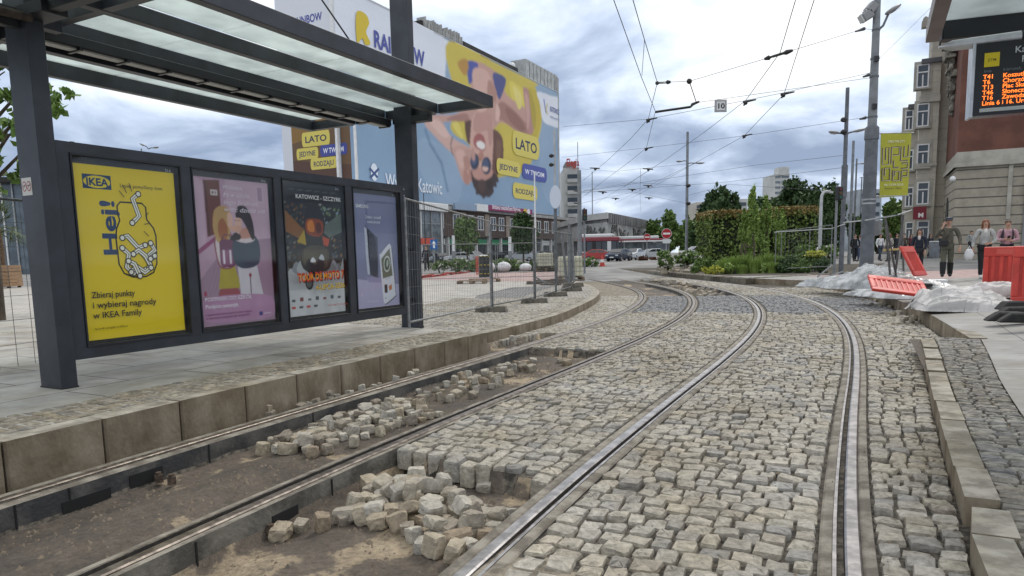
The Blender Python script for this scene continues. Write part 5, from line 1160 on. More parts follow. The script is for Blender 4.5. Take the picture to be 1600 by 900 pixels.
mb = MB(); mb.box(c, (1.15, .3, 1.25), P_('#7a1f2c'), axes=(B_, A_, Z_)); mb.build('sign_box', ms); a = Art(c - A_ * .152, B_, (0, 0, 1), step=.004); a.text('M', 0.1, -.42, .62, '#efe9e4', .04); a.build('lettering', ms)
mb = MB(); mb.box(c + A_ * .65, (.08, 1.1, .08), mat_hrd, axes=(B_, A_, Z_)); mb.build('arm', ms)
# ================================================================ poles, lamps and overhead wires
mat_pole = M('grey_pole_paint', (0.20, 0.215, 0.225), 0.5, var=0.15, scale=3)
mat_pole_d = M('dark_grey_pole_paint', (0.115, 0.125, 0.14), 0.5, var=0.18, scale=4)
mat_wire = M('overhead_wire', (0.035, 0.036, 0.038), 0.5)
mat_ins = M('insulator_black', (0.015, 0.015, 0.016), 0.4)
mat_lampgrey = M('lamp_head_grey', (0.25, 0.25, 0.25), 0.45)
mat_lens = M('lamp_lens', (0.55, 0.56, 0.55), 0.2)
def pole(name, label, cat, base, ztop, r0, r1, mat=None, group=None, n=14):
    t = thing(name, label, cat, (base[0], base[1], 0), group=group); mb = MB()
    mb.tube([(0, 0, base[2] - .15), (0, 0, ztop)], [r0, r1], mat or mat_pole, n); mb.build('shaft', t); return t
def lamp_head(t, p, d, L=0.5, w=.26, name='lamp_head'):
    p = Vector(p); d = Vector(d).normalized(); mb = MB(); up = Vector((0, 0, 1)); x = d.cross(up).normalized(); u = x.cross(d)
    prof = [(0, .25, .5), (.15, .8, .8), (.5, 1, 1), (.85, .8, .7), (1, .2, .3)]; vs_ = []; n = 8
    for (s, a, b) in prof:
        for j in range(n):
            an = 2 * math.pi * j / n; vs_.append(p + d * (s * L) + x * (math.cos(an) * a * w / 2) + u * (math.sin(an) * b * .07 + .0))
    fs = [(i * n + j, i * n + (j + 1) % n, (i + 1) * n + (j + 1) % n, (i + 1) * n + j) for i in range(4) for j in range(n)]
    mb.add(vs_, fs, mat_lampgrey, True); mb.add(vs_[:n], [tuple(range(n))], mat_lampgrey); mb.add(vs_[-n:], [tuple(range(n))], mat_lampgrey)
    o = mb.build(name, t); mb = MB(); mb.box(p + d * (L * .55) - u * .072, (w * .55, L * .5, .012), mat_lens, axes=(x, d, u)); mb.build('lens', o); return o
def camera_head(t, c, r=.11, name='loudspeaker'):
    mb = MB(); mb.ball(c, (r, r, r * .8), mat_ins, 10, 6); mb.tube([(c[0], c[1], c[2]), (c[0] * .2, c[1] * .2, c[2] + .02)], .025, mat_ins, 6); mb.build(name, t)
# the tall catenary pole on the right
YP = 21.5
pb = D(1353.5, 420, YP); pt = D(1372, -40, YP); base = (D(1353.5, 420, YP).x, YP, 0.5)
cp = thing('catenary_pole', 'tall thick grey catenary pole behind the plastic sheeting on the right', 'pole', (base[0], YP, 0))
def zpx(y, Y, x=1360): return D(x, y, Y).z
mb = MB(); mb.tube([(0, 0, .35), (0, 0, zpx(215, YP))], [.20, .178], mat_pole_d, 24); mb.build('lower_shaft', cp)
mb = MB(); mb.tube([(0, 0, zpx(216, YP)), (0, 0, zpx(-60, YP))], [.135, .085], mat_pole, 20); mb.build('upper_shaft', cp)
mb = MB(); mb.tube([(0, 0, zpx(218, YP)), (0, 0, zpx(200, YP)), (0, 0, zpx(197, YP))], [.205, .198, .145], mat_pole_d, 22); mb.build('collar', cp)
for y, r in ((183, .130), (120, .120), (92, .115), (47, .105), (272, .182), (312, .186), (318, .187)):
    mb = MB(); z = zpx(y, YP); mb.tube([(0, 0, z - .025), (0, 0, z + .025)], r + .012, mat_galv if y > 300 else mat_pole_d, 20); mb.build('band', cp)
def lp(x, y, Y=YP): p = D(x, y, Y); return Vector((p.x - base[0], p.y - base[1], p.z))
for pts in ([(1372, 47), (1380, 40), (1388, 22)],):
    mb = MB(); mb.tube([lp(*q) for q in pts], .035, mat_pole_d, 8); mb.build('lamp_arm', cp)
lamp_head(cp, lp(1384, 22), lp(1404, 9) - lp(1384, 22), 0.50, .36)
for (x, y, x2, y2) in ((1367, 6, 1355, 20), (1362, 20, 1346, 30)):
    mb = MB(); a_, b_ = lp(x, y), lp(x2, y2); mb.bar(a_, b_, .28, .26, mat_lampgrey); o = mb.build('floodlight', cp, bevel=.04)
    mb = MB(); mb.bar(b_, b_ + (b_ - a_).normalized() * .03, .22, .22, mat_lens); mb.build('lens', o)
for y in (94, 168): 
    mb = MB(); mb.box((-.03, -.15, zpx(y, YP)), (.13, .08, .15), mat_ins); mb.build('junction_box', cp)
# yellow event banner on that pole
yb = thing('event_banner', 'yellow green vertical banner with maze like lettering hung from the thick pole', 'banner')
q = [D(1376, 209, YP), D(1424, 206, YP), D(1418, 306, YP), D(1374, 309, YP)]
mb = MB(); mb.extrude([((p - q[3]).x, (p - q[3]).z) for p in q], q[3], (1, 0, 0), (0, 0, 1), (0, -1, 0), .012, M('banner_cloth', '#a9a836', .7, var=.06, scale=3)); mb.build('cloth', yb)
def ybp(u, v): p = q[3].lerp(q[2], u).lerp(q[0].lerp(q[1], u), v); return p
a = Art(Vector((0, YP - .014, 0)), (1, 0, 0), (0, 0, 1), step=.0012)
def yl(pts, w, c): a.line([(ybp(*p).x, ybp(*p).z) for p in pts], w, c)
for pts in ([(.06, .78), (.06, .52), (.28, .52), (.28, .78), (.17, .78), (.17, .58)], [(.36, .52), (.36, .78), (.62, .78), (.62, .66), (.42, .66)], [(.68, .78), (.68, .56), (.92, .56)], [(.92, .80), (.92, .62), (.78, .62), (.78, .78)], [(.44, .57), (.44, .46), (.62, .46)],
            [(.72, .52), (.92, .52), (.92, .44), (.70, .44)], [(.06, .46), (.06, .27), (.32, .27), (.32, .46), (.14, .46), (.14, .34)], [(.42, .42), (.42, .26), (.64, .26), (.64, .40), (.48, .40), (.48, .33)], [(.72, .24), (.72, .40), (.92, .40), (.92, .32), (.76, .32)]):
    yl([(u + .014, v - .008) for u, v in pts], .032, '#c9c6a8'); yl(pts, .030, '#4a3038')
for t, u, v, s_, wd in (('OPEN THE CITY', .5, .845, .10, .52), ('06-12.09.2025', .47, .175, .085, .58), ('Katowice · Silesia', .45, .125, .06, .50)): 
    p = ybp(u, v); a.text(t, p.x, p.z, s_, '#e2dfc0' if s_ > .06 else '#5a4a30', .01, wid=wd)
a.build('lettering', yb)
for y in (208, 306):
    mb = MB(); p = D(1400, y, YP); mb.tube([(base[0] + .14, YP, p.z), (D(1428 if y < 250 else 1420, y, YP).x, YP - .006, p.z)], .018, mat_galv, 6); mb.build('arm', yb)
# other poles
def far_pole(label, xb, xt, yt, Y, wpx, name='street_pole', cat='pole', group=None, mat=None, zb=None):
    b = D(xb, 395, Y); zb = gz(Y) if zb is None else zb; t = pole(name, label, cat, (b.x, Y, zb), D(xt, yt, Y).z, wpx * Y / FPX / 2, wpx * Y / FPX / 2 * .72, mat, group, 10); return t
def loc(t, x, y, Y): p = D(x, y, Y); return Vector((p.x - t.location.x, 0, p.z))
def arm_lamp(t, x0, y0, x1, y1, Y, L=.7):
    a_, b_ = loc(t, x0, y0, Y), loc(t, x1, y1, Y); mb = MB(); mb.tube([a_, a_.lerp(b_, .5) + Vector((0, 0, .05)), b_], .04, mat_pole_d, 6); mb.build('lamp_arm', t); lamp_head(t, b_, (b_ - a_) * Vector((1, 1, .4)), L, .3)
p2 = far_pole('grey catenary pole with two lamps and loudspeakers left of the thick pole', 1315, 1326, 137, 34, 7.5, 'catenary_pole', mat=mat_pole_d)
arm_lamp(p2, 1321, 212, 1332, 206, 34); arm_lamp(p2, 1321, 212, 1311, 208, 34, .5)
for y in (188, 207): camera_head(p2, loc(p2, 1316, y, 34) + Vector((0, -.15, 0)), .15)
mb = MB(); mb.tube([loc(p2, 1320, 258, 34) + Vector((0, 0, -1.5)), loc(p2, 1320, 258, 34)], .14, mat_pole_d, 12); mb.build('sleeve', p2)
p3 = far_pole('slim grey pole right behind the twin lamp pole', 1327, 1331, 220, 55, 5, mat=mat_pole)
p4 = far_pole('thin lamp pole with one short arm farther down the street', 1333, 1337, 248, 75, 3.2, 'street_lamp', 'street lamp'); arm_lamp(p4, 1336, 258, 1343, 256, 75, .9)
p4b = far_pole('thinnest lamp pole far down the street with flat head', 1342, 1343, 277, 95, 2.6, 'street_lamp', 'street lamp'); arm_lamp(p4b, 1343, 278, 1349, 277, 95, 1.1)
p5 = far_pole('lone grey lamp pole with side heads in front of the trees', 1072.5, 1073.5, 206, 58, 5.2, 'street_lamp', 'street lamp'); arm_lamp(p5, 1073, 256, 1086, 255, 58, .8); arm_lamp(p5, 1073, 252, 1066, 252, 58, .5)
for y in (290, 318): camera_head(p5, loc(p5, 1075, y, 58) + Vector((0, -.1, 0)), .2, 'signal_box')
p6 = far_pole('pale pole with two cameras and a white oval sign before the banner', 868.5, 867.5, 202, 29, 4.2, 'camera_pole', 'pole', mat=M('pale_grey_paint', (0.42, 0.43, 0.44), .5, var=.1, scale=3), zb=.15)
for y in (244, 258): camera_head(p6, loc(p6, 861, y, 29) + Vector((0, -.1, 0)), .10, 'camera')
mb = MB(); c = loc(p6, 867.5, 308, 29); mb.extrude([(.23 * math.cos(k * math.pi / 10), .47 * math.sin(k * math.pi / 10)) for k in range(20)], c + Vector((0, -.10, 0)), (1, 0, 0), (0, 0, 1), (0, 1, 0), .03, P_('#cfd6e2')); mb.build('oval_sign', p6)
mb = MB(); mb.tube([(0, 0, .1), (0, 0, loc(p6, 868, 322, 29).z)], .066, mat_pole_d, 12); mb.build('lower_shaft', p6)
p7 = far_pole('thick plain grey pole behind the white water tank', 906, 905.5, 266, 40, 8, 'catenary_pole', zb=.1)
for y in (299, 318): 
    mb = MB(); a_, b_ = loc(p7, 906, y, 40), loc(p7, 897, y - 1, 40); mb.tube([a_, b_], .04, mat_ins, 6); mb.build('bracket', p7)
p8 = far_pole('slender white pole in front of the summer slogan banner', 837, 836, 268, 55, 2.8, 'street_lamp', 'street lamp', mat=mat_white)
p9 = far_pole('white pole between the small and the large summer banner', 563, 562, 196, 40, 6, 'street_pole', mat=mat_white, zb=.14)
p10 = far_pole('distant twin armed lamp peeking over the poster wall', 234, 232, 232, 60, 2.5, 'street_lamp', 'street lamp', zb=.14); arm_lamp(p10, 232, 233, 227, 228, 60, .5); arm_lamp(p10, 232, 233, 239, 231, 60, .5)
p11 = far_pole('thin black street lamp before the glass pavilion', 665, 665, 302, 62, 1.6, 'street_lamp', 'street lamp', mat=mat_ins)
p12 = far_pole('thin mast left of the exhibition hall', 926, 926, 268, 120, 1.8, 'street_pole'); p13 = far_pole('hairline mast over the far bus stop', 904, 904.5, 222, 130, 1.4, 'street_pole')
cl = thing('street_lamp', 'white lamp post curving over at its top before the dark trees', 'street lamp', (D(1281, 390, 45).x, 45, 0))
mb = MB(); mb.tube([(0, 0, .3)] + [loc(cl, x, y, 45) for x, y in ((1281, 380), (1283, 320), (1284, 306), (1287, 300), (1292, 299), (1301, 301))], [.125, .12, .10, .095, .095, .09, .085], M('pale_galvanised', (0.48, 0.49, 0.49), .5, var=.1, scale=4), 10); mb.build('curved_post', cl)
def traffic_light(label, x, y0, y1, Y, pole_x=None):
    c0_, c1_ = D(x, y0, Y), D(x, y1, Y); t = thing('traffic_light', label, 'traffic light', (c0_.x, Y, 0)); h = c0_.z - c1_.z
    mb = MB(); mb.box((0, -.15, (c0_.z + c1_.z) / 2), (h * .42, .3, h), mat_ins); b = mb.build('housing', t, bevel=.03)
    for k in range(3):
        mb = MB(); z = c0_.z - h * (.2 + .3 * k); mb.tube([(0, -.302, z), (0, -.34, z)], h * .11, M('signal_lens_%d' % k, ((.09, .012, .01), (.09, .055, .01), (.01, .07, .045))[k], .3), 12); mb.build('lens', b)
    mb = MB(); mb.tube([(0, .06, gz(Y)), (0, .06, c0_.z + .1)], .06, mat_pole, 8); mb.build('shaft', t)
traffic_light('black traffic light beside the exhibition hall', 913, 327, 345, 48)
traffic_light('black traffic light on the twin lamp pole side', 1309, 292, 313, 33)
# ---- wires
def wire(label, pts, r=.009, group=None, name='contact_wire', cat='wire', sag=0.0):
    mb = MB(); out = []
    for i in range(len(pts) - 1):
        a_, b_ = Vector(pts[i]), Vector(pts[i + 1]); n = 6 if sag else 1
        for k in range(n): u = k / n; out.append(a_.lerp(b_, u) - Vector((0, 0, sag * 4 * u * (1 - u))))
    out.append(Vector(pts[-1])); mb.tube(out, r, mat_wire, 6, smooth=True); o = mb.build(name); tag(o, label, cat, group); return o
ZW = 5.5
def w(x, y, z=ZW): return G(x, y, z)
W1 = [w(948, -30), w(959, 0), w(1002, 120), w(1024, 174), w(1010, 231), w(983, 253), w(940, 285), w(915, 305)]
W2 = [w(981, -30), w(989, 0), w(1007, 62), w(1027, 129), w(1013, 186), w(985, 217), w(950, 250), w(910, 283)]
W3 = [w(1252, -30), w(1243, 0), w(1219, 82), w(1165, 157), w(1100, 207), w(1039, 250), w(975, 292)]
W4 = [w(1281, -30), w(1272, 0), w(1225, 147), w(1163, 212), w(1095, 250), w(1020, 292), w(985, 310)]
for i, (W_, l) in enumerate(((W1, 'contact wire of the left track, the left one running down to the thick bar'), (W2, 'contact wire of the left track ending at the upper insulators'), (W3, 'contact wire of the right track bending at the white dashed insulators'), (W4, 'rightmost contact wire bending at the lowest span clamps'))): wire(l, W_, .0075, 'tram contact wires')
wire('short link between the two left contact wires', [w(1007, 62, 5.55), w(1003, 118, 5.5)], .006, name='link_wire')
def at_pole(y): return Vector((base[0] - .12, YP - .05, D(1360, y, YP).z))
spans = [('uppermost span wire from the thick pole to the left insulators', [at_pole(47), D(1350, 45, 21.2), w(1237, 79, 5.62), w(1195, 92, 5.62), w(1077, 127, 5.6), w(1027, 129, 5.55)]),
         ('span wire from the thick pole passing under the speed sign', [at_pole(114), w(1224, 145, 5.55), w(1165, 157, 5.55), w(1013, 186, 5.55), w(880, 198, 6.4)]),
         ('second span wire meeting the speed sign from above', [at_pole(122), w(1224, 141, 5.6), w(1126, 155, 5.6), w(1090, 160, 5.6)]),
         ('lowest near span wire from the thick pole to the banner building', [at_pole(183), w(1165, 212, 5.55), w(1010, 231, 5.55), w(878, 246, 6.2)]),
         ('guy wire rising from the thick pole to the right roofs', [Vector((base[0] + .10, YP, D(1372, 94, YP).z)), D(1480, -14, 24)])]
for l, pts in spans: wire(l, pts, .0055, 'span wires', 'span_wire')
# far spans
fsp = [((1316, 243, 34), (1180, 258, 50), (905, 300, 40)), ((1316, 262, 34), (1130, 285, 52), (908, 301, 40)), ((1073, 290, 58), (985, 285, 60), (912, 298, 44)), ((1316, 300, 34), (1140, 288, 60), (1073, 306, 58)), ((1073, 318, 58), (990, 300, 70), (906, 318, 40)), ((1073, 256, 58), (960, 268, 70), (880, 262, 85))]
for i, (a_, b_, c_) in enumerate(fsp):
    wire(('far span wire from the twin lamp pole dipping to the thick left pole', 'second far span wire below the first', 'far span wire left of the lone lamp pole', 'span wire between the twin lamp pole and the lone lamp pole', 'lowest far span wire over the hall roof', 'far span wire towards the banner corner')[i], [D(*a_), D(*b_), D(*c_)], .009, 'far span wires', 'span_wire')
fw_ = [((1039, 250, 38), (985, 285, 52), (930, 318, 75)), ((1095, 250, 34), (1030, 282, 48), (960, 318, 80)), ((983, 253, 33), (940, 285, 45), (905, 312, 70)), ((1001, 264, 36), (1000, 300, 50), (1001, 330, 70))]
for i, (a_, b_, c_) in enumerate(fw_): wire(('far contact wire beyond the right track bend', 'far contact wire beneath the lowest span', 'far contact wire left of the bend', 'steep feeder wire above the hall')[i], [D(*a_), D(*b_), D(*c_)], .0085, 'far contact wires')
# clamps and insulators
def clamp(x, y, z, L=.35, label='', tilt=-.15):
    c = w(x, y, z); t = thing('wire_clamp', label, 'clamp', tuple(c), group='wire clamps'); mb = MB(); d = Vector((1, -.25, -tilt)).normalized()
    mb.tube([-d * L * .2, d * L * .8], [.035, .02], mat_ins, 8); mb.build('clamp_arm', t)
    mb = MB(); mb.ball((0, 0, -.03), (.06, .05, .06), mat_ins, 8, 5); mb.tube([(0, 0, -.02), (-.05, 0, -.10)], .025, mat_ins, 6); mb.build('clamp_body', t); return t
for x, y, l in ((1013, 187, 'black wire clamp under the left contact wires'), (1165, 159, 'black wire clamp right of the speed sign'), (1224, 147, 'black wire clamp on the right contact wire near the pole'), (1010, 232, 'black wire clamp lowest on the left'), (1163, 212, 'black wire clamp lowest on the right')): clamp(x, y, 5.55, label=l)
def insul(x0, y0, x1, y1, z, label, white=True):
    p, q_ = w(x0, y0, z), w(x1, y1, z); t = thing('insulator', label, 'insulator', tuple(p), group='span insulators'); d = q_ - p
    mb = MB(); mb.tube([d * 0, d * .16, d * .2, d * .34], [.03, .055, .03, .02], mat_ins, 8); mb.build('end_fitting', t); mb = MB(); mb.tube([d * .65, d * .8, d * .84, d], [.02, .055, .05, .03], mat_ins, 8); mb.build('end_fitting', t)
    mb = MB(); mb.tube([d * .30, d * .7], .03, P_('#c8c8c4') if white else mat_ins, 8); mb.build('rod', t)
insul(1024, 130, 1048, 128, 5.56, 'white and black insulator at the top of the left contact wires'); insul(1195, 92, 1238, 79, 5.63, 'long black insulator on the uppermost span wire', False)
mb = MB(); mb.tube([w(1024, 175, 5.52), w(1079, 167, 5.56), w(1082, 163, 5.58), w(1092, 159, 5.6)], [.035, .035, .045, .03], mat_ins, 8); tag(mb.build('steady_arm'), 'thick black bar linking the left contact wire to the span', 'steady arm')
mb = MB(); mb.tube([w(1077, 127, 5.6), w(1088, 160, 5.6)], .012, mat_ins, 6); tag(mb.build('drop_wire'), 'short drop wire from the upper span to the black bar', 'wire'); 
mb = MB(); p = w(1077, 127, 5.6); mb.ball(tuple(p), .07, mat_ins, 8, 6); tag(mb.build('insulator'), 'round black insulator above the drop wire', 'insulator')
for x0, y0, x1, y1, l in ((1350, 45, 1337, 49, 'black pull off fitting at the lamp arm'), (1357, 117, 1349, 120, 'small black fitting at the middle span end'), (1352, 184, 1344, 186, 'small black fitting at the lowest span end')):
    mb = MB(); mb.tube([D(x0, y0, 21.2), D(x1, y1, 20.6)], [.05, .025], mat_ins, 8); tag(mb.build('wire_fitting'), l, 'fitting')
sg = thing('speed_sign', 'small square white speed sign with black 10 hung in the wires', 'sign'); p0, p1 = w(1117, 174, 5.5), w(1135, 157, 5.5); Ys = 20.3
c = D(1126, 165.5, Ys); s_ = 18 * Ys / FPX
mb = MB(); mb.box(tuple(c), (s_, .025, s_), P_('#24252a')); mb.build('plate', sg)
a = Art((c.x, c.y - .0135, c.z), (1, 0, 0), (0, 0, 1), step=.001); h = s_ / 2
a.rect(-h * .93, -h * .93, h * .93, h * .93, '#cfd0d0'); a.rect(-h * .82, -h * .82, h * .82, h * .82, '#24252a'); a.rect(-h * .74, -h * .74, h * .74, h * .74, '#d6d7d6'); a.text('10', 0, -h * .42, h * 1.18, '#1c1d20', .03, wid=h * 1.12); a.build('number', sg)
for x, y, Y, l in ((930, 263, 46, 'tiny far wire clamp above the bus stop, top left'), (1013, 264, 44, 'tiny far wire clamp on the steep feeder wire'), (1013, 290, 50, 'tiny far wire clamp at the feeder wire foot'), (988, 296, 52, 'tiny far wire clamp over the hall parapet'), (962, 310, 60, 'tiny far wire clamp over the hall corner'), (942, 300, 52, 'tiny far wire clamp left of the hall corner'), (1014, 309, 60, 'tiny far wire clamp lowest over the hall')):
    c = D(x, y, Y); mb = MB(); mb.tube([(-.35, 0, .03), (.1, 0, 0), (.3, 0, -.03)], [.03, .05, .03], mat_ins, 6); mb.ball((0, 0, -.06), (.08, .06, .10), mat_ins, 6, 4); o = mb.build('wire_clamp'); o.location = c; tag(o, l, 'clamp', 'far wire clamps')
# ================================================================ plants
def leafmat(name, c, var=.35, rough=.55):
    return M(name, c, rough, island=1, ibright=[tuple(1 - var * k for k in (1, .9, 1)), (1, 1, 1), (1 + var * .9, 1 + var * .75, 1 + var * .3), (1 - var * .4, 1 - var * .3, 1 - var * .4), (1.05, 1.1, .95)], subs=0, spec=.25)
L_DARK = leafmat('dark_leaves', (0.062, 0.105, 0.042)); L_MID = leafmat('mid_leaves', (0.13, 0.20, 0.06)); L_LIGHT = leafmat('light_leaves', (0.25, 0.35, 0.10)); L_HEDGE = leafmat('hedge_leaves', (0.155, 0.215, 0.06))
L_RED = leafmat('reddish_leaves', (0.24, 0.18, 0.07)); L_YEL = leafmat('yellow_leaves', (0.42, 0.43, 0.08)); L_GRASS = leafmat('grass_blades', (0.22, 0.31, 0.08)); L_MAPLE = leafmat('maple_leaves', (0.12, 0.20, 0.045)); L_FLOW = leafmat('white_petals', (0.62, 0.60, 0.55), .1); L_LAV = leafmat('lavender', (0.11, 0.09, 0.12)); L_BARB = leafmat('barberry_leaves', (0.12, 0.05, 0.03))
mat_bark = M('bark', (0.075, 0.058, 0.042), .9, var=.3, scale=8, bump=.5, bscale=20, stretch=(1, 1, .3))
def leaf_cloud(name, parent, blobs, n, size, mat, seed=0, shell=.55, flat=0.0, up=0.0):
    """blobs: list of (centre, (rx, ry, rz)); n leaf faces in all, gathered in clumps"""
    g = np.random.default_rng(seed); P = []
    vol = np.array([b[1][0] * b[1][1] * b[1][2] for b in blobs]) ** .67; cnt = (vol / vol.sum() * n).astype(int)
    for (c, r), k in zip(blobs, cnt):
        k = max(k, 4); nc = max(3, k // 14); d = g.normal(size=(nc, 3)); d /= np.linalg.norm(d, axis=1)[:, None]
        cc = d * (g.uniform(shell, 1.0, (nc, 1)) ** .6); i = g.integers(0, nc, k)
        p = cc[i] + g.normal(0, .13, (k, 3)); P.append(np.asarray(c) + p * np.asarray(r))
    P = np.concatenate(P); n = len(P); u = g.normal(size=(n, 3)); u[:, 2] = u[:, 2] * (1 - flat) + up; u /= np.linalg.norm(u, axis=1)[:, None]
    v = g.normal(size=(n, 3)); v -= (v * u).sum(1)[:, None] * u; v /= np.linalg.norm(v, axis=1)[:, None]
    s = size * g.uniform(.6, 1.3, (n, 1)); u = u * s * .5; v = v * s * .30
    V = np.stack([P - u, P + v - u * .15, P + u, P - v - u * .15], 1).reshape(-1, 3); F = np.arange(4 * n).reshape(-1, 4)
    return np_mesh(name, V, F, mat, False, parent)
def rblobs(g, c, r, k, rr):
    """k smaller blobs filling the ellipsoid (c, r)"""
    out = []
    for i in range(k):
        while True:
            d = [g.uniform(-1, 1) for _ in range(3)]
            if sum(x * x for x in d) <= 1: break
        s = rr * g.uniform(.7, 1.3); out.append((tuple(c[j] + d[j] * r[j] * (1 - rr * .7) for j in range(3)), tuple(r[j] * s for j in range(3))))
    return out
def tree(label, x, ytop, ybot, hw, Y, leaf, n, size, seed, name='broadleaf_tree', trunk_r=.16, zb=None, k=30, group=None, rr=.40, shape=1.0):
    zb = gz(Y) if zb is None else zb; ct, cb = D(x, ytop, Y).z, D(x, ybot, Y).z; cx = D(x, (ytop + ybot) / 2, Y).x; r = hw * Y / FPX; g = random.Random(seed)
    t = thing(name, label, 'tree', (cx, Y, zb), group=group); c = (0, 0, (ct + cb) / 2 - zb); rad = (r, r * .9, (ct - cb) / 2)
    mb = MB(); h = c[2]; mb.tube([(0, 0, -.2), (.03, 0, h * .35), (-.02, .03, h * .8), (0, 0, h + rad[2] * .4)], [trunk_r, trunk_r * .8, trunk_r * .55, trunk_r * .2], mat_bark, 8)
    for i in range(6):
        a = g.uniform(0, 6.28); z0 = h * g.uniform(.55, .95); mb.tube([(0, 0, z0), (math.cos(a) * r * .4, math.sin(a) * r * .4, z0 + rad[2] * .25), (math.cos(a) * r * .75, math.sin(a) * r * .7, z0 + rad[2] * g.uniform(.3, .7))], [trunk_r * .45, trunk_r * .28, trunk_r * .08], mat_bark, 6)
    mb.build('trunk', t); bl = rblobs(g, c, rad, k, rr)
    if shape != 1.0: bl = [((b[0][0] * (1 - (1 - shape) * max(0, (b[0][2] - c[2]) / rad[2])), b[0][1], b[0][2]), b[1]) for b in bl]
    leaf_cloud('crown', t, bl, int(n * 2.4), size * .85, leaf, seed, shell=.35); return t
def bush(label, x, ytop, ybot, hw, Y, leaf, n, size, seed, name='shrub', cat='shrub', flowers=None, nf=0, fsize=.1, group=None, zb=None, k=7, rr=.5, depth=None):
    p0 = D(x, ybot, Y); zt = D(x, ytop, Y).z; r = hw * Y / FPX; z0 = p0.z if zb is None else zb; h = max(.3, zt - z0); g = random.Random(seed)
    t = thing(name, label, cat, (p0.x, Y, z0), group=group); bl = rblobs(g, (0, 0, h * .5), (r, depth or min(r, 1.6), h * .52), k, rr); leaf_cloud('foliage', t, bl, int(n * 1.6), size, leaf, seed, shell=.4)
    if flowers: leaf_cloud('blossoms', t, [(b[0], tuple(q * 1.08 for q in b[1])) for b in bl], nf, fsize, flowers, seed + 1, shell=.9)
    mb = MB()
    for i in range(5): a = g.uniform(0, 6.28); mb.tube([(math.cos(a) * r * .15, math.sin(a) * r * .1, -.1), (math.cos(a) * r * .4, math.sin(a) * .3, h * .6)], [.03, .01], mat_bark, 5)
    mb.build('stem', t); return t
# trees on the right, far to near
TR = [('distant green tree at the left end of the far row', 1022, 338, 392, 14, 128, L_MID, 1500, .9, 1), ('second distant tree of the far row, rounder', 1046, 332, 393, 20, 124, L_MID, 2000, .9, 2), ('distant tree right behind the lone lamp pole', 1074, 338, 393, 20, 118, L_MID, 1800, .9, 3), ('low distant tree beside the big round tree', 1092, 345, 395, 14, 110, L_DARK, 1300, .8, 4),
      ('big round dark tree left of the clipped hedge', 1119, 293, 392, 33, 80, L_DARK, 4200, .65, 5), ('dark tree behind the young light green trees', 1190, 306, 390, 30, 88, L_DARK, 2600, .7, 6), ('dark broad tree in front of the slim tower', 1243, 283, 392, 36, 90, L_DARK, 4200, .7, 7), ('dark tree reaching behind the curved lamp post', 1275, 287, 395, 28, 84, L_DARK, 3000, .65, 8),
      ('tall pointed dark tree left of the twin lamp pole', 1300, 271, 400, 22, 75, L_DARK, 3200, .55, 9), ('dark low tree behind the thick pole', 1338, 330, 400, 18, 85, L_DARK, 1500, .6, 10), ('green tree below the yellow event banner', 1399, 312, 392, 20, 95, L_MID, 2200, .7, 11), ('small dark tree by the flyover', 1372, 345, 395, 14, 110, L_DARK, 1000, .8, 12)]
for (l, x, yt, yb_, hw, Y, lf, n, sz, sd) in TR: tree(l, x, yt, yb_, hw, Y, lf, n, sz, sd, trunk_r=.25, group='trees beyond the garden')
for i, (x, yt, hw, l) in enumerate(((1178, 288, 9, 'tallest thin light green young tree before the hedge'), (1197, 303, 10, 'bushy light green young tree right of the tallest'), (1163, 326, 9, 'shorter light green young tree at the hedge end'), (1218, 318, 9, 'light green young tree before the right hedge block'), (1188, 335, 12, 'low light green young tree in the middle'))):
    tree(l, x, yt, 400, hw, 44 + i * .7, L_LIGHT, 1500, .27, 40 + i, 'young_tree', .06, .25, 22, 'young trees in the garden', .26)
for i, (x, yt, hw, Y, l) in enumerate(((729, 333, 22, 97, 'round green street tree before the brown shops, left one'), (817, 331, 23, 91, 'denser dark street tree before the brown shops, right one'))):
    tree(l, x, yt, 396, hw, Y, (L_MID, L_DARK)[i], 3600, .50, 60 + i, 'street_tree', .13, k=20, group='street trees')
# clipped hedge blocks
def hedge(label, x0, x1, yt, yb_, Y, depth, seed, n):
    a_, b_ = D(x0, yb_, Y), D(x1, yb_, Y); zt = D(x0, yt, Y).z; t = thing('clipped_hedge', label, 'hedge', ((a_.x + b_.x) / 2, Y, a_.z - .2), group='clipped hedge blocks'); wd = (b_.x - a_.x) / 2; h = zt - a_.z + .2
    g = np.random.default_rng(seed)
    for nm, lf, z0, z1, m in (('foliage', L_HEDGE, 0, h * .93, n), ('reddish_top', L_RED, h * .86, h * 1.02, n // 3)):
        P = g.uniform(-1, 1, (m, 3)); ax = g.integers(0, 3, m); sgn = g.choice([-1, 1], m)
        for j in range(3): P[ax == j, j] = (sgn[ax == j] if j < 2 else 1) * g.uniform(.9, 1.02, (ax == j).sum())
        P = P * np.array([wd, depth / 2, 1]) ; P[:, 2] = z0 + (P[:, 2] * .5 + .5) * (z1 - z0); P[:, :2] += g.normal(0, .06, (m, 2)) + .10 * np.sin(P[:, 2:3] * 3 + P[:, :1] * 2)
        u = g.normal(size=(m, 3)); u /= np.linalg.norm(u, axis=1)[:, None]; v = g.normal(size=(m, 3)); v -= (v * u).sum(1)[:, None] * u; v /= np.linalg.norm(v, axis=1)[:, None]
        s = .26 * g.uniform(.6, 1.3, (m, 1)); V = np.stack([P - u * s * .5, P + v * s * .3, P + u * s * .5, P - v * s * .3], 1).reshape(-1, 3); np_mesh(nm, V, np.arange(4 * m).reshape(-1, 4), lf, False, t)
    mb = MB(); mb.box((0, 0, h * .45), (wd * 1.86, depth * .86, h * .9), M('hedge_inside', (0.018, 0.024, 0.010), .95)); mb.build('dark_core', t);  # solid near-black box: the shade inside the hedge put into colour
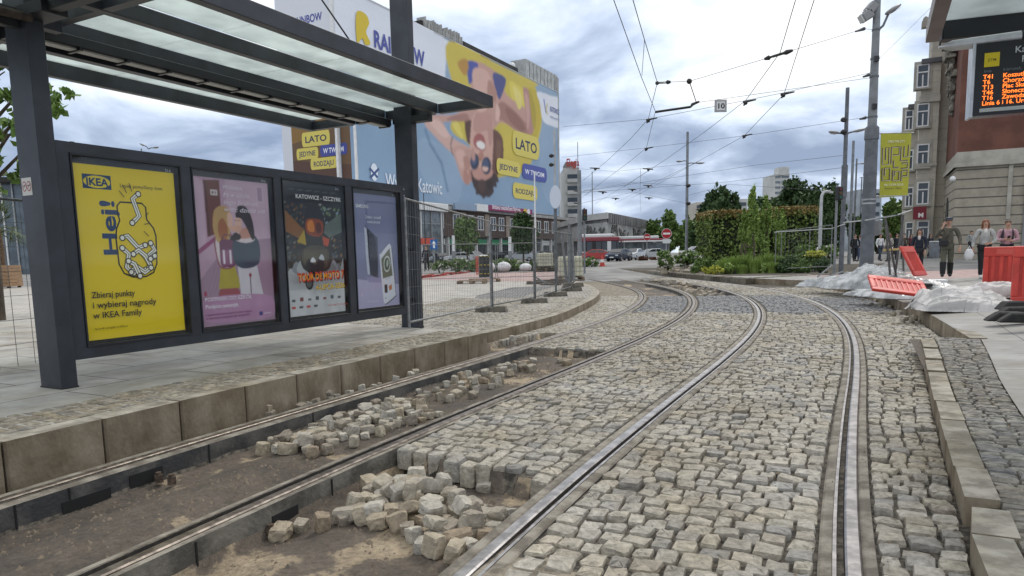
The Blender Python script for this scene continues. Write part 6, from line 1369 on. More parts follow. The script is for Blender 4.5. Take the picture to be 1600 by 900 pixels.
hedge('long clipped hedge block with rusty top left of the young trees', 1098, 1166, 333, 404, 54, 4, 1, 5200); hedge('clipped hedge block right of the young trees', 1206, 1258, 327, 404, 56, 4, 2, 4600); hedge('low clipped hedge piece hidden behind the young trees', 1166, 1206, 336, 404, 57, 3, 3, 2200)
# garden bed
gk = [G(x, y, .2) for x, y in ((1012, 424), (1060, 428), (1110, 432), (1165, 436.5), (1215, 434), (1300, 429))]
mb = MB(); mb.prism([(p.x, p.y) for p in gk] + [(34, 62), (8, 70)], -.1, .21, mat_kerb, M('garden_soil', (0.075, 0.062, 0.045), .95, var=.4, scale=3, bump=.5, bscale=9)); tag(mb.build('garden_bed_ground'), kind='structure')
kerb_run('garden_kerb', [(p.x, p.y) for p in gk], .18, -.1, .27, mat_kerb_l, mat_kerb_l, 1)
YG = 36
for i, (x, yt, yb_, hw, Y, lf, n, sz, l, fl) in enumerate((
    (1042, 391, 420, 17, 40, L_MID, 1500, .17, 'white flowering shrub at the left garden tip', L_FLOW), (1072, 389, 416, 20, 44, L_MID, 1500, .17, 'second white flowering shrub behind the rubble', L_FLOW), (1103, 400, 426, 16, 42, L_MID, 1000, .16, 'green shrub between the rubble and the yellow shrubs', None),
    (1085, 414, 427, 12, 37, L_MID, 600, .13, 'low green plant beside the rubble', None), (1118, 414, 431, 13, 36.5, L_YEL, 900, .11, 'low yellow shrub at the garden kerb', None), (1138, 410, 432, 12, 36.6, L_LIGHT, 900, .12, 'light green low shrub next to the yellow one', None),
    (1236, 402, 427, 20, 38, L_DARK, 1300, .14, 'dark green low shrub left of the yellow topped one', None), (1268, 393, 426, 27, 38.5, L_MID, 1800, .14, 'large green shrub with yellow top behind the fence', None), (1270, 391, 402, 25, 38.3, L_YEL, 900, .11, 'yellow shoots crowning the large green shrub', None), (1290, 378, 410, 18, 43, L_MID, 1000, .16, 'shrub with pale flowers behind the twin lamp pole', L_FLOW), (1255, 383, 408, 22, 47, L_MID, 900, .18, 'leafy shrub at the foot of the right hedge', None),
    (1128, 402, 428, 14, 39, L_LIGHT, 1100, .14, 'light green bushy plant behind the low yellow shrub', None), (1105, 416, 431, 10, 36.6, L_YEL, 600, .10, 'small yellow plant left of the low yellow shrub', None), (1222, 412, 431, 14, 36.6, L_DARK, 1000, .12, 'dark leafy ground shrub at the garden kerb', None), (1252, 406, 429, 16, 36.2, L_MID, 1100, .12, 'mid green shrub in front of the large yellow topped one', None), (1284, 402, 428, 16, 35.2, L_DARK, 1100, .12, 'dark green shrub at the right end of the garden kerb', None), (1190, 412, 432, 12, 37, L_LIGHT, 900, .11, 'feathery light green plant between the lavender clumps', None))):
    bush(l, x, yt, yb_, hw, Y, lf, n, sz, 80 + i, flowers=fl, nf=520 if fl else 0, fsize=.13)
for i, (x, y, hw, Y, l) in enumerate(((1151, 425, 8, 36.8, 'purple grey lavender clump left'), (1182, 420, 9, 37.5, 'purple grey lavender clump middle'), (1203, 421, 9, 37.5, 'purple grey lavender clump right'))): bush(l, x, y - 8, y + 5, hw, Y, L_LAV, 420, .10, 120 + i, 'lavender', 'plant', group='lavender clumps')
def grass_clump(label, x, yt, yb_, hw, Y, seed, n=500):
    p = D(x, yb_, Y); h = D(x, yt, Y).z - p.z; r = hw * Y / FPX; t = thing('ornamental_grass', label, 'grass clump', tuple(p), group='ornamental grass clumps'); g = np.random.default_rng(seed); V, F = [], []
    for i in range(n):
        a, rr = g.uniform(0, 6.28), r * g.uniform(0, .75); b = np.array([rr * math.cos(a), rr * math.sin(a) * .8, -.05]); l = g.uniform(.35, .6) * h; hh = h * g.uniform(.6, 1.05); d = np.array([math.cos(a), math.sin(a), 0]) * l * .55; s = np.array([-math.sin(a), math.cos(a), 0]) * .018; k = len(V)
        m, e = b + d * .4 + [0, 0, hh * .65], b + d + [0, 0, hh]
        V += [b - s, b + s, m + s * .8, m - s * .8, e + s * .1, e - s * .1]; F += [(k, k + 1, k + 2, k + 3), (k + 3, k + 2, k + 4, k + 5)]
    np_mesh('blades', V, F, L_GRASS, False, t)
for i, q in enumerate(((1148, 398, 430, 12, 37.5, 'tall grass clump left of the tree stakes'), (1163, 395, 430, 12, 38, 'tall grass clump at the tree stakes'), (1197, 394, 424, 15, 38.5, 'broad grass clump right of the tree stakes'), (1212, 397, 424, 12, 39, 'grass clump touching the dark shrubs'), (1158, 412, 434, 9, 36.7, 'short grass tuft at the garden kerb'), (1135, 402, 431, 12, 37.2, 'grass clump rising behind the yellow shrub'), (1178, 400, 432, 12, 37.3, 'fine grass clump between stakes and lavender'), (1206, 408, 432, 10, 36.8, 'low grass clump left of the dark ground shrub'))): grass_clump(q[5], *q[:5], 140 + i)
ts = thing('tree_stake', 'wooden stakes tied round a sapling in the garden', 'tree stake', tuple(D(1168, 424, 38)))
for dx, dy in ((-.35, 0), (.35, 0), (0, .4)):
    mb = MB(); mb.tube([(dx, dy, -.1), (dx, dy, 1.55)], .045, M('dark_stake_wood', (0.09, 0.07, 0.05), .85, var=.2, scale=6), 7); mb.build('stake', ts)
for a_, b_ in (((-.35, 0), (.35, 0)), ((.35, 0), (0, .4)), ((0, .4), (-.35, 0))):
    mb = MB(); mb.bar((*a_, 1.35), (*b_, 1.35), .03, .07, _mats['dark_stake_wood']); mb.build('rail', ts)
# flower hedge row behind the left fence
for i, (x, hw, yt) in enumerate(((690, 16, 407), (718, 15, 405), (745, 16, 406), (776, 16, 404), (803, 15, 405), (829, 15, 406), (853, 16, 405), (876, 10, 406), (921, 10, 401))):
    bush(('leftmost', 'second', 'third', 'fourth', 'fifth', 'sixth', 'seventh', 'eighth', 'separate rightmost')[i] + ' white flowered bush of the row before the parked cars', x, yt, 425 if i < 8 else 419, hw + 5, 54 + (i % 3) * .6 + (6 if i == 8 else 0), L_MID, 1100, .24, 160 + i, 'flowering_bush', 'bush', L_FLOW, 300, .16, 'white flowered bushes')
bush('rusty red barberry bush by the no entry signs', 1002, 401, 411, 11, 84, L_BARB, 500, .3, 190); bush('second rusty red barberry bush behind the sign post', 1020, 402, 410, 9, 86, L_BARB, 400, .3, 191)
# near maple branch behind the left post
mp = thing('maple_tree', 'leafy maple tree behind the left shelter post', 'tree', (-10.75, 14.5, .14)); g = random.Random(31)
mb = MB(); mb.tube([(0, 0, -.1), (0.05, 0, 2), (0, .05, 4), (.2, .1, 6.5)], [.16, .14, .11, .04], mat_bark, 10)
tips = []
for (dx, dy, dz) in ((1.5, -.3, 4.1), (1.75, -.3, 4.35), (1.2, .4, 4.8), (.4, -.4, 3.9), (-1.2, .3, 4.4), (.2, .8, 5.6), (.6, -.2, 3.3), (1.6, .1, 3.75), (.2, 0, 4.6), (.5, .3, 5.2), (-.1, -.3, 3.1)):
    mb.tube([(0, 0, dz - 1.0), (dx * .5, dy * .5, dz - .25), (dx, dy, dz)], [.05, .03, .01], mat_bark, 6); tips.append((dx, dy, dz))
mb.build('trunk', mp)
leaf_cloud('crown', mp, [((t_[0] * q, t_[1] * q, t_[2] - (1 - q) * .6), (.50, .45, .42)) for t_ in tips for q in (.7, 1.0)], 900, .24, L_MAPLE, 5, shell=.2)
# palm in a wooden planter at the far left
pw = thing('wooden_planter', 'slatted wooden planter tub at the far left edge', 'planter', tuple(G(4, 450, .15)), rz=.2); mat_plank = M('planter_wood', (0.30, 0.185, 0.10), .75, var=.25, scale=6, stretch=(1, 1, 6))
for k in range(6):
    mb = MB(); z = .18 + k * .20; mb.box((0, 0, z), (1.5 - .012 * k, 1.5, .185), mat_plank); mb.build('plank', pw, bevel=.01)
for sx in (-1, 1):
    for sy in (-1, 1): mb = MB(); mb.box((sx * .6, sy * .6, .04), (.14, .14, .1), mat_ins); mb.build('foot', pw)
pt_ = thing('palm_tree', 'fan palm growing in the wooden planter', 'palm', tuple(G(4, 450, .15) + Vector((0, 0, 1.2)))); mb = MB(); mb.tube([(0, 0, 0), (.05, 0, 1.0), (0, 0, 2.2)], [.26, .24, .22], M('palm_bark', (0.13, 0.085, 0.05), .9, var=.4, scale=12, bump=.6, bscale=18), 10); mb.build('trunk', pt_)
V, F = [], []; g = random.Random(2)
for i in range(46):
    a, el = g.uniform(0, 6.28), g.uniform(-.5, 1.3); d = Vector((math.cos(a) * math.cos(el), math.sin(a) * math.cos(el), math.sin(el))); c = Vector((0, 0, 2.2)) + d * 1.05; s = d.cross(Vector((0, 0, 1))).normalized(); 
    for j in range(-4, 5): e = c + (d + s * j * .28).normalized() * .85 + Vector((0, 0, -.10 * abs(j))); q = s * .035; k = len(V); V += [c - q, c + q, e + q * .3, e - q * .3]; F.append((k, k + 1, k + 2, k + 3))
    k = len(V); b = Vector((0, 0, 2.1)); q = s * .02; V += [b - q, b + q, c + q, c - q]; F.append((k, k + 1, k + 2, k + 3))
np_mesh('crown', [tuple(v) for v in V], F, leafmat('palm_leaves', (0.085, 0.115, 0.035)), False, pt_)
gb = thing('glass_office', 'dark glass office building at the far left edge', 'building', (0, 0, 0)); p, q = D(-60, 288, 75), D(62, 288, 75)
mb = MB(); mb.box(((p.x + q.x) / 2, 80, p.z / 2), (q.x - p.x, 10, p.z), M('blue_glass_facade', (0.10, 0.13, 0.155), .15, var=.3, scale=.6, spec=.7)); mb.build('wall', gb); mb = MB(); mb.box(((p.x + q.x) / 2, 79.6, p.z + .25), (q.x - p.x + 1, 12, .5), mat_roofdark); mb.build('roof', gb)
for i in range(7): mb = MB(); x = p.x + (q.x - p.x) * (i + .5) / 7; mb.box((x, 74.93, p.z / 2), (.16, .12, p.z), mat_white if i % 2 else mat_galv); mb.build('mullion', gb)
for i, (x, y, hw) in enumerate(((50, 432, 18), (12, 531, 16))):
    p = G(x, y, .15); n = 700; gg = np.random.default_rng(i); V, F = [], []; r = hw * p.y / FPX
    for k_ in range(n): a, b = gg.normal(0, r * .5), gg.normal(0, r * .35); h = gg.uniform(.04, .13); s = gg.uniform(-.02, .02, 2); k = len(V); V += [(p.x + a - .012, p.y + b, .14), (p.x + a + .012, p.y + b, .14), (p.x + a + s[0] + .003, p.y + b + s[1], .15 + h), (p.x + a + s[0] - .003, p.y + b + s[1], .15 + h)]; F.append((k, k + 1, k + 2, k + 3))
    tag(np_mesh('grass', V, F, L_GRASS), 'tuft of grass growing through the plaza paving', 'grass', kind='stuff')

# ================================================================ temporary fences
mat_fence = M('fence_zinc', (0.25, 0.255, 0.255), .5, .5, var=.2, scale=9); mat_fence_d = M('weathered_fence_zinc', (0.16, 0.165, 0.165), .55, .5, var=.25, scale=9)
mat_foot = M('fence_foot_concrete', (0.145, 0.13, 0.105), .9, var=.3, scale=7, bump=.5, bscale=40)
def fence_panel(label, p, q, h=2.0, cw=.11, ch=.26, mat=None, group='temporary fence panels', zoff=.08, top_tilt=0.0, wr=.0022, low=0.16):
    p, q = Vector(p), Vector(q); d = (q - p); L = d.length; t = thing('site_fence', label, 'fence', tuple(p), group=group); m = mat or mat_fence; f = lambda a, z: d * a + Vector((0, 0, z))
    lean = Vector((-.0, 0, 0))
    for a in (0, 1): mb = MB(); mb.tube([f(a, zoff), f(a, h)], .021, m, 8); mb.build('upright', t)
    for z in (h - .02, low): mb = MB(); mb.tube([f(0, z), f(1, z)], .017, m, 8); mb.build('rail', t)
    mb = MB(); n = max(2, int(L / cw))
    for i in range(1, n): mb.bar(f(i / n, low), f(i / n, h - .02), wr * 2, wr * 2, m)
    k = max(2, int((h - low) / ch))
    for i in range(1, k): z = low + (h - low) * i / k; mb.bar(f(0, z), f(1, z), wr * 2, wr * 2, m)
    mb.build('wire_mesh', t); return t
def fence_foot(label, p, ang=0.0, L=.72, stack=1):
    for k in range(stack):
        t = thing('concrete_weight', label if k == 0 else label + ', upper one', 'fence weight', (p[0] + .06 * k, p[1] + .05 * k, p[2] + .145 * k), ang + .12 * k, 'concrete fence feet'); mb = MB()
        mb.extrude([(-L / 2, 0), (L / 2, 0), (L / 2 - .03, .14), (L * .12, .14), (L * .10, .12), (-L * .10, .12), (-L * .12, .14), (-L / 2 + .03, .14)], (0, -.12, 0), (1, 0, 0), (0, 0, 1), (0, 1, 0), .24, mat_foot); mb.build('block', t, bevel=.015)
F0, F1, F2, F3, F4 = G(640, 520, ZP), G(768, 488, .15), G(835, 474, .15), G(868, 463, .15), G(893, 455, .15)
fence_panel('fence panel leaning beside the right shelter post', F0, F1, 2.02, mat=mat_fence, wr=.0019); fence_panel('fence panel between the first and second concrete feet', F1 + Vector((.03, .05, 0)), F2, 1.95, wr=.002, mat=mat_fence_d); fence_panel('fence panel next to the camera pole', F2 + Vector((.03, .05, 0)), F3, 1.95, wr=.002, mat=mat_fence_d); fence_panel('fence panel at the water tank', F3 + Vector((.03, .05, 0)), F4, 1.95, wr=.002, mat=mat_fence_d)
for i, (p, st, l) in enumerate(((F1, 1, 'concrete fence foot nearest to the shelter'), (F2, 1, 'second concrete fence foot along the kerb'), (F3, 1, 'third concrete fence foot at the camera pole'), (F4, 2, 'stacked concrete fence foot at the kerb bend'))): fence_foot(l, (p.x, p.y, .15), -.15 + .1 * i, stack=st)
B0, B1, B2 = G(652, 441, .15), G(775, 438, .15), G(870, 436, .15)
fence_panel('far fence panel before the flower bushes, left part', (B0.x, B0.y, .15), (B1.x, B1.y, .15), 1.9, .22, .4, wr=.0025); fence_panel('far fence panel before the flower bushes, right part', (B1.x + .1, B1.y, .15), (B2.x, B2.y, .15), 1.9, .22, .4, wr=.0025); fence_foot('flat concrete foot of the far fence', (G(835, 444, .15).x, G(835, 444, .15).y, .15), 0)
LQ0, LQ1 = G(-60, 606, .15), G(60, 580, .15); fence_panel('fence panel behind the left shelter post', (LQ0.x, LQ0.y, .15), (LQ1.x + .2, LQ1.y + .25, .15), 2.0, .20, .27, mat=mat_fence_d, wr=.0022, low=.10)
# props leaning at the bend
for i, (x0, y0, x1, y1, Y) in enumerate(((877, 362, 886, 440, 26.5), (889, 350, 890, 442, 26), (894, 378, 897, 440, 26), (834, 431, 855, 444, 21))):
    mb = MB(); mb.tube([D(x0, y0, Y + .5), D(x1, y1, Y)], .05 if i != 3 else .03, mat_fence_d, 8); tag(mb.build('loose_pole'), ('slanting loose fence post left of the tank', 'upright loose fence post before the tank', 'short loose fence post before the tank', 'thin steel bar leaning at the fence foot')[i], 'pole')

# ================================================================ site clutter on the left plaza
mat_tank = M('tank_plastic', (0.62, 0.60, 0.44), .35, var=.12, scale=1.5); mat_pallet = M('pallet_wood', (0.20, 0.14, 0.085), .85, var=.3, scale=7)
def pallet(parent_name, label, p, rz, L=1.2, W=1.0, group='wooden pallets'):
    t = thing('pallet', label, 'pallet', tuple(p), rz, group)
    for i in range(5): mb = MB(); mb.box((0, -W / 2 + .07 + i * (W - .14) / 4, .13), (L, .12, .022), mat_pallet); mb.build('deck_board', t)
    for i in (-1, 0, 1): mb = MB(); mb.box((i * (L / 2 - .07), 0, .06), (.14, W, .10), mat_pallet); mb.build('block', t)
    return t
def ibc(label, p, s=1.0):
    t = thing('water_tank', label, 'tank', tuple(p), .1, 'caged water tanks'); mb = MB(); mb.box((0, 0, .62 * s), (1.12 * s, .95 * s, 1.0 * s), mat_tank); mb.build('container', t, bevel=.08, seg=3)
    mb = MB(); mb.tube([(0, 0, 1.1 * s), (0, 0, 1.17 * s)], .11, mat_white, 12); mb.build('lid', t)
    mb = MB()
    for k in range(7): x = (-.5 + k / 6) * 1.2 * s; mb.tube([(x, -.52 * s, .12), (x, -.52 * s, 1.14 * s)], .011, mat_fence, 6); mb.tube([(x, .52 * s, .12), (x, .52 * s, 1.14 * s)], .011, mat_fence, 6)
    for k in range(5):
        z = (.14 + .25 * k) * s
        for y in (-.52, .52): mb.tube([(-.6 * s, y * s, z), (.6 * s, y * s, z)], .011, mat_fence, 6)
        for x in (-.6, .6): mb.tube([(x * s, -.52 * s, z), (x * s, .52 * s, z)], .011, mat_fence, 6)
    mb.build('cage', t)
    return t
pt1 = G(891, 437, .15); pallet('', 'wooden pallet under the nearer white water tank', pt1 + Vector((0, .0, 0)), .1, 1.25, 1.05); ibc('white caged water tank near the kerb bend', pt1 + Vector((0, 0, .05)), .98)
pt2 = G(851, 424, .15); pallet('', 'wooden pallet under the farther water tank', pt2 + Vector((0, -.8, .0)), .05, 1.6, 1.2)
pallet('', 'second wooden pallet below the farther tank', pt2 + Vector((.05, -.8, .145)), .0, 1.6, 1.2); ibc('yellowish caged water tank farther left behind the fence', pt2 + Vector((0, -.7, .27)), 1.0)
g = random.Random(12)
for i in range(7):
    p = G(g.uniform(858, 905), g.uniform(438, 447), .15); mb = MB(); a = g.uniform(-.5, .5); mb.box((p.x, p.y, .2 + .05 * (i % 3)), (g.uniform(.8, 1.5), .16, .06), M('old_plank', (0.115, 0.095, 0.075), .9, var=.3, scale=6), rz=a); tag(mb.build('plank'), 'weathered plank lying in the stack by the water tank', 'plank', 'planks by the water tank')
bo = thing('bollard_column', 'black striped column wrapped in foil on a pallet behind the fence', 'column', tuple(G(757, 438, .15))); h = D(757, 395, bo.location.y).z - .3
mb = MB(); mb.tube([(0, 0, .14), (0, 0, h)], [.28, .27], mat_ins, 16); mb.build('shaft', bo)
for k in range(3):
    for a in range(9): mb = MB(); an = a / 9 * 6.28; mb.box((math.cos(an) * .285, math.sin(an) * .285, .35 + k * .45), (.1, .03, .04), P_('#c9b23a'), rz=an + 1.57); mb.build('yellow_mark', bo)
pallet('', 'wooden pallet under the black striped column', G(757, 440, .15), .1, 1.5, 1.2); pallet('', 'lone wooden pallet left of the striped column', G(738, 443, .15), -.1, 1.3, 1.0)
mat_bag = M('white_bag_fabric', (0.62, 0.62, 0.62), .7, var=.08, scale=4, bump=.5, bscale=12)
for i, (x, y0, y1, hw) in enumerate(((787, 409, 425, 12), (821, 411, 424, 10), (768, 410, 425, 6))):
    Y = 52; c = D(x, (y0 + y1) / 2, Y); mb = MB(); mb.ball((0, 0, 0), (hw * Y / FPX, .6, (y1 - y0) / 2 * Y / FPX), mat_bag, 14, 8, .06); o = mb.build('bulk_bag', subsurf=1); o.location = c; tag(o, ('largest rounded white bulk bag before the bushes', 'flatter white bulk bag right of the large one', 'half hidden white bulk bag behind the striped column')[i], 'bag')
# orange-red netting on the ground
def netting(pts, label):
    g = np.random.default_rng(4); V, F = [], []; a, b = np.array(pts[0]), np.array(pts[1]); n, m = 40, 8
    for i in range(n + 1):
        for j in range(m + 1):
            u, v = i / n, j / m; p = a + (b - a) * u + np.array([.2, .9, 0]) * (v - .5) * 1.4; V.append((p[0], p[1], .16 + .30 * max(0, float(vnoise(u * 14, v * 3, 3)) - .25) * (1 - .5 * u)))
    for i in range(n):
        for j in range(m): k = i * (m + 1) + j; F.append((k, k + m + 1, k + m + 2, k + 1))
    o = np_mesh('safety_netting', V, F, M('red_netting', (0.55, 0.075, 0.05), .6, var=.2, scale=9), True); w_ = o.modifiers.new('wire', 'WIREFRAME'); w_.thickness = .07; w_.use_replace = True; tag(o, label, 'netting')
p, q = G(640, 437, .15), G(752, 424, .15); netting([tuple(p), tuple(q)], 'crumpled red safety netting lying along the fence')
mb = MB(); c = D(752, 424, 47); 
for i in range(9): mb.box((0, .0, .08 + .14 * i), (.75, .02, .06), M('red_netting', (0.55, 0.075, 0.05), .6))
for i in range(7): mb.box((-.33 + .11 * i, .012, .65), (.035, .02, 1.25), _mats['red_netting'])
o = mb.build('netting_screen'); o.location = (c.x, 47, .15); tag(o, 'upright scrap of red netting left of the striped column', 'netting')
# signs
def round_sign(label, x, y, rpx, Y, plate=True):
    c = D(x, y, Y); r = rpx * Y / FPX; t = thing('no_entry_sign', label, 'road sign', (c.x, Y, 0), group='no entry signs'); mb = MB(); mb.tube([(0, .05, gz(Y)), (0, .05, c.z + r)], .05, mat_galv, 8); mb.build('post', t)
    mb = MB(); mb.extrude([(r * math.cos(k * math.pi / 14), r * math.sin(k * math.pi / 14)) for k in range(28)], (0, 0, c.z), (1, 0, 0), (0, 0, 1), (0, -1, 0), .03, mat_galv); mb.build('disc', t)
    a = Art((0, -.032, c.z), (1, 0, 0), (0, 0, 1), step=.004); a.ell(0, 0, r * .98, r * .98, '#d8d8d8', n=28); a.ell(0, 0, r * .92, r * .92, '#a51b22', n=28); a.rect(-r * .68, -r * .17, r * .68, r * .17, '#e6e4e2'); a.build('sign_face', t)
    if plate: mb = MB(); mb.box((0, -.02, c.z - r * 1.45), (r * 1.5, .03, r * .8), P_('#d0d4d2')); mb.build('plate', t)
round_sign('no entry sign with a white plate under it', 1041.5, 365, 8, 74); round_sign('smaller no entry sign left of the other', 1011, 370.5, 5.5, 84, False)
bs_ = thing('bus_stop_sign', 'blue sign with white arrow by the parked cars', 'road sign', (D(678, 384, 70).x, 70, 0)); c = D(678, 382, 70); mb = MB(); mb.tube([(0, .05, gz(70)), (0, .05, c.z + .6)], .05, mat_galv, 8); mb.build('post', bs_); mb = MB(); mb.box((0, 0, c.z), (.75, .03, 1.0), P_('#1d62a8')); mb.build('plate', bs_); a = Art((0, -.017, c.z), (1, 0, 0), (0, 0, 1), step=.003); a.poly([(-.1, -.35), (.1, -.35), (.1, .1), (.22, .1), (0, .38), (-.22, .1), (-.1, .1)], '#e8ecf0'); a.build('arrow', bs_)
for i, x in enumerate((709, 797, 889)):
    pz = D(x, 330 if i != 2 else 385, 66); t = pole('flag_pole', ('slim white post left of the first street tree', 'slim white post left of the second street tree', 'slim grey post right of the street trees')[i], 'pole', (D(x, 395, 66).x, 66, gz(66)), D(x, (368, 370, 372)[i], 66).z, .16, .14, mat_white if i < 2 else mat_galv)
    mb = MB(); mb.box((0, -.02, D(x, 400, 66).z), (.34, .34, .9), mat_pole); mb.build('foot_sleeve', t)
# ================================================================ cars and buses
mat_tyre = M('tyre_rubber', (0.018, 0.018, 0.019), .8); mat_rim = M('wheel_rim', (0.38, 0.38, 0.39), .35, .8); mat_cglass = M('car_glass', (0.02, 0.024, 0.028), .06, spec=.8)
def carpaint(h): return M('car_paint_' + h.lstrip('#'), h, .25, .15, spec=.6)
def car(label, xc, ybase, Y, rz, col, suv=False):
    p = D(xc, ybase, Y); t = thing('parked_car', label, 'car', (p.x, Y, gz(Y)), rz, 'parked cars'); pm = carpaint(col); k = 1.12 if suv else 1.0
    side = [(-2.1, .35), (-2.12, .75 * k), (-1.95, .92 * k), (-1.1, 1.0 * k), (-.35, 1.42 * k), (.9, 1.45 * k), (1.75, 1.05 * k), (2.08, .95 * k), (2.12, .4), (1.75, .28), (-1.8, .28)]
    mb = MB(); n = len(side); V = []
    for y, inset in ((-.86, 0), (-.80, 0), (.80, 0), (.86, 0)):
        for (x, z) in side: f = 1 - .16 * max(0, (z - .95) / .5) if True else 1; V.append((x * (.985 if abs(y) > .82 else 1), y * f, z if abs(y) < .82 else z * .985 + .01))
    fs = [(r * n + i, r * n + (i + 1) % n, (r + 1) * n + (i + 1) % n, (r + 1) * n + i) for r in range(3) for i in range(n)]
    mb.add(V, [tuple(reversed(f)) for f in fs] + [tuple(range(n)), tuple(reversed(range(3 * n, 4 * n)))], pm); mb.build('body', t, bevel=.03)
    mb = MB()
    for s in (-1, 1):
        f = lambda z: s * (.862 - .138 * max(0, (z - .95) / .5) * .86 + .004)
        for q in ([(-1.0, 1.03 * k), (-.32, 1.36 * k), (.22, 1.38 * k), (.22, 1.03 * k)], [(.30, 1.03 * k), (.30, 1.38 * k), (.88, 1.38 * k), (1.5, 1.06 * k)]):
            pts = [(x, f(z), z) for x, z in q]; mb.add(pts, [(0, 1, 2, 3) if s > 0 else (3, 2, 1, 0)], mat_cglass)
    mb.build('side_window', t); 
    for nm, q in (('windscreen', [(-1.13, 1.03 * k), (-.40, 1.41 * k)]), ('rear_window', [(.98, 1.43 * k), (1.70, 1.10 * k)])):
        mb = MB(); (x0, z0), (x1, z1) = q; o = -.018 if nm == 'windscreen' else .018
        mb.add([(x0 + o, -.70, z0 + .012), (x0 + o, .70, z0 + .012), (x1 + o, .62, z1 + .012), (x1 + o, -.62, z1 + .012)], [(3, 2, 1, 0)] if nm == 'windscreen' else [(0, 1, 2, 3)], mat_cglass); mb.build(nm, t)
    for x in (-1.32, 1.3):
        for s in (-1, 1):
            mb = MB(); mb.tube([(x, s * .66, .31), (x, s * .87, .31)], .315, mat_tyre, 18); wv = mb.build('wheel', t); mb = MB(); mb.tube([(x, s * .872, .31), (x, s * .885, .31)], .20, mat_rim, 12); mb.build('rim', wv)
    for s in (-1, 1):
        mb = MB(); mb.box((-2.1, s * .62, .70 * k), (.08, .34, .14), mat_lens); mb.build('headlight', t); mb = MB(); mb.box((2.09, s * .66, .78 * k), (.08, .26, .2), P_('#8a1a1a')); mb.build('tail_light', t)
    for x, nm in ((-2.135, 'number_plate'),): mb = MB(); mb.box((x, 0, .48), (.03, .5, .11), mat_white); mb.build(nm, t)
PI = math.pi
for q in (('dark blue hatchback with blue white bonnet facing the tracks', 967, 409, 82, PI / 2 - .55, '#2a3346'), ('small white car behind the dark blue hatchback', 990, 407, 90, PI / 2 - .5, '#c9ccd0'), ('red car low behind the traffic cone', 938, 409, 88, 2.8, '#a83a34'), ('white car half hidden by the barberry bushes', 1018, 404, 98, .3, '#c4c8cc'),
          ('grey car at the left end of the parked row', 652, 412, 103, 2.0, '#5a6068'), ('dark grey car second in the parked row', 690, 412, 103, 1.9, '#2c3440'), ('white hatchback with black roof line in the parked row', 716, 412, 101, .25, '#d2d4d6'), ('white off road car right of the hatchback', 741, 411, 103, 2.4, '#c9ccce'), ('black car behind the striped column', 773, 410, 107, .3, '#1c1e22'), ('silver estate car in the middle of the parked row', 812, 411, 103, .15, '#aeb2b6'), ('dark car at the right end of the parked row', 846, 410, 107, .4, '#23262c'), ('pale blue car between the street trees', 670, 411, 109, 1.7, '#8b98a6'), ('white van like car far right by the hedge', 1088, 402, 90, .2, '#c8cccf')):
    car(q[0], q[1], q[2], q[3], q[4], q[5], 'off road' in q[0] or 'van' in q[0])
mat_busred = carpaint('#85353c'); mat_buswhite = carpaint('#d6d6d4')
def bus(label, x0, x1, ytop, Y, rz, front=-1, L=12.0):
    p = D((x0 + x1) / 2, 390, Y); t = thing('city_bus', label, 'bus', (p.x, Y, gz(Y)), rz); h = 3.05
    mb = MB(); mb.box((0, 0, .75), (L, 2.5, .9), mat_buswhite); mb.build('lower_body', t, bevel=.08); mb = MB(); mb.box((0, 0, 1.85), (L - .06, 2.44, 1.3), mat_cglass); mb.build('windows', t); mb = MB(); mb.box((0, 0, h - .28), (L, 2.5, .56), mat_busred); mb.build('upper_body', t, bevel=.1)
    mb = MB(); mb.box((-L * .05, 0, h + .2), (L * .8, 2.2, .5), mat_buswhite); mb.build('roof_pod', t, bevel=.12)
    for k in range(6): mb = MB(); x = -L / 2 + .3 + k * (L - .6) / 5; mb.box((x, -1.232, 1.85), (.12 if k % 2 else .5, .04, 1.3), mat_buswhite if k == 4 else mat_ins); mb.build('window_post', t)
    for x in (-L * .32, L * .3):
        for s in (-1, 1): mb = MB(); mb.tube([(x, s * 1.0, .48), (x, s * 1.27, .48)], .48, mat_tyre, 18); wv = mb.build('wheel', t); mb = MB(); mb.tube([(x, s * 1.272, .48), (x, s * 1.285, .48)], .25, mat_rim, 12); mb.build('rim', wv)
    mb = MB(); mb.box((0, -1.256, .95), (L * .96, .012, .16), mat_busred); mb.build('red_stripe', t)
bus('red and white city bus with white roof pod left of the hatchback', 914, 958, 374, 94, -.25, L=5.6); bus('white and red city bus farther right behind the sign posts', 965, 1025, 380, 110, -.15, L=9.5)
sh = thing('bus_shelter', 'far bus shelter with pale frame behind the second bus sign', 'shelter', (D(1010, 405, 104).x, 104, gz(104)))
mb = MB(); mb.box((0, 0, 2.6), (7, 1.8, .2), mat_white); mb.build('roof', sh)
for x in (-3.3, -.5, 3.3): mb = MB(); mb.tube([(x, 0, 0), (x, 0, 2.6)], .08, mat_galv, 8); mb.build('post', sh)
mb = MB(); mb.box((0, .7, 1.3), (6.6, .03, 2.2), mat_window_l); mb.build('back_pane', sh)
cn = thing('traffic_cone', 'red and white traffic cone on the road before the bus', 'traffic cone', tuple(D(941, 414, 62)))
cn.location.z = gz(62); mb = MB(); mb.tube([(0, 0, .03), (0, 0, .95)], [.24, .05], P_('#c2483a'), 12); mb.build('cone', cn); mb = MB(); mb.tube([(0, 0, .35), (0, 0, .6)], [.19, .13], mat_white, 12); mb.build('stripe', cn); mb = MB(); mb.box((0, 0, .02), (.6, .6, .05), P_('#c2483a')); mb.build('base', cn)
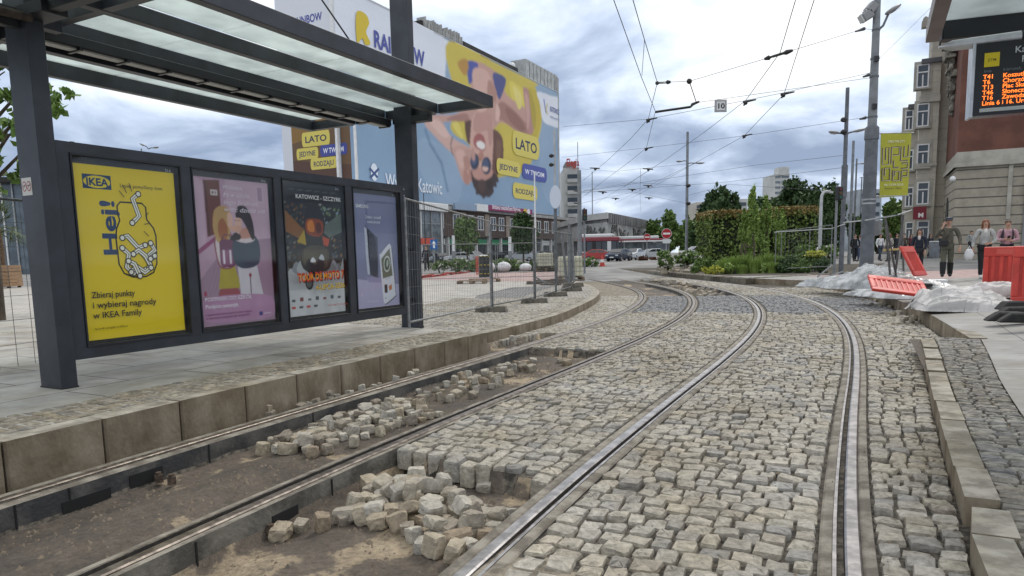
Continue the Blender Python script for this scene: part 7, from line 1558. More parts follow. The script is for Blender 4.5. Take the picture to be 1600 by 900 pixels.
# ================================================================ people
def skin_mesh(name, parent, V, E, R, mat, sub=2, root=0, smooth=True):
    me = bpy.data.meshes.new(name); me.from_pydata(V, E, []); me.materials.append(mat); o = bpy.data.objects.new(name, me); COL.objects.link(o); o.parent = parent
    m = o.modifiers.new('skin', 'SKIN'); m.use_smooth_shade = True; m.branch_smoothing = .6
    for i, r in enumerate(R): d = me.skin_vertices[0].data[i]; d.radius = (r, r) if not hasattr(r, '__len__') else r; d.use_root = (i == root)
    s = o.modifiers.new('sub', 'SUBSURF'); s.levels = sub; s.render_levels = sub; return o
mat_skin = M('skin', (0.46, 0.27, 0.19), .55, var=.06, scale=8)
def person(label, pos, face, h=1.72, jacket='#556055', trousers='#222428', shoes='#15151a', hair='#3a2a20', hair_style='short', arms=None, stride=.18, cap=None, lower=None, simple=False, bag=None, female=False, group=None, yaw_head=0.0, shirt=None):
    k = h / 1.72; t = thing('person', label, 'person', tuple(pos), face, group); sw = .165 if female else .19
    Lp = dict(pelvis=(0, 0, .93), waist=(0, .0, 1.06), chest=(0, .01, 1.25), neckb=(0, 0, 1.41), neck=(0, .01, 1.47), head0=(0, .03, 1.53), head1=(0, .03, 1.61), head2=(0, .015, 1.665))
    arms = arms or {}
    def arm(s):
        if s in arms: return arms[s]
        return [(s * (sw + .06), -.01, 1.13), (s * (sw + .05), .08, .90), (s * (sw + .045), .11, .82)]
    V, E, R, ix = [], [], [], {}
    def ad(n, p, r, to=None):
        ix[n] = len(V); V.append(tuple(c * k for c in p)); R.append(r * k if not hasattr(r, '__len__') else tuple(x * k for x in r))
        if to is not None: E.append((ix[to], ix[n]))
    ad('pelvis', Lp['pelvis'], (.135, .10)); ad('waist', Lp['waist'], (.12, .09), 'pelvis'); ad('chest', Lp['chest'], (.15, .10), 'waist'); ad('neckb', Lp['neckb'], (.075, .06), 'chest'); ad('neck', Lp['neck'], .052, 'neckb'); ad('head0', Lp['head0'], (.066, .07), 'neck'); ad('head1', Lp['head1'], (.077, .092), 'head0'); ad('head2', Lp['head2'], (.055, .068), 'head1')
    legs = {}
    for s in (-1, 1):
        st = stride * s; hip = (s * .085, 0, .90); knee = (s * .09, st * .75 + .04, .50); ank = (s * .09, st * 1.25 - (.05 if st < 0 else 0), .085 + (.05 if st < -.1 else 0)); toe = (s * .10, ank[1] + .15, .035 + (.0 if st > -.1 else -.0)); legs[s] = (hip, knee, ank, toe)
        ad(f'hip{s}', hip, .085, 'pelvis'); ad(f'knee{s}', knee, .055, f'hip{s}'); ad(f'ank{s}', ank, .038, f'knee{s}'); ad(f'toe{s}', toe, .032, f'ank{s}')
        el, wr, ha = arm(s); ad(f'sh{s}', (s * sw, 0, 1.375), .055, 'neckb'); ad(f'el{s}', el, .038, f'sh{s}'); ad(f'wr{s}', wr, .026, f'el{s}'); ad(f'palm{s}', ha, (.034, .022), f'wr{s}')
        if not simple:
            d = Vector(ha) - Vector(wr); d.normalize(); x = d.cross(Vector((0, 1, .2))).normalized(); n = d.cross(x)
            for j, (off, L) in enumerate(((-.030, .055), (-.011, .068), (.009, .074), (.028, .064), )):
                b = Vector(ha) + d * .045 + x * off; m_ = b + d * L * .5 + n * .006; e = m_ + d * L * .38 + n * .028
                ad(f'f{s}{j}a', b, .0095, f'palm{s}'); ad(f'f{s}{j}b', m_, .0085, f'f{s}{j}a'); ad(f'f{s}{j}c', e, .007, f'f{s}{j}b')
            b = Vector(ha) + x * (-s * .038) + d * .012; ad(f't{s}a', b, .011, f'palm{s}'); ad(f't{s}b', b + d * .035 + x * (-s * .018) + n * .015, .009, f't{s}a')
    skin_mesh('body', t, V, E, R, mat_skin, 1)
    if not simple:
        mb = MB(); f = lambda x, y, z: (x * k, y * k, z * k)
        mb.ball(f(0, .135, 1.585), (.013 * k, .018 * k, .02 * k), mat_skin, 8, 5); mb.build('nose', t)
        for s in (-1, 1):
            mb = MB(); mb.ball(f(s * .030, .112, 1.615), (.012 * k, .008 * k, .008 * k), P_('#1c1512'), 8, 5); mb.build('eye', t); mb = MB(); mb.ball(f(s * .082, .02, 1.60), (.012 * k, .022 * k, .032 * k), mat_skin, 8, 5); mb.build('ear', t)
        mb = MB(); mb.ball(f(0, .112, 1.548), (.024 * k, .008 * k, .007 * k), P_('#7a3d38'), 8, 5); mb.build('mouth', t)
    def garment(nm, names, edges, rad, mat): 
        V2 = [V[ix[n]] for n in names]; return skin_mesh(nm, t, V2, edges, [tuple(q * k for q in r) if hasattr(r, '__len__') else r * k for r in rad], mat, 2)
    mj = M('cloth_' + jacket.lstrip('#'), jacket, .85, var=.18, scale=9, bump=.4, bscale=25); mt = M('cloth_' + trousers.lstrip('#'), trousers, .88, var=.18, scale=9, bump=.35, bscale=25)
    # jacket: torso with both sleeves
    nm = ['pelvis', 'waist', 'chest', 'neckb', 'sh-1', 'el-1', 'wr-1', 'sh1', 'el1', 'wr1']
    garment('jacket', nm, [(0, 1), (1, 2), (2, 3), (3, 4), (4, 5), (5, 6), (3, 7), (7, 8), (8, 9)], [(.155, .125), (.150, .118), (.172, .125), (.085, .075), .074, .056, .040, .074, .056, .040], mj)
    garment('trousers', ['pelvis', 'hip-1', 'knee-1', 'ank-1', 'hip1', 'knee1', 'ank1'], [(0, 1), (1, 2), (2, 3), (0, 4), (4, 5), (5, 6)], [(.150, .118), .100, .074, .056, .100, .074, .056], mt)
    ms_ = P_(shoes)
    for s in (-1, 1):
        a_, b_ = Vector(legs[s][2]), Vector(legs[s][3]); mb = MB(); c = (a_ + b_) / 2 * k; mb.ball((c.x, c.y + .01, max(.05, c.z)), (.048 * k, .135 * k, .05 * k), ms_, 10, 6); mb.build('shoe', t)
        if lower: mb = MB(); kn, an = Vector(legs[s][1]) * k, Vector(legs[s][2]) * k; mb.tube([kn.lerp(an, .15), kn.lerp(an, .55), an], [.085 * k, .078 * k, .066 * k], P_(lower), 10); mb.build('gaiter', t)
    if shirt: mb = MB(); mb.ball((0, .085 * k, 1.36 * k), (.05 * k, .045 * k, .09 * k), P_(shirt), 8, 6); mb.build('shirt', t)
    mh = M('hair_' + hair.lstrip('#'), hair, .6, var=.25, scale=30, bump=.4, bscale=60)
    if hair_style != 'none':
        mb = MB(); mb.ball((0, -.012 * k, 1.635 * k), (.092 * k, .108 * k, .082 * k), mh, 12, 8, .03)
        if hair_style in ('long', 'bob'):
            L = .27 if hair_style == 'long' else .14; mb.ball((0, -.055 * k, (1.60 - L / 2) * k), (.105 * k, .065 * k, (L * .62 + .06) * k), mh, 12, 8, .05)
            for s in (-1, 1): mb.ball((s * .082 * k, .005 * k, (1.58 - L * .3) * k), (.026 * k, .05 * k, (L * .4 + .05) * k), mh, 8, 6, .05)
        mb.build('hair', t)
    if cap: mb = MB(); mb.ball((0, .0, 1.665 * k), (.098 * k, .112 * k, .062 * k), P_(cap), 12, 7); mb.extrude([(-.07 * k, 0), (.07 * k, 0), (.055 * k, .085 * k), (0, .10 * k), (-.055 * k, .085 * k)], (0, .085 * k, 1.64 * k), (1, 0, 0), (0, 1, -.15), (0, 0, 1), .012, P_(cap)); mb.build('cap', t)
    if bag == 'cross':
        mb = MB(); mb.bar((-.12 * k, .135 * k, 1.38 * k), (.12 * k, .16 * k, 1.02 * k), .035, .012, P_('#1b1b1e')); mb.build('bag_strap', t); mb = MB(); mb.box((.10 * k, .18 * k, .98 * k), (.24, .09, .18), P_('#17171a')); mb.build('shoulder_bag', t, bevel=.02)
    if bag == 'back':
        for s in (-1, 1): mb = MB(); mb.tube([(s * .12 * k, .02 * k, 1.43 * k), (s * .125 * k, .135 * k, 1.30 * k), (s * .13 * k, .10 * k, 1.12 * k)], .022, P_('#17171a'), 8); mb.build('backpack_strap', t)
        mb = MB(); mb.box((0, -.19 * k, 1.22 * k), (.30, .16, .42), P_('#1d1d22')); mb.build('backpack', t, bevel=.05)
    return t, k
PXM = D(1478, 433, 20.5)
tm, k = person('man in a dark cap and grey green work clothes holding a hand to his face', PXM, PI - .55, 1.74, '#5b584c', '#5a5a4c', '#17171a', '#2b241f', 'short', {1: [(.30, .10, 1.15), (.16, .20, 1.40), (.115, .165, 1.50)], -1: [(-.29, -.02, 1.12), (-.31, .10, .90), (-.30, .14, .81)]}, .10, cap='#1a2233', lower='#17181a', bag='cross')
tw, k = person('woman in a pale denim jacket and black trousers carrying a plastic bag', D(1535, 435, 20.2), PI - .45, 1.70, '#a6a6a2', '#16171a', '#d8d6d2', '#7a4a30', 'bob', {1: [(.27, -.02, 1.12), (.29, .05, .90), (.285, .07, .82)], -1: [(-.26, .05, 1.10), (-.14, .20, 1.02), (-.07, .24, 1.01)]}, .17, female=True, shirt='#d9d6cf')
pb_ = D(1514, 398, 20.05); mb = MB(); mb.ball((0, 0, 0), (.13, .09, .17), mat_bag, 12, 8, .12); mb.tube([(-.05, 0, .12), (0, 0, .25), (.05, 0, .12)], .01, mat_bag, 6); o = mb.build('carrier_bag'); o.location = pb_; tag(o, 'white plastic carrier bag in the hand of the woman in denim', 'bag')
tp, k = person('person in a pink jacket with black backpack straps looking at a phone', D(1570, 432, 21.6), PI - .5, 1.74, '#b08a92', '#1b1c20', '#1b1b1d', '#5a4636', 'short', {1: [(.26, .06, 1.12), (.10, .24, 1.12), (.05, .27, 1.14)], -1: [(-.26, .06, 1.12), (-.10, .22, 1.08), (-.05, .25, 1.09)]}, .12, bag='back')
mb = MB(); mb.box((0, 0, 0), (.075, .012, .15), mat_black); o = mb.build('mobile_phone', bevel=.008); _q = Matrix.Rotation(PI - .5, 4, 'Z') @ Vector((0, .315, 1.19)); o.location = D(1570, 432, 21.6) + _q; o.rotation_euler = (-.7, 0, PI - .5); tag(o, 'phone held by the person in the pink jacket', 'phone')
person('dark haired woman in a navy jacket walking behind the leaning red barrier', D(1434, 428, 26), PI - .6, 1.68, '#1d2432', '#23252c', '#202024', '#2b1d18', 'long', None, .12, female=True, shirt='#c9c6c2')
for i, (x, yb_, Y, j, tr, h_, hs, lab, fa) in enumerate(((1516, 401, 46, '#8a8d8c', '#2a2c30', '#2a211c', 'short', 'distant person in a grey top between the man and the woman', 2.9), (1452, 404, 48, '#2c2e36', '#1c1d22', '#3a2a22', 'long', 'distant person in dark clothes left of the litter bin', 3.4), (1468, 403, 50, '#34363a', '#22242a', '#241b17', 'short', 'distant dark person beside the litter bin', .4),
    (1400, 407, 44, '#23262b', '#2c2f36', '#3a2a20', 'short', 'distant person in black right of the thick pole', 3.0), (1388, 409, 42, '#b9b2a8', '#30333a', '#6a4a34', 'bob', 'distant person in a pale top near the thick pole', .2), (1411, 405, 46, '#4a4036', '#1f2126', '#201814', 'short', 'distant person in brown under the yellow banner', 2.6), (1374, 408, 44, '#d0d0ce', '#3c4350', '#4a3626', 'short', 'distant person in white right beside the thick pole', 3.3),
    (1335, 409, 43, '#1e2024', '#25272c', '#2a201a', 'short', 'distant person in black left of the thick pole', 2.9), (1343, 409, 44, '#b4b9c0', '#4a5a74', '#5a4030', 'short', 'distant person in pale grey left of the thick pole', .3), (1422, 404, 48, '#5a2f34', '#24262b', '#2a1d18', 'long', 'distant person in dark red under the yellow banner', 3.2), (667, 424, 46, '#24272c', '#202226', '#221a16', 'short', 'distant person in black behind the far left fence', 3.1))):
    person(lab, D(x, yb_, Y), fa, 1.7, j, tr, '#18181a', h_, hs, None, .14 + .02 * (i % 3), simple=True)
lb = thing('litter_bin', 'dark round litter bin behind the man with the cap', 'litter bin', tuple(D(1459, 403, 40))); mb = MB(); mb.tube([(0, 0, 0), (0, 0, .85), (0, 0, .9)], [.26, .28, .24], mat_pole_d, 16); mb.build('drum', lb); mb = MB(); mb.tube([(0, 0, .9), (0, 0, .96)], [.29, .25], mat_galv, 16); mb.build('rim', lb)

# ================================================================ red barriers, sheeting and stakes on the right
mat_red = M('red_barrier_plastic', (0.56, 0.058, 0.042), .42, var=.14, scale=2.2, bump=.05, bscale=60); mat_redd = M('red_barrier_recess', (0.43, 0.040, 0.030), .5, var=.14, scale=3)
def barrier(label, L=2.0, H=1.0, feet=True):
    t = thing('road_barrier', label, 'barrier', group='red plastic road barriers')
    mb = MB(); fr = .10; slots = 9
    for (x0, x1, z0, z1) in ((-L / 2, L / 2, H - .20, H), (-L / 2, L / 2, .06, .20), (-L / 2, -L / 2 + fr, .20, H - .20), (L / 2 - fr, L / 2, .20, H - .20)): mb.box(((x0 + x1) / 2, 0, (z0 + z1) / 2), (x1 - x0, .07, z1 - z0), mat_red)
    mb.build('frame', t, bevel=.018, seg=2)
    for i in range(slots):
        x = -L / 2 + fr + (i + .5) * (L - 2 * fr) / slots; mb = MB(); mb.box((x, 0, H / 2), ((L - 2 * fr) / slots * .52, .05, H - .38), mat_red); mb.build('rib', t, bevel=.012)
    mb = MB(); mb.box((0, 0, H / 2), (L - 2 * fr + .01, .018, H - .39), mat_redd); mb.build('back_panel', t)
    mb = MB(); mb.box((0, -.037, H - .10), (L * .7, .006, .11), P_('#c9584c')); mb.build('reflector_strip', t)
    if feet:
        for x in (-L * .3, L * .3): mb = MB(); mb.extrude([(-.40, 0), (.40, 0), (.36, .05), (.12, .12), (-.12, .12), (-.36, .05)], (x - .09, 0, 0), (0, 1, 0), (0, 0, 1), (1, 0, 0), .18, mat_black); mb.build('rubber_foot', t, bevel=.015)
    return t
def place(t, p, rot): t.location = p; t.rotation_mode = 'XYZ'; t.rotation_euler = rot; return t
b0 = barrier('standing red barrier behind the woman in denim, the left one of two', 1.5, 1.05); place(b0, D(1580, 466, 14.2) + Vector((.42, .2, 0)), (0, 0, -.75))
b1 = barrier('standing red barrier cut by the right edge of the photo', 2.0, 1.1); place(b1, D(1592, 482, 12.3) + Vector((.9, -.2, 0)), (0, 0, -.42))
b2 = barrier('red barrier leaning to the left beside the plastic sheeting', .62, .95, False); place(b2, D(1440, 434, 18.6), (-.5, .0, .55))
b3 = barrier('red barrier lying flat on the pile at the kerb', 1.12, .85, False); place(b3, D(1412, 466, 14.6) + Vector((.0, .1, .07)), (-1.2, .14, -.28))
for i, (x, y, L, a) in enumerate(((1576, 498, .62, -.2), (1588, 492, .6, -.1), (1598, 505, .6, -.35), (1582, 486, .55, .1))):
    p = G(x, y, .36); mb = MB(); mb.extrude([(-L / 2, 0), (L / 2, 0), (L / 2 - .05, .05), (.14, .13), (-.14, .13), (-L / 2 + .05, .05)], (0, -.09, 0), (1, 0, 0), (0, 0, 1), (0, 1, 0), .18, M('black_rubber', (0.020, 0.019, 0.018), .8, var=.2, scale=9)); o = mb.build('rubber_weight', bevel=.02); o.location = (p.x, p.y, .33 + .02 * i); o.rotation_euler = (0, 0, a); tag(o, ('front black rubber foot on the slabs', 'black rubber foot behind the front one', 'black rubber foot at the very edge', 'rearmost black rubber foot below the red barrier')[i], 'rubber foot')
mat_tarp = M('grey_tarpaulin', (0.47, 0.455, 0.435), .6, var=.16, scale=3, bump=.35, bscale=14, col2=(0.58, 0.55, 0.53))
mat_film = bpy.data.materials.new('clear_plastic_film'); mat_film.use_nodes = True
def _film():
    nt = mat_film.node_tree; N, Lk = nt.nodes, nt.links; b = N['Principled BSDF']; b.inputs['Base Color'].default_value = (.62, .63, .63, 1); b.inputs['Roughness'].default_value = .22; b.inputs['Specular IOR Level'].default_value = .8
    tr = N.new('ShaderNodeBsdfTransparent'); tr.inputs[0].default_value = (.92, .93, .93, 1); mx = N.new('ShaderNodeMixShader'); lw = N.new('ShaderNodeTexNoise'); lw.inputs['Scale'].default_value = 3.0; lw.inputs['Detail'].default_value = 5
    tc = N.new('ShaderNodeTexCoord'); Lk.new(tc.outputs['Object'], lw.inputs['Vector']); mr = N.new('ShaderNodeMapRange'); mr.inputs[1].default_value = .38; mr.inputs[2].default_value = .62; mr.inputs[3].default_value = .22; mr.inputs[4].default_value = .85; Lk.new(lw.outputs[0], mr.inputs[0]); Lk.new(mr.outputs[0], mx.inputs[0])
    Lk.new(tr.outputs[0], mx.inputs[1]); Lk.new(b.outputs[0], mx.inputs[2]); Lk.new(mx.outputs[0], N['Material Output'].inputs[0])
_film()
def ridged(x, y, seed, o=4):
    t, a, k = 0, .55, 1.0
    for i in range(o): t = t + a * (1 - np.abs(2 * vnoise(x * k + 3.1 * i, y * k, seed + i) - 1)) ** 2.2; a *= .5; k *= 2.05
    return t
def drape(name, label, cat, c, ux, uy, H, seed, mat, n=70, ridge=1.0, profile=None, freq=2.2, edge=.18, fold=(1, .5)):
    """crumpled sheet: a low mound broken by sharp creases, with ragged outline and loose folds"""
    g = np.linspace(-1.2, 1.2, n); U, V_ = np.meshgrid(g, g, indexing='ij'); ux, uy = np.array(ux), np.array(uy)
    r = (np.abs(U) ** 2.4 + np.abs(V_) ** 2.4) ** (1 / 2.4); ang = np.arctan2(V_, U); r = r / (1 - edge + 2 * edge * vnoise(ang * 2.6 + 9, r * 0 + seed, seed))
    wx, wy = U + .35 * (fbm(U * 1.7, V_ * 1.7, seed + 5) - .5), V_ + .35 * (fbm(U * 1.7 + 7, V_ * 1.7, seed + 6) - .5)
    cr = ridged(wx * freq * fold[0], wy * freq * fold[1], seed); cr2 = ridged(wx * freq * 2.7 * fold[1] + 2, wy * freq * 2.7 * fold[0], seed + 3, 3)
    body = np.clip(1 - r ** 2.0, 0, 1) ** .7; pr = profile(U, V_) if profile is not None else 1.0; lump = .45 + .75 * fbm(U * 1.6 + 4, V_ * 1.6, seed + 8, 2)
    z = H * pr * body * lump * (.62 + .38 * ridge * cr) + (.10 * cr + .055 * cr2) * ridge * np.clip(body * 3, .10, 1) * min(1, H * 2)
    du, dv = .10 * (cr2 - .4), .10 * (cr - .4)
    X = c[0] + ux[0] * (U + du) + uy[0] * (V_ + dv); Y = c[1] + ux[1] * (U + du) + uy[1] * (V_ + dv); Z = c[2] + np.maximum(z, .008)
    P = np.stack([X, Y, Z], -1).reshape(-1, 3); a = (np.arange(n - 1)[:, None] * n + np.arange(n - 1)[None]).ravel(); F = np.stack([a, a + n, a + n + 1, a + 1], 1)
    keep = (r.ravel()[F] < 1.03).all(1); F = F[keep]; used = np.unique(F); mp_ = -np.ones(len(P), int); mp_[used] = np.arange(len(used))
    o = np_mesh(name, P[used], mp_[F], mat, True); o2 = o.modifiers.new('solid', 'SOLIDIFY'); o2.thickness = .008; tag(o, label, cat); return o
dK = Vector((-.40, .90)); nK = Vector((.90, .40))      # along and across the curved kerb
p = G(1335, 452, .23)
drape('plastic_sheeting', 'heap of crumpled clear plastic sheeting around the thick pole foot', 'plastic sheeting', (p.x + .62, p.y - .2, .23), (dK.x * 2.5, dK.y * 2.5), (nK.x * .85, nK.y * .85), .72, 3, mat_film, 130, 1.2, lambda u, v: .55 + .55 * np.exp(-((u - .0) / .45) ** 2), 2.3, .24)
p = G(1300, 447, .23); drape('plastic_sheet', 'thin tail of clear plastic sheeting hanging over the kerb', 'plastic sheet', (p.x + .05, p.y - .1, .22), (dK.x * .9, dK.y * .9), (nK.x * .35, nK.y * .35), .34, 6, mat_film, 50, 1.3, None, 2.0)
p = G(1385, 466, .24); drape('plastic_sheet', 'white plastic sheet spilling out under the flat red barrier', 'plastic sheet', (p.x + .45, p.y + .3, .23), (dK.x * 1.4, dK.y * 1.4), (nK.x * .6, nK.y * .6), .26, 8, mat_film, 70, 1.3, None, 2.4)
p = G(1420, 448, .36); drape('white_sack', 'rounded white sack behind the flat red barrier', 'sack', (p.x + .15, p.y + .4, .33), (.42, -.12), (.15, .3), .55, 12, mat_tarp, 40, .35, None, 1.2, .08)
p = G(1510, 484, .30)
drape('tarpaulin', 'large folded grey white tarpaulin on the slabs before the barriers', 'tarpaulin', (p.x + .22, p.y + .40, .27), (.80, -.26), (.22, .55), .46, 21, mat_tarp, 130, 1.0, lambda u, v: .75 + .35 * np.exp(-((u + .2) / .5) ** 2), 1.3, .16, (.5, 1.5))
p = G(1455, 478, .28); drape('tarpaulin', 'stiff curled grey tarpaulin edge left of the large one', 'tarpaulin', (p.x + .30, p.y + .50, .26), (.36, -.06), (.22, .62), .50, 25, mat_tarp, 60, .5, None, 1.3, .12)
p = G(1548, 462, .40); drape('tarpaulin', 'upper fold of pinkish tarpaulin against the red barrier', 'tarpaulin', (p.x - .2, p.y - .4, .42), (.62, -.22), (.18, .35), .34, 29, mat_tarp, 70, .9, None, 1.2, .12, (.6, 1.4))
mb = MB(); p = G(1445, 441, .45); mb.box((p.x, p.y, .50), (1.0, .55, .05), mat_white, rz=-.4); tag(mb.build('white_board', bevel=.01), 'flat white board lying beside the leaning barrier', 'board')
mb = MB(); p = G(1432, 446, .42); mb.box((p.x, p.y, .44), (.7, .5, .07), mat_black, rz=-.5); tag(mb.build('dark_board', bevel=.01), 'dark board under the white board', 'board')
# stakes with tape near the pole, garden fences
mat_stake = M('grey_stake', (0.105, 0.10, 0.095), .7, var=.2, scale=9)
for i, (x0, y0, x1, y1, Y) in enumerate(((1383, 341, 1391, 424, 19), (1384, 345, 1401, 428, 19.2), (1412, 335, 1398, 428, 19.5), (1409, 336, 1412, 420, 20.5))):
    mb = MB(); mb.tube([D(x1, y1, Y) - Vector((0, 0, .1)), D(x0, y0, Y)], .03, mat_stake, 8); tag(mb.build('stake'), ('upright grey stake right of the thick pole', 'grey stake leaning left at the top', 'grey stake leaning right at the top', 'rear grey stake behind the crossing pair')[i], 'stake')
mb = MB(); mb.bar(D(1380, 391, 18.9), D(1418, 388, 19.8), .012, .06, P_('#b9a46a')); tag(mb.build('barrier_tape'), 'pale yellow barrier tape between the grey stakes', 'tape')
for pts, l in (([(1210, 363, 37), (1300, 357, 33), (1320, 350, 33.5)], 'pale rope from the garden fence to the twin lamp pole'), ([(1318, 348, 33), (1354, 344, 20.9), (1402, 336, 19), (1425, 328, 30)], 'pale rope passing the thick pole towards the stakes')):
    mb = MB(); mb.tube([D(*q) for q in pts], .022, M('pale_rope', (0.45, 0.46, 0.46), .7), 6); tag(mb.build('rope'), l, 'rope')
fence_panel('garden fence panel before the right hedge', D(1211, 424, 37.0), D(1298, 420, 33.6), 2.1, .22, .5, mat_fence, wr=.0022, low=.12); fence_panel('garden fence panel deeper in the shrubs', D(1220, 412, 42), D(1264, 410, 41), 1.9, .22, .5, mat_fence, wr=.0022)
for i, (x0, y0, x1, y1) in enumerate(((1277, 433, 1300, 414), (1282, 436, 1318, 424))): mb = MB(); mb.bar(D(x0, y0, 27.5), D(x1, y1, 27.2), .10, .05, mat_galv); tag(mb.build('fence_rail'), ('pale plank sloping off the sheeting heap', 'lower pale plank beside the sheeting heap')[i], 'plank')

# ================================================================ right shelter corner and departure board
mat_brownp = M('brown_grey_profile', (0.150, 0.120, 0.110), .45, .2, var=.12, scale=3)
C = G(1457, 66, 3.4); rs = thing('tram_shelter', 'corner of the opposite shelter roof cut by the top right edge', 'shelter', (0, 0, 0))
dL_ = (D(1490, -4, C.y - 1.2) - C); dL_.z = 0; dL_.normalize(); dF = Vector((.945, -.326, 0)).normalized()
def rbar(name, p, q, w_, h_, mat): mb = MB(); mb.bar(p, q, w_, h_, mat); mb.build(name, rs, bevel=.006)
rbar('side_beam', C - dL_ * -.0 + Vector((0, 0, .08)), C - A_ * 5 + Vector((0, 0, .08)), .12, .16, mat_brownp)
rbar('end_beam', C + dF * .07 + Vector((0, 0, .09)), C + dF * 5 + Vector((0, 0, .09)), .14, .18, mat_anth_d)
mb = MB(); q = [C + dF * .06 - A_ * .05, C + dF * 4.5 - A_ * .05, C + dF * 4.5 - A_ * 4.6, C + dF * .06 - A_ * 4.6]; mb.add([(p.x, p.y, 3.57) for p in q] + [(p.x, p.y, 3.585) for p in q], [(0, 1, 2, 3), (7, 6, 5, 4), (0, 4, 5, 1), (1, 5, 6, 2), (2, 6, 7, 3), (3, 7, 4, 0)], glassmat('grey_roof_glass', (0.62, 0.66, 0.66), (0.70, 0.74, 0.74), .12, frosted=.72, refl=.25)); mb.build('roof_glass', rs)
rbar('glass_seam', C + dF * .9 - A_ * .2 + Vector((0, 0, .15)), C + dF * .9 - A_ * 4.5 + Vector((0, 0, .15)), .03, .02, mat_brownp)
YBD = 6.2; BP = D(1517, 182, YBD); ub = Vector((.93, -.367, 0)).normalized(); zb0 = BP.z; zb1 = D(1521, 69, YBD).z; HB = zb1 - zb0; nb = ub.cross(Z_).normalized()
db = thing('departure_board', 'black electronic tram departure board with orange text', 'display board', (0, 0, 0)); WB = 1.55
def bb_(name, u0, u1, z0, z1, d0, d1, mat, bev=0): 
    mb = MB(); mb.box(BP + ub * ((u0 + u1) / 2) + nb * ((d0 + d1) / 2) + Z_ * ((z0 + z1) / 2), (u1 - u0, d1 - d0, z1 - z0), mat, axes=(ub, nb, Z_)); return mb.build(name, db, bevel=bev)
bb_('case', 0.012, WB, 0, HB, -.16, -.005, M('board_black', (0.008, 0.008, 0.009), .3)); bb_('side_frame', -.012, .011, -.01, HB + .01, -.165, .005, mat_alu, .003); bb_('foot_strip', .06, .74, .028, .058, -.004, .006, P_('#b9bcb8')); 
mb = MB(); L0 = BP + ub * -.26 + Z_ * (HB + .02) + nb * -.06; L1 = BP + ub * 1.5 + Z_ * (HB + .06) + nb * -.06; mb.tube([L0, L0.lerp(L1, .06), L0.lerp(L1, .34)], [.012, .045, .05], M('silver_paint', (0.56, 0.57, 0.58), .3, .5, var=.1, scale=5), 14); mb.build('hanger_tube', db); mb = MB(); mb.tube([L0.lerp(L1, .34), L1], [.048, .048], mat_anth_d, 14); mb.build('hanger_tube', db)
mb = MB(); mb.bar(BP + ub * .0 + Z_ * (HB + .0) + nb * -.07, BP + ub * 1.5 + Z_ * (HB + .012) + nb * -.07, .05, .03, M('copper_brown', (0.20, 0.105, 0.075), .5, .3)); mb.build('rail', db)
a = Art(BP, ub, Z_, step=.0005); led = M('led_orange', (1.0, 0.20, 0.025), .5, emit=1.5)
a.rect(.075, HB - .20, .185, HB - .085, '#d8c21c'); a.text('ZTM', .13, HB - .155, .032, '#6a5c10', .01)
a.text('Katowice', .29, HB - .105, .075, '#c4c9cc', .010, 'LEFT'); a.text('Rynek', .34, HB - .185, .075, '#c4c9cc', .010, 'LEFT'); a.text('linia', .075, HB - .245, .036, '#7c8286', 0, 'LEFT'); a.text('kierunek', .215, HB - .245, .036, '#7c8286', 0, 'LEFT'); a.text('odjazd', 1.1, HB - .245, .036, '#7c8286', 0, 'LEFT')
for i, (n, t, m_) in enumerate((('T41', 'Koszutka', '2 min'), ('T6', 'Chorzów Stadion', '4 min'), ('T13', 'Plac Skargi', '6 min'), ('T46', 'Słoneczna', '9 min'), ('T16', 'Zawodzie', '12 min'))):
    z = HB - .298 - i * .044; a.text(n, .072, z, .050, led, .012, 'LEFT'); a.text(t, .215, z, .050, led, .012, 'LEFT'); a.text(m_, 1.15, z, .050, led, .012, 'LEFT')
a.text('Linia 6 i 16. Uruchomiono', .072, HB - .298 - 5 * .044, .050, led, .012, 'LEFT')
a.build('display', db)
# ================================================================ loose setts and gravel
def stone_mesh(i):
    g = random.Random(100 + i); V, F = [], []
    sx, sy, sz = g.uniform(.068, .092), g.uniform(.060, .080), g.uniform(.048, .068); mb = MB()
    n = 5; mp_ = {}
    def pt(p):
        k = tuple(round(c, 4) for c in p)
        if k not in mp_:
            l = max(abs(c) for c in p); q = [c for c in p]; e = sorted(abs(c) for c in q)
            round_ = .86 if e[1] > .98 and e[0] > .98 else (.93 if e[1] > .98 else 1.0); j = [g.uniform(-.075, .075) for _ in range(3)]
            mp_[k] = len(V); V.append(tuple((q[a] * round_ + j[a]) * (sx, sy, sz)[a] * (1 + (.10 * q[(a + 1) % 3] if i % 2 else .06 * q[(a + 2) % 3])) for a in range(3)))
        return mp_[k]
    L = [-1, -.55, 0, .55, 1]
    for ax in range(3):
        for s in (-1, 1):
            for a in range(4):
                for b in range(4):
                    q = []
                    for (u, v) in ((L[a], L[b]), (L[a + 1], L[b]), (L[a + 1], L[b + 1]), (L[a], L[b + 1])):
                        p = [0, 0, 0]; p[ax] = s; p[(ax + 1) % 3] = u; p[(ax + 2) % 3] = v; q.append(pt(p))
                    F.append(tuple(q) if s > 0 else tuple(reversed(q)))
    me = bpy.data.meshes.new('loose_sett'); me.from_pydata(V, [], F); me.polygons.foreach_set('use_smooth', [False] * len(F)); return me, sz
mat_loose = bpy.data.materials.new('loose_granite'); mat_loose.use_nodes = True
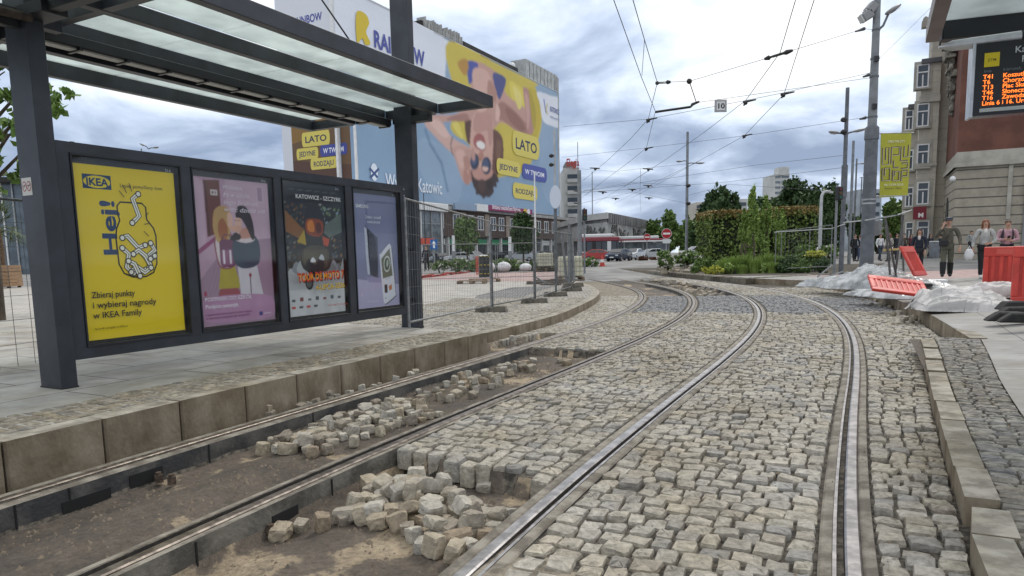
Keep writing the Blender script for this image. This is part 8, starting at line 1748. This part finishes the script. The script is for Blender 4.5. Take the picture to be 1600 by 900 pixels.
def _ml():
    nt = mat_loose.node_tree; N, Lk = nt.nodes, nt.links; b = N['Principled BSDF']; b.inputs['Roughness'].default_value = .85
    oi = N.new('ShaderNodeObjectInfo'); rp = N.new('ShaderNodeValToRGB'); Lk.new(oi.outputs['Random'], rp.inputs[0]); el = rp.color_ramp.elements; cs = [(.39, .345, .27), (.26, .22, .17), (.52, .48, .40), (.34, .315, .27), (.45, .39, .29), (.29, .225, .155)]
    el[0].color = (*cs[0], 1); el[1].color = (*cs[-1], 1)
    for i, c in enumerate(cs[1:-1]): q = el.new((i + 1) / 5); q.color = (*c, 1)
    tc = N.new('ShaderNodeTexCoord'); nz = N.new('ShaderNodeTexNoise'); nz.inputs['Scale'].default_value = 17; nz.inputs['Detail'].default_value = 6; nz.inputs['Roughness'].default_value = .7; Lk.new(tc.outputs['Object'], nz.inputs['Vector'])
    mr = N.new('ShaderNodeMapRange'); mr.inputs[1].default_value = .3; mr.inputs[2].default_value = .7; mr.inputs[3].default_value = .6; mr.inputs[4].default_value = 1.3; Lk.new(nz.outputs[0], mr.inputs[0])
    mx = N.new('ShaderNodeVectorMath'); mx.operation = 'SCALE'; Lk.new(rp.outputs[0], mx.inputs[0]); Lk.new(mr.outputs[0], mx.inputs[3]); Lk.new(mx.outputs[0], b.inputs['Base Color'])
    bp = N.new('ShaderNodeBump'); bp.inputs['Strength'].default_value = .6; bp.inputs['Distance'].default_value = .01; n2 = N.new('ShaderNodeTexNoise'); n2.inputs['Scale'].default_value = 60; n2.inputs['Detail'].default_value = 4; Lk.new(tc.outputs['Object'], n2.inputs['Vector']); Lk.new(n2.outputs[0], bp.inputs['Height']); Lk.new(bp.outputs[0], b.inputs['Normal'])
_ml()
STONES = [stone_mesh(i) for i in range(10)]
for m_, _s in STONES: m_.materials.append(mat_loose)
g = random.Random(77); placed = []
def zground(x, y):
    s, t = ST(x, y); return float(base_z(np.array([s]), np.array([t]))[0])
def put(px, py, lab, grp, scale=1.0, zlev=None, stack=True, upright=False):
    """one loose sett whose foot shows at photo point (px, py)"""
    p = G(px, py, -.15)
    for _ in range(3): z0 = zground(p.x, p.y) if zlev is None else zlev; p = G(px, py, z0)
    s_, t_ = ST(p.x, p.y)
    if min(abs(t_ - q) for q in R_T) > .17: put_xy(p.x, p.y, z0, lab, grp, scale, stack)
def put_xy(x, y, z0, lab, grp, scale=1.0, stack=True, nostackmax=2):
    me, sz = g.choice(STONES); sc = scale * .62 * g.uniform(.72, 1.22); r = .075 * sc; z = z0
    if stack:
        for (a, b, c, rr) in placed:
            d = math.hypot(a - x, b - y)
            if d < (r + rr) * .80: z = min(z0 + .09 * scale, max(z, c + .005 - .6 * max(0, d - .02)))
    o = bpy.data.objects.new('loose_sett', me); COL.objects.link(o); k = g.random(); base = g.choice([(0, 0), (PI / 2, 0), (0, PI / 2)]) if k < .6 else (0, 0); til = .22 if z - z0 < .03 else .5
    o.rotation_euler = (base[0] + g.uniform(-til, til), base[1] + g.uniform(-til, til), g.uniform(0, 6.28)); hz = {(0, 0): sz, (PI / 2, 0): .070, (0, PI / 2): .080}[base] * sc
    o.scale = (sc,) * 3; o.location = (x, y, z + hz * .88); placed.append((x, y, z + hz * 1.7, r)); tag(o, lab, 'paving stone', grp)
def heap(poly, n, lab, grp, mind=.115, scale=1.0, tries=4000):
    xs = [p[0] for p in poly]; ys_ = [p[1] for p in poly]; W_ = [G(x, y, -.12) for x, y in poly]; got = []
    x0, x1 = min(p.x for p in W_), max(p.x for p in W_); y0, y1 = min(p.y for p in W_), max(p.y for p in W_)
    def ins(x, y):
        c = False; j = len(W_) - 1
        for i in range(len(W_)):
            if ((W_[i].y > y) != (W_[j].y > y)) and (x < (W_[j].x - W_[i].x) * (y - W_[i].y) / (W_[j].y - W_[i].y) + W_[i].x): c = not c
            j = i
        return c
    for _ in range(tries):
        if len(got) >= n: break
        x, y = g.uniform(x0, x1), g.uniform(y0, y1)
        if not ins(x, y) or any(math.hypot(x - a, y - b) < mind for a, b in got): continue
        s, t = ST(x, y)
        if min(abs(t - q) for q in R_T) < .19: continue
        got.append((x, y))
    for x, y in got: put_xy(x, y, zground(x, y), lab, grp, scale)
LA = ('grey granite sett in the front heap between the two middle rails', 'loose setts of the front heap')
heap([(530, 812), (585, 765), (640, 745), (690, 770), (760, 800), (815, 812), (835, 828), (800, 855), (720, 885), (660, 862), (640, 838), (585, 818)], 86, *LA, mind=.08, scale=1.08)
heap([(600, 795), (640, 765), (700, 790), (780, 825), (760, 850), (690, 850), (640, 825)], 15, *LA, mind=.15, scale=1.05)
for x, y in ((505, 828), (540, 815), (440, 843), (470, 830), (578, 770), (600, 752), (705, 752), (757, 768)): put(x, y, *LA, scale=1.1, stack=False)
LB = ('grey granite sett in the long heap inside the left track', 'loose setts of the long left heap')
heap([(408, 700), (470, 660), (545, 632), (640, 628), (690, 648), (640, 672), (560, 700), (500, 725), (455, 718)], 84, *LB, mind=.095)
heap([(430, 698), (500, 665), (600, 645), (640, 655), (540, 690), (480, 710)], 13, *LB, mind=.16)
LC = ('weathered sett in the loose scatter farther up the left track', 'loose setts farther up the left track')
heap([(640, 628), (700, 598), (760, 575), (832, 562), (838, 572), (780, 590), (790, 605), (720, 625)], 42, *LC, mind=.12)
for x, y in ((770, 575), (758, 583), (875, 567), (886, 571), (700, 628), (655, 618), (830, 580), (742, 610)): put(x, y, *LC, stack=True)
LD = ('loose sett lying between the platform kerb and the leftmost rail', 'loose setts along the platform kerb')
for x, y in ((418, 655), (432, 652), (480, 637), (497, 633), (515, 628), (535, 622), (548, 617), (562, 612), (590, 606), (600, 604), (618, 597), (640, 590), (655, 588), (470, 640), (505, 626)):
    p = G(x, y, -.05); s, t = ST(p.x, p.y); q = TP(s, -5.685); put_xy(float(q[0]), float(q[1]), -.055, *LD, scale=.8)
for x, y in ((722, 562), (735, 560), (748, 557), (800, 533), (812, 540)): put(x, y, *LD)
LE = ('dark weathered sett lying at the foot of the right curved kerb', 'loose setts at the right kerb')
for x, y in ((1415, 502), (1428, 500), (1440, 503), (1405, 492), (1418, 490), (1395, 495), (1375, 480), (1384, 478), (1392, 482), (1362, 478), (1348, 470), (1358, 467), (1350, 463), (1332, 461), (1340, 459), (1325, 456), (1312, 454), (1302, 451), (1292, 449), (1410, 505), (1432, 494), (1425, 506), (1368, 472)):
    p = G(x, y, -.01); put_xy(p.x, p.y, 0.0, *LE, scale=1.05)
# far rubble between the bent rails and at the garden tip: too small to tell stone from stone, one object
V, F = [], []
def rub(x, y, z, r):
    me, sz = g.choice(STONES); k = len(V); R_ = Matrix.Rotation(g.uniform(0, 6.28), 3, 'Z') @ Matrix.Rotation(g.uniform(-.5, .5), 3, 'X')
    V.extend([tuple(Vector((x, y, z + .05 * r)) + (R_ @ v.co) * r) for v in me.vertices]); F.extend([tuple(i + k for i in p.vertices) for p in me.polygons])
for i in range(60): q = TP(g.uniform(22.8, 29.5), g.uniform(-3.75, -2.65)); rub(float(q[0]), float(q[1]), -.13 + g.uniform(0, .08), .85)
for i in range(26): q = TP(g.uniform(30, 36), g.uniform(-3.8, -2.5)); rub(float(q[0]), float(q[1]), -.03, 1.1)
for i in range(34): p = G(g.uniform(1030, 1082), g.uniform(417, 427), .25); rub(p.x, p.y, .20, 1.9)
me = bpy.data.meshes.new('rubble'); me.from_pydata(V, [], F); me.materials.append(M('rubble_stone', (0.29, 0.265, 0.225), .9, island=1, ibright=STONE)); o = bpy.data.objects.new('rubble', me); COL.objects.link(o); tag(o, 'far rubble of broken setts between the bent rails', 'rubble', kind='stuff')
# gravel crumbs in the pits: one object, nobody could count them
gr = np.random.default_rng(5); V, F = [], []
def crumb(x, y, z, r):
    k = len(V); a = gr.uniform(0, 6.28); j = lambda: gr.uniform(.6, 1.3)
    for i in range(4): V.append((x + r * j() * math.cos(a + i * 1.57), y + r * j() * math.sin(a + i * 1.57), z))
    V.append((x + gr.uniform(-.3, .3) * r, y + gr.uniform(-.3, .3) * r, z + r * gr.uniform(.7, 1.2)))
    for i in range(4): F.append((k + i, k + (i + 1) % 4, k + 4, k + 4))
n = 11000; s_a = gr.uniform(-2.2, 9, n) ; t_a = np.where(gr.uniform(0, 1, n) < .6, gr.uniform(-5.3, -4.16, n), gr.uniform(-3.85, -2.55, n)); ok = pit(s_a, t_a) & (fbm(s_a * 2, t_a * 2, 9) > .36); s_a, t_a = s_a[ok], t_a[ok]
X, Y = TP(s_a, t_a); Zb = base_z(s_a, t_a)
for x, y, z in zip(X, Y, Zb): crumb(float(x), float(y), float(z) - .003, float(min(.022, gr.lognormal(-4.85, .55))))
s_a, t_a = gr.uniform(-2, 15, 1600), gr.uniform(-2.2, -.3, 1600); X, Y = TP(s_a, t_a)
for x, y in zip(X, Y): crumb(float(x), float(y), -.004, float(min(.016, gr.lognormal(-5.2, .4))))
me = bpy.data.meshes.new('gravel'); me.from_pydata(V, [], [f[:3] for f in F]); me.materials.append(M('gravel_stone', (0.20, 0.165, 0.125), .85, island=1, ibright=STONE)); o = bpy.data.objects.new('gravel', me); COL.objects.link(o); tag(o, 'gravel crumbs scattered over the dirt', 'gravel', kind='stuff')
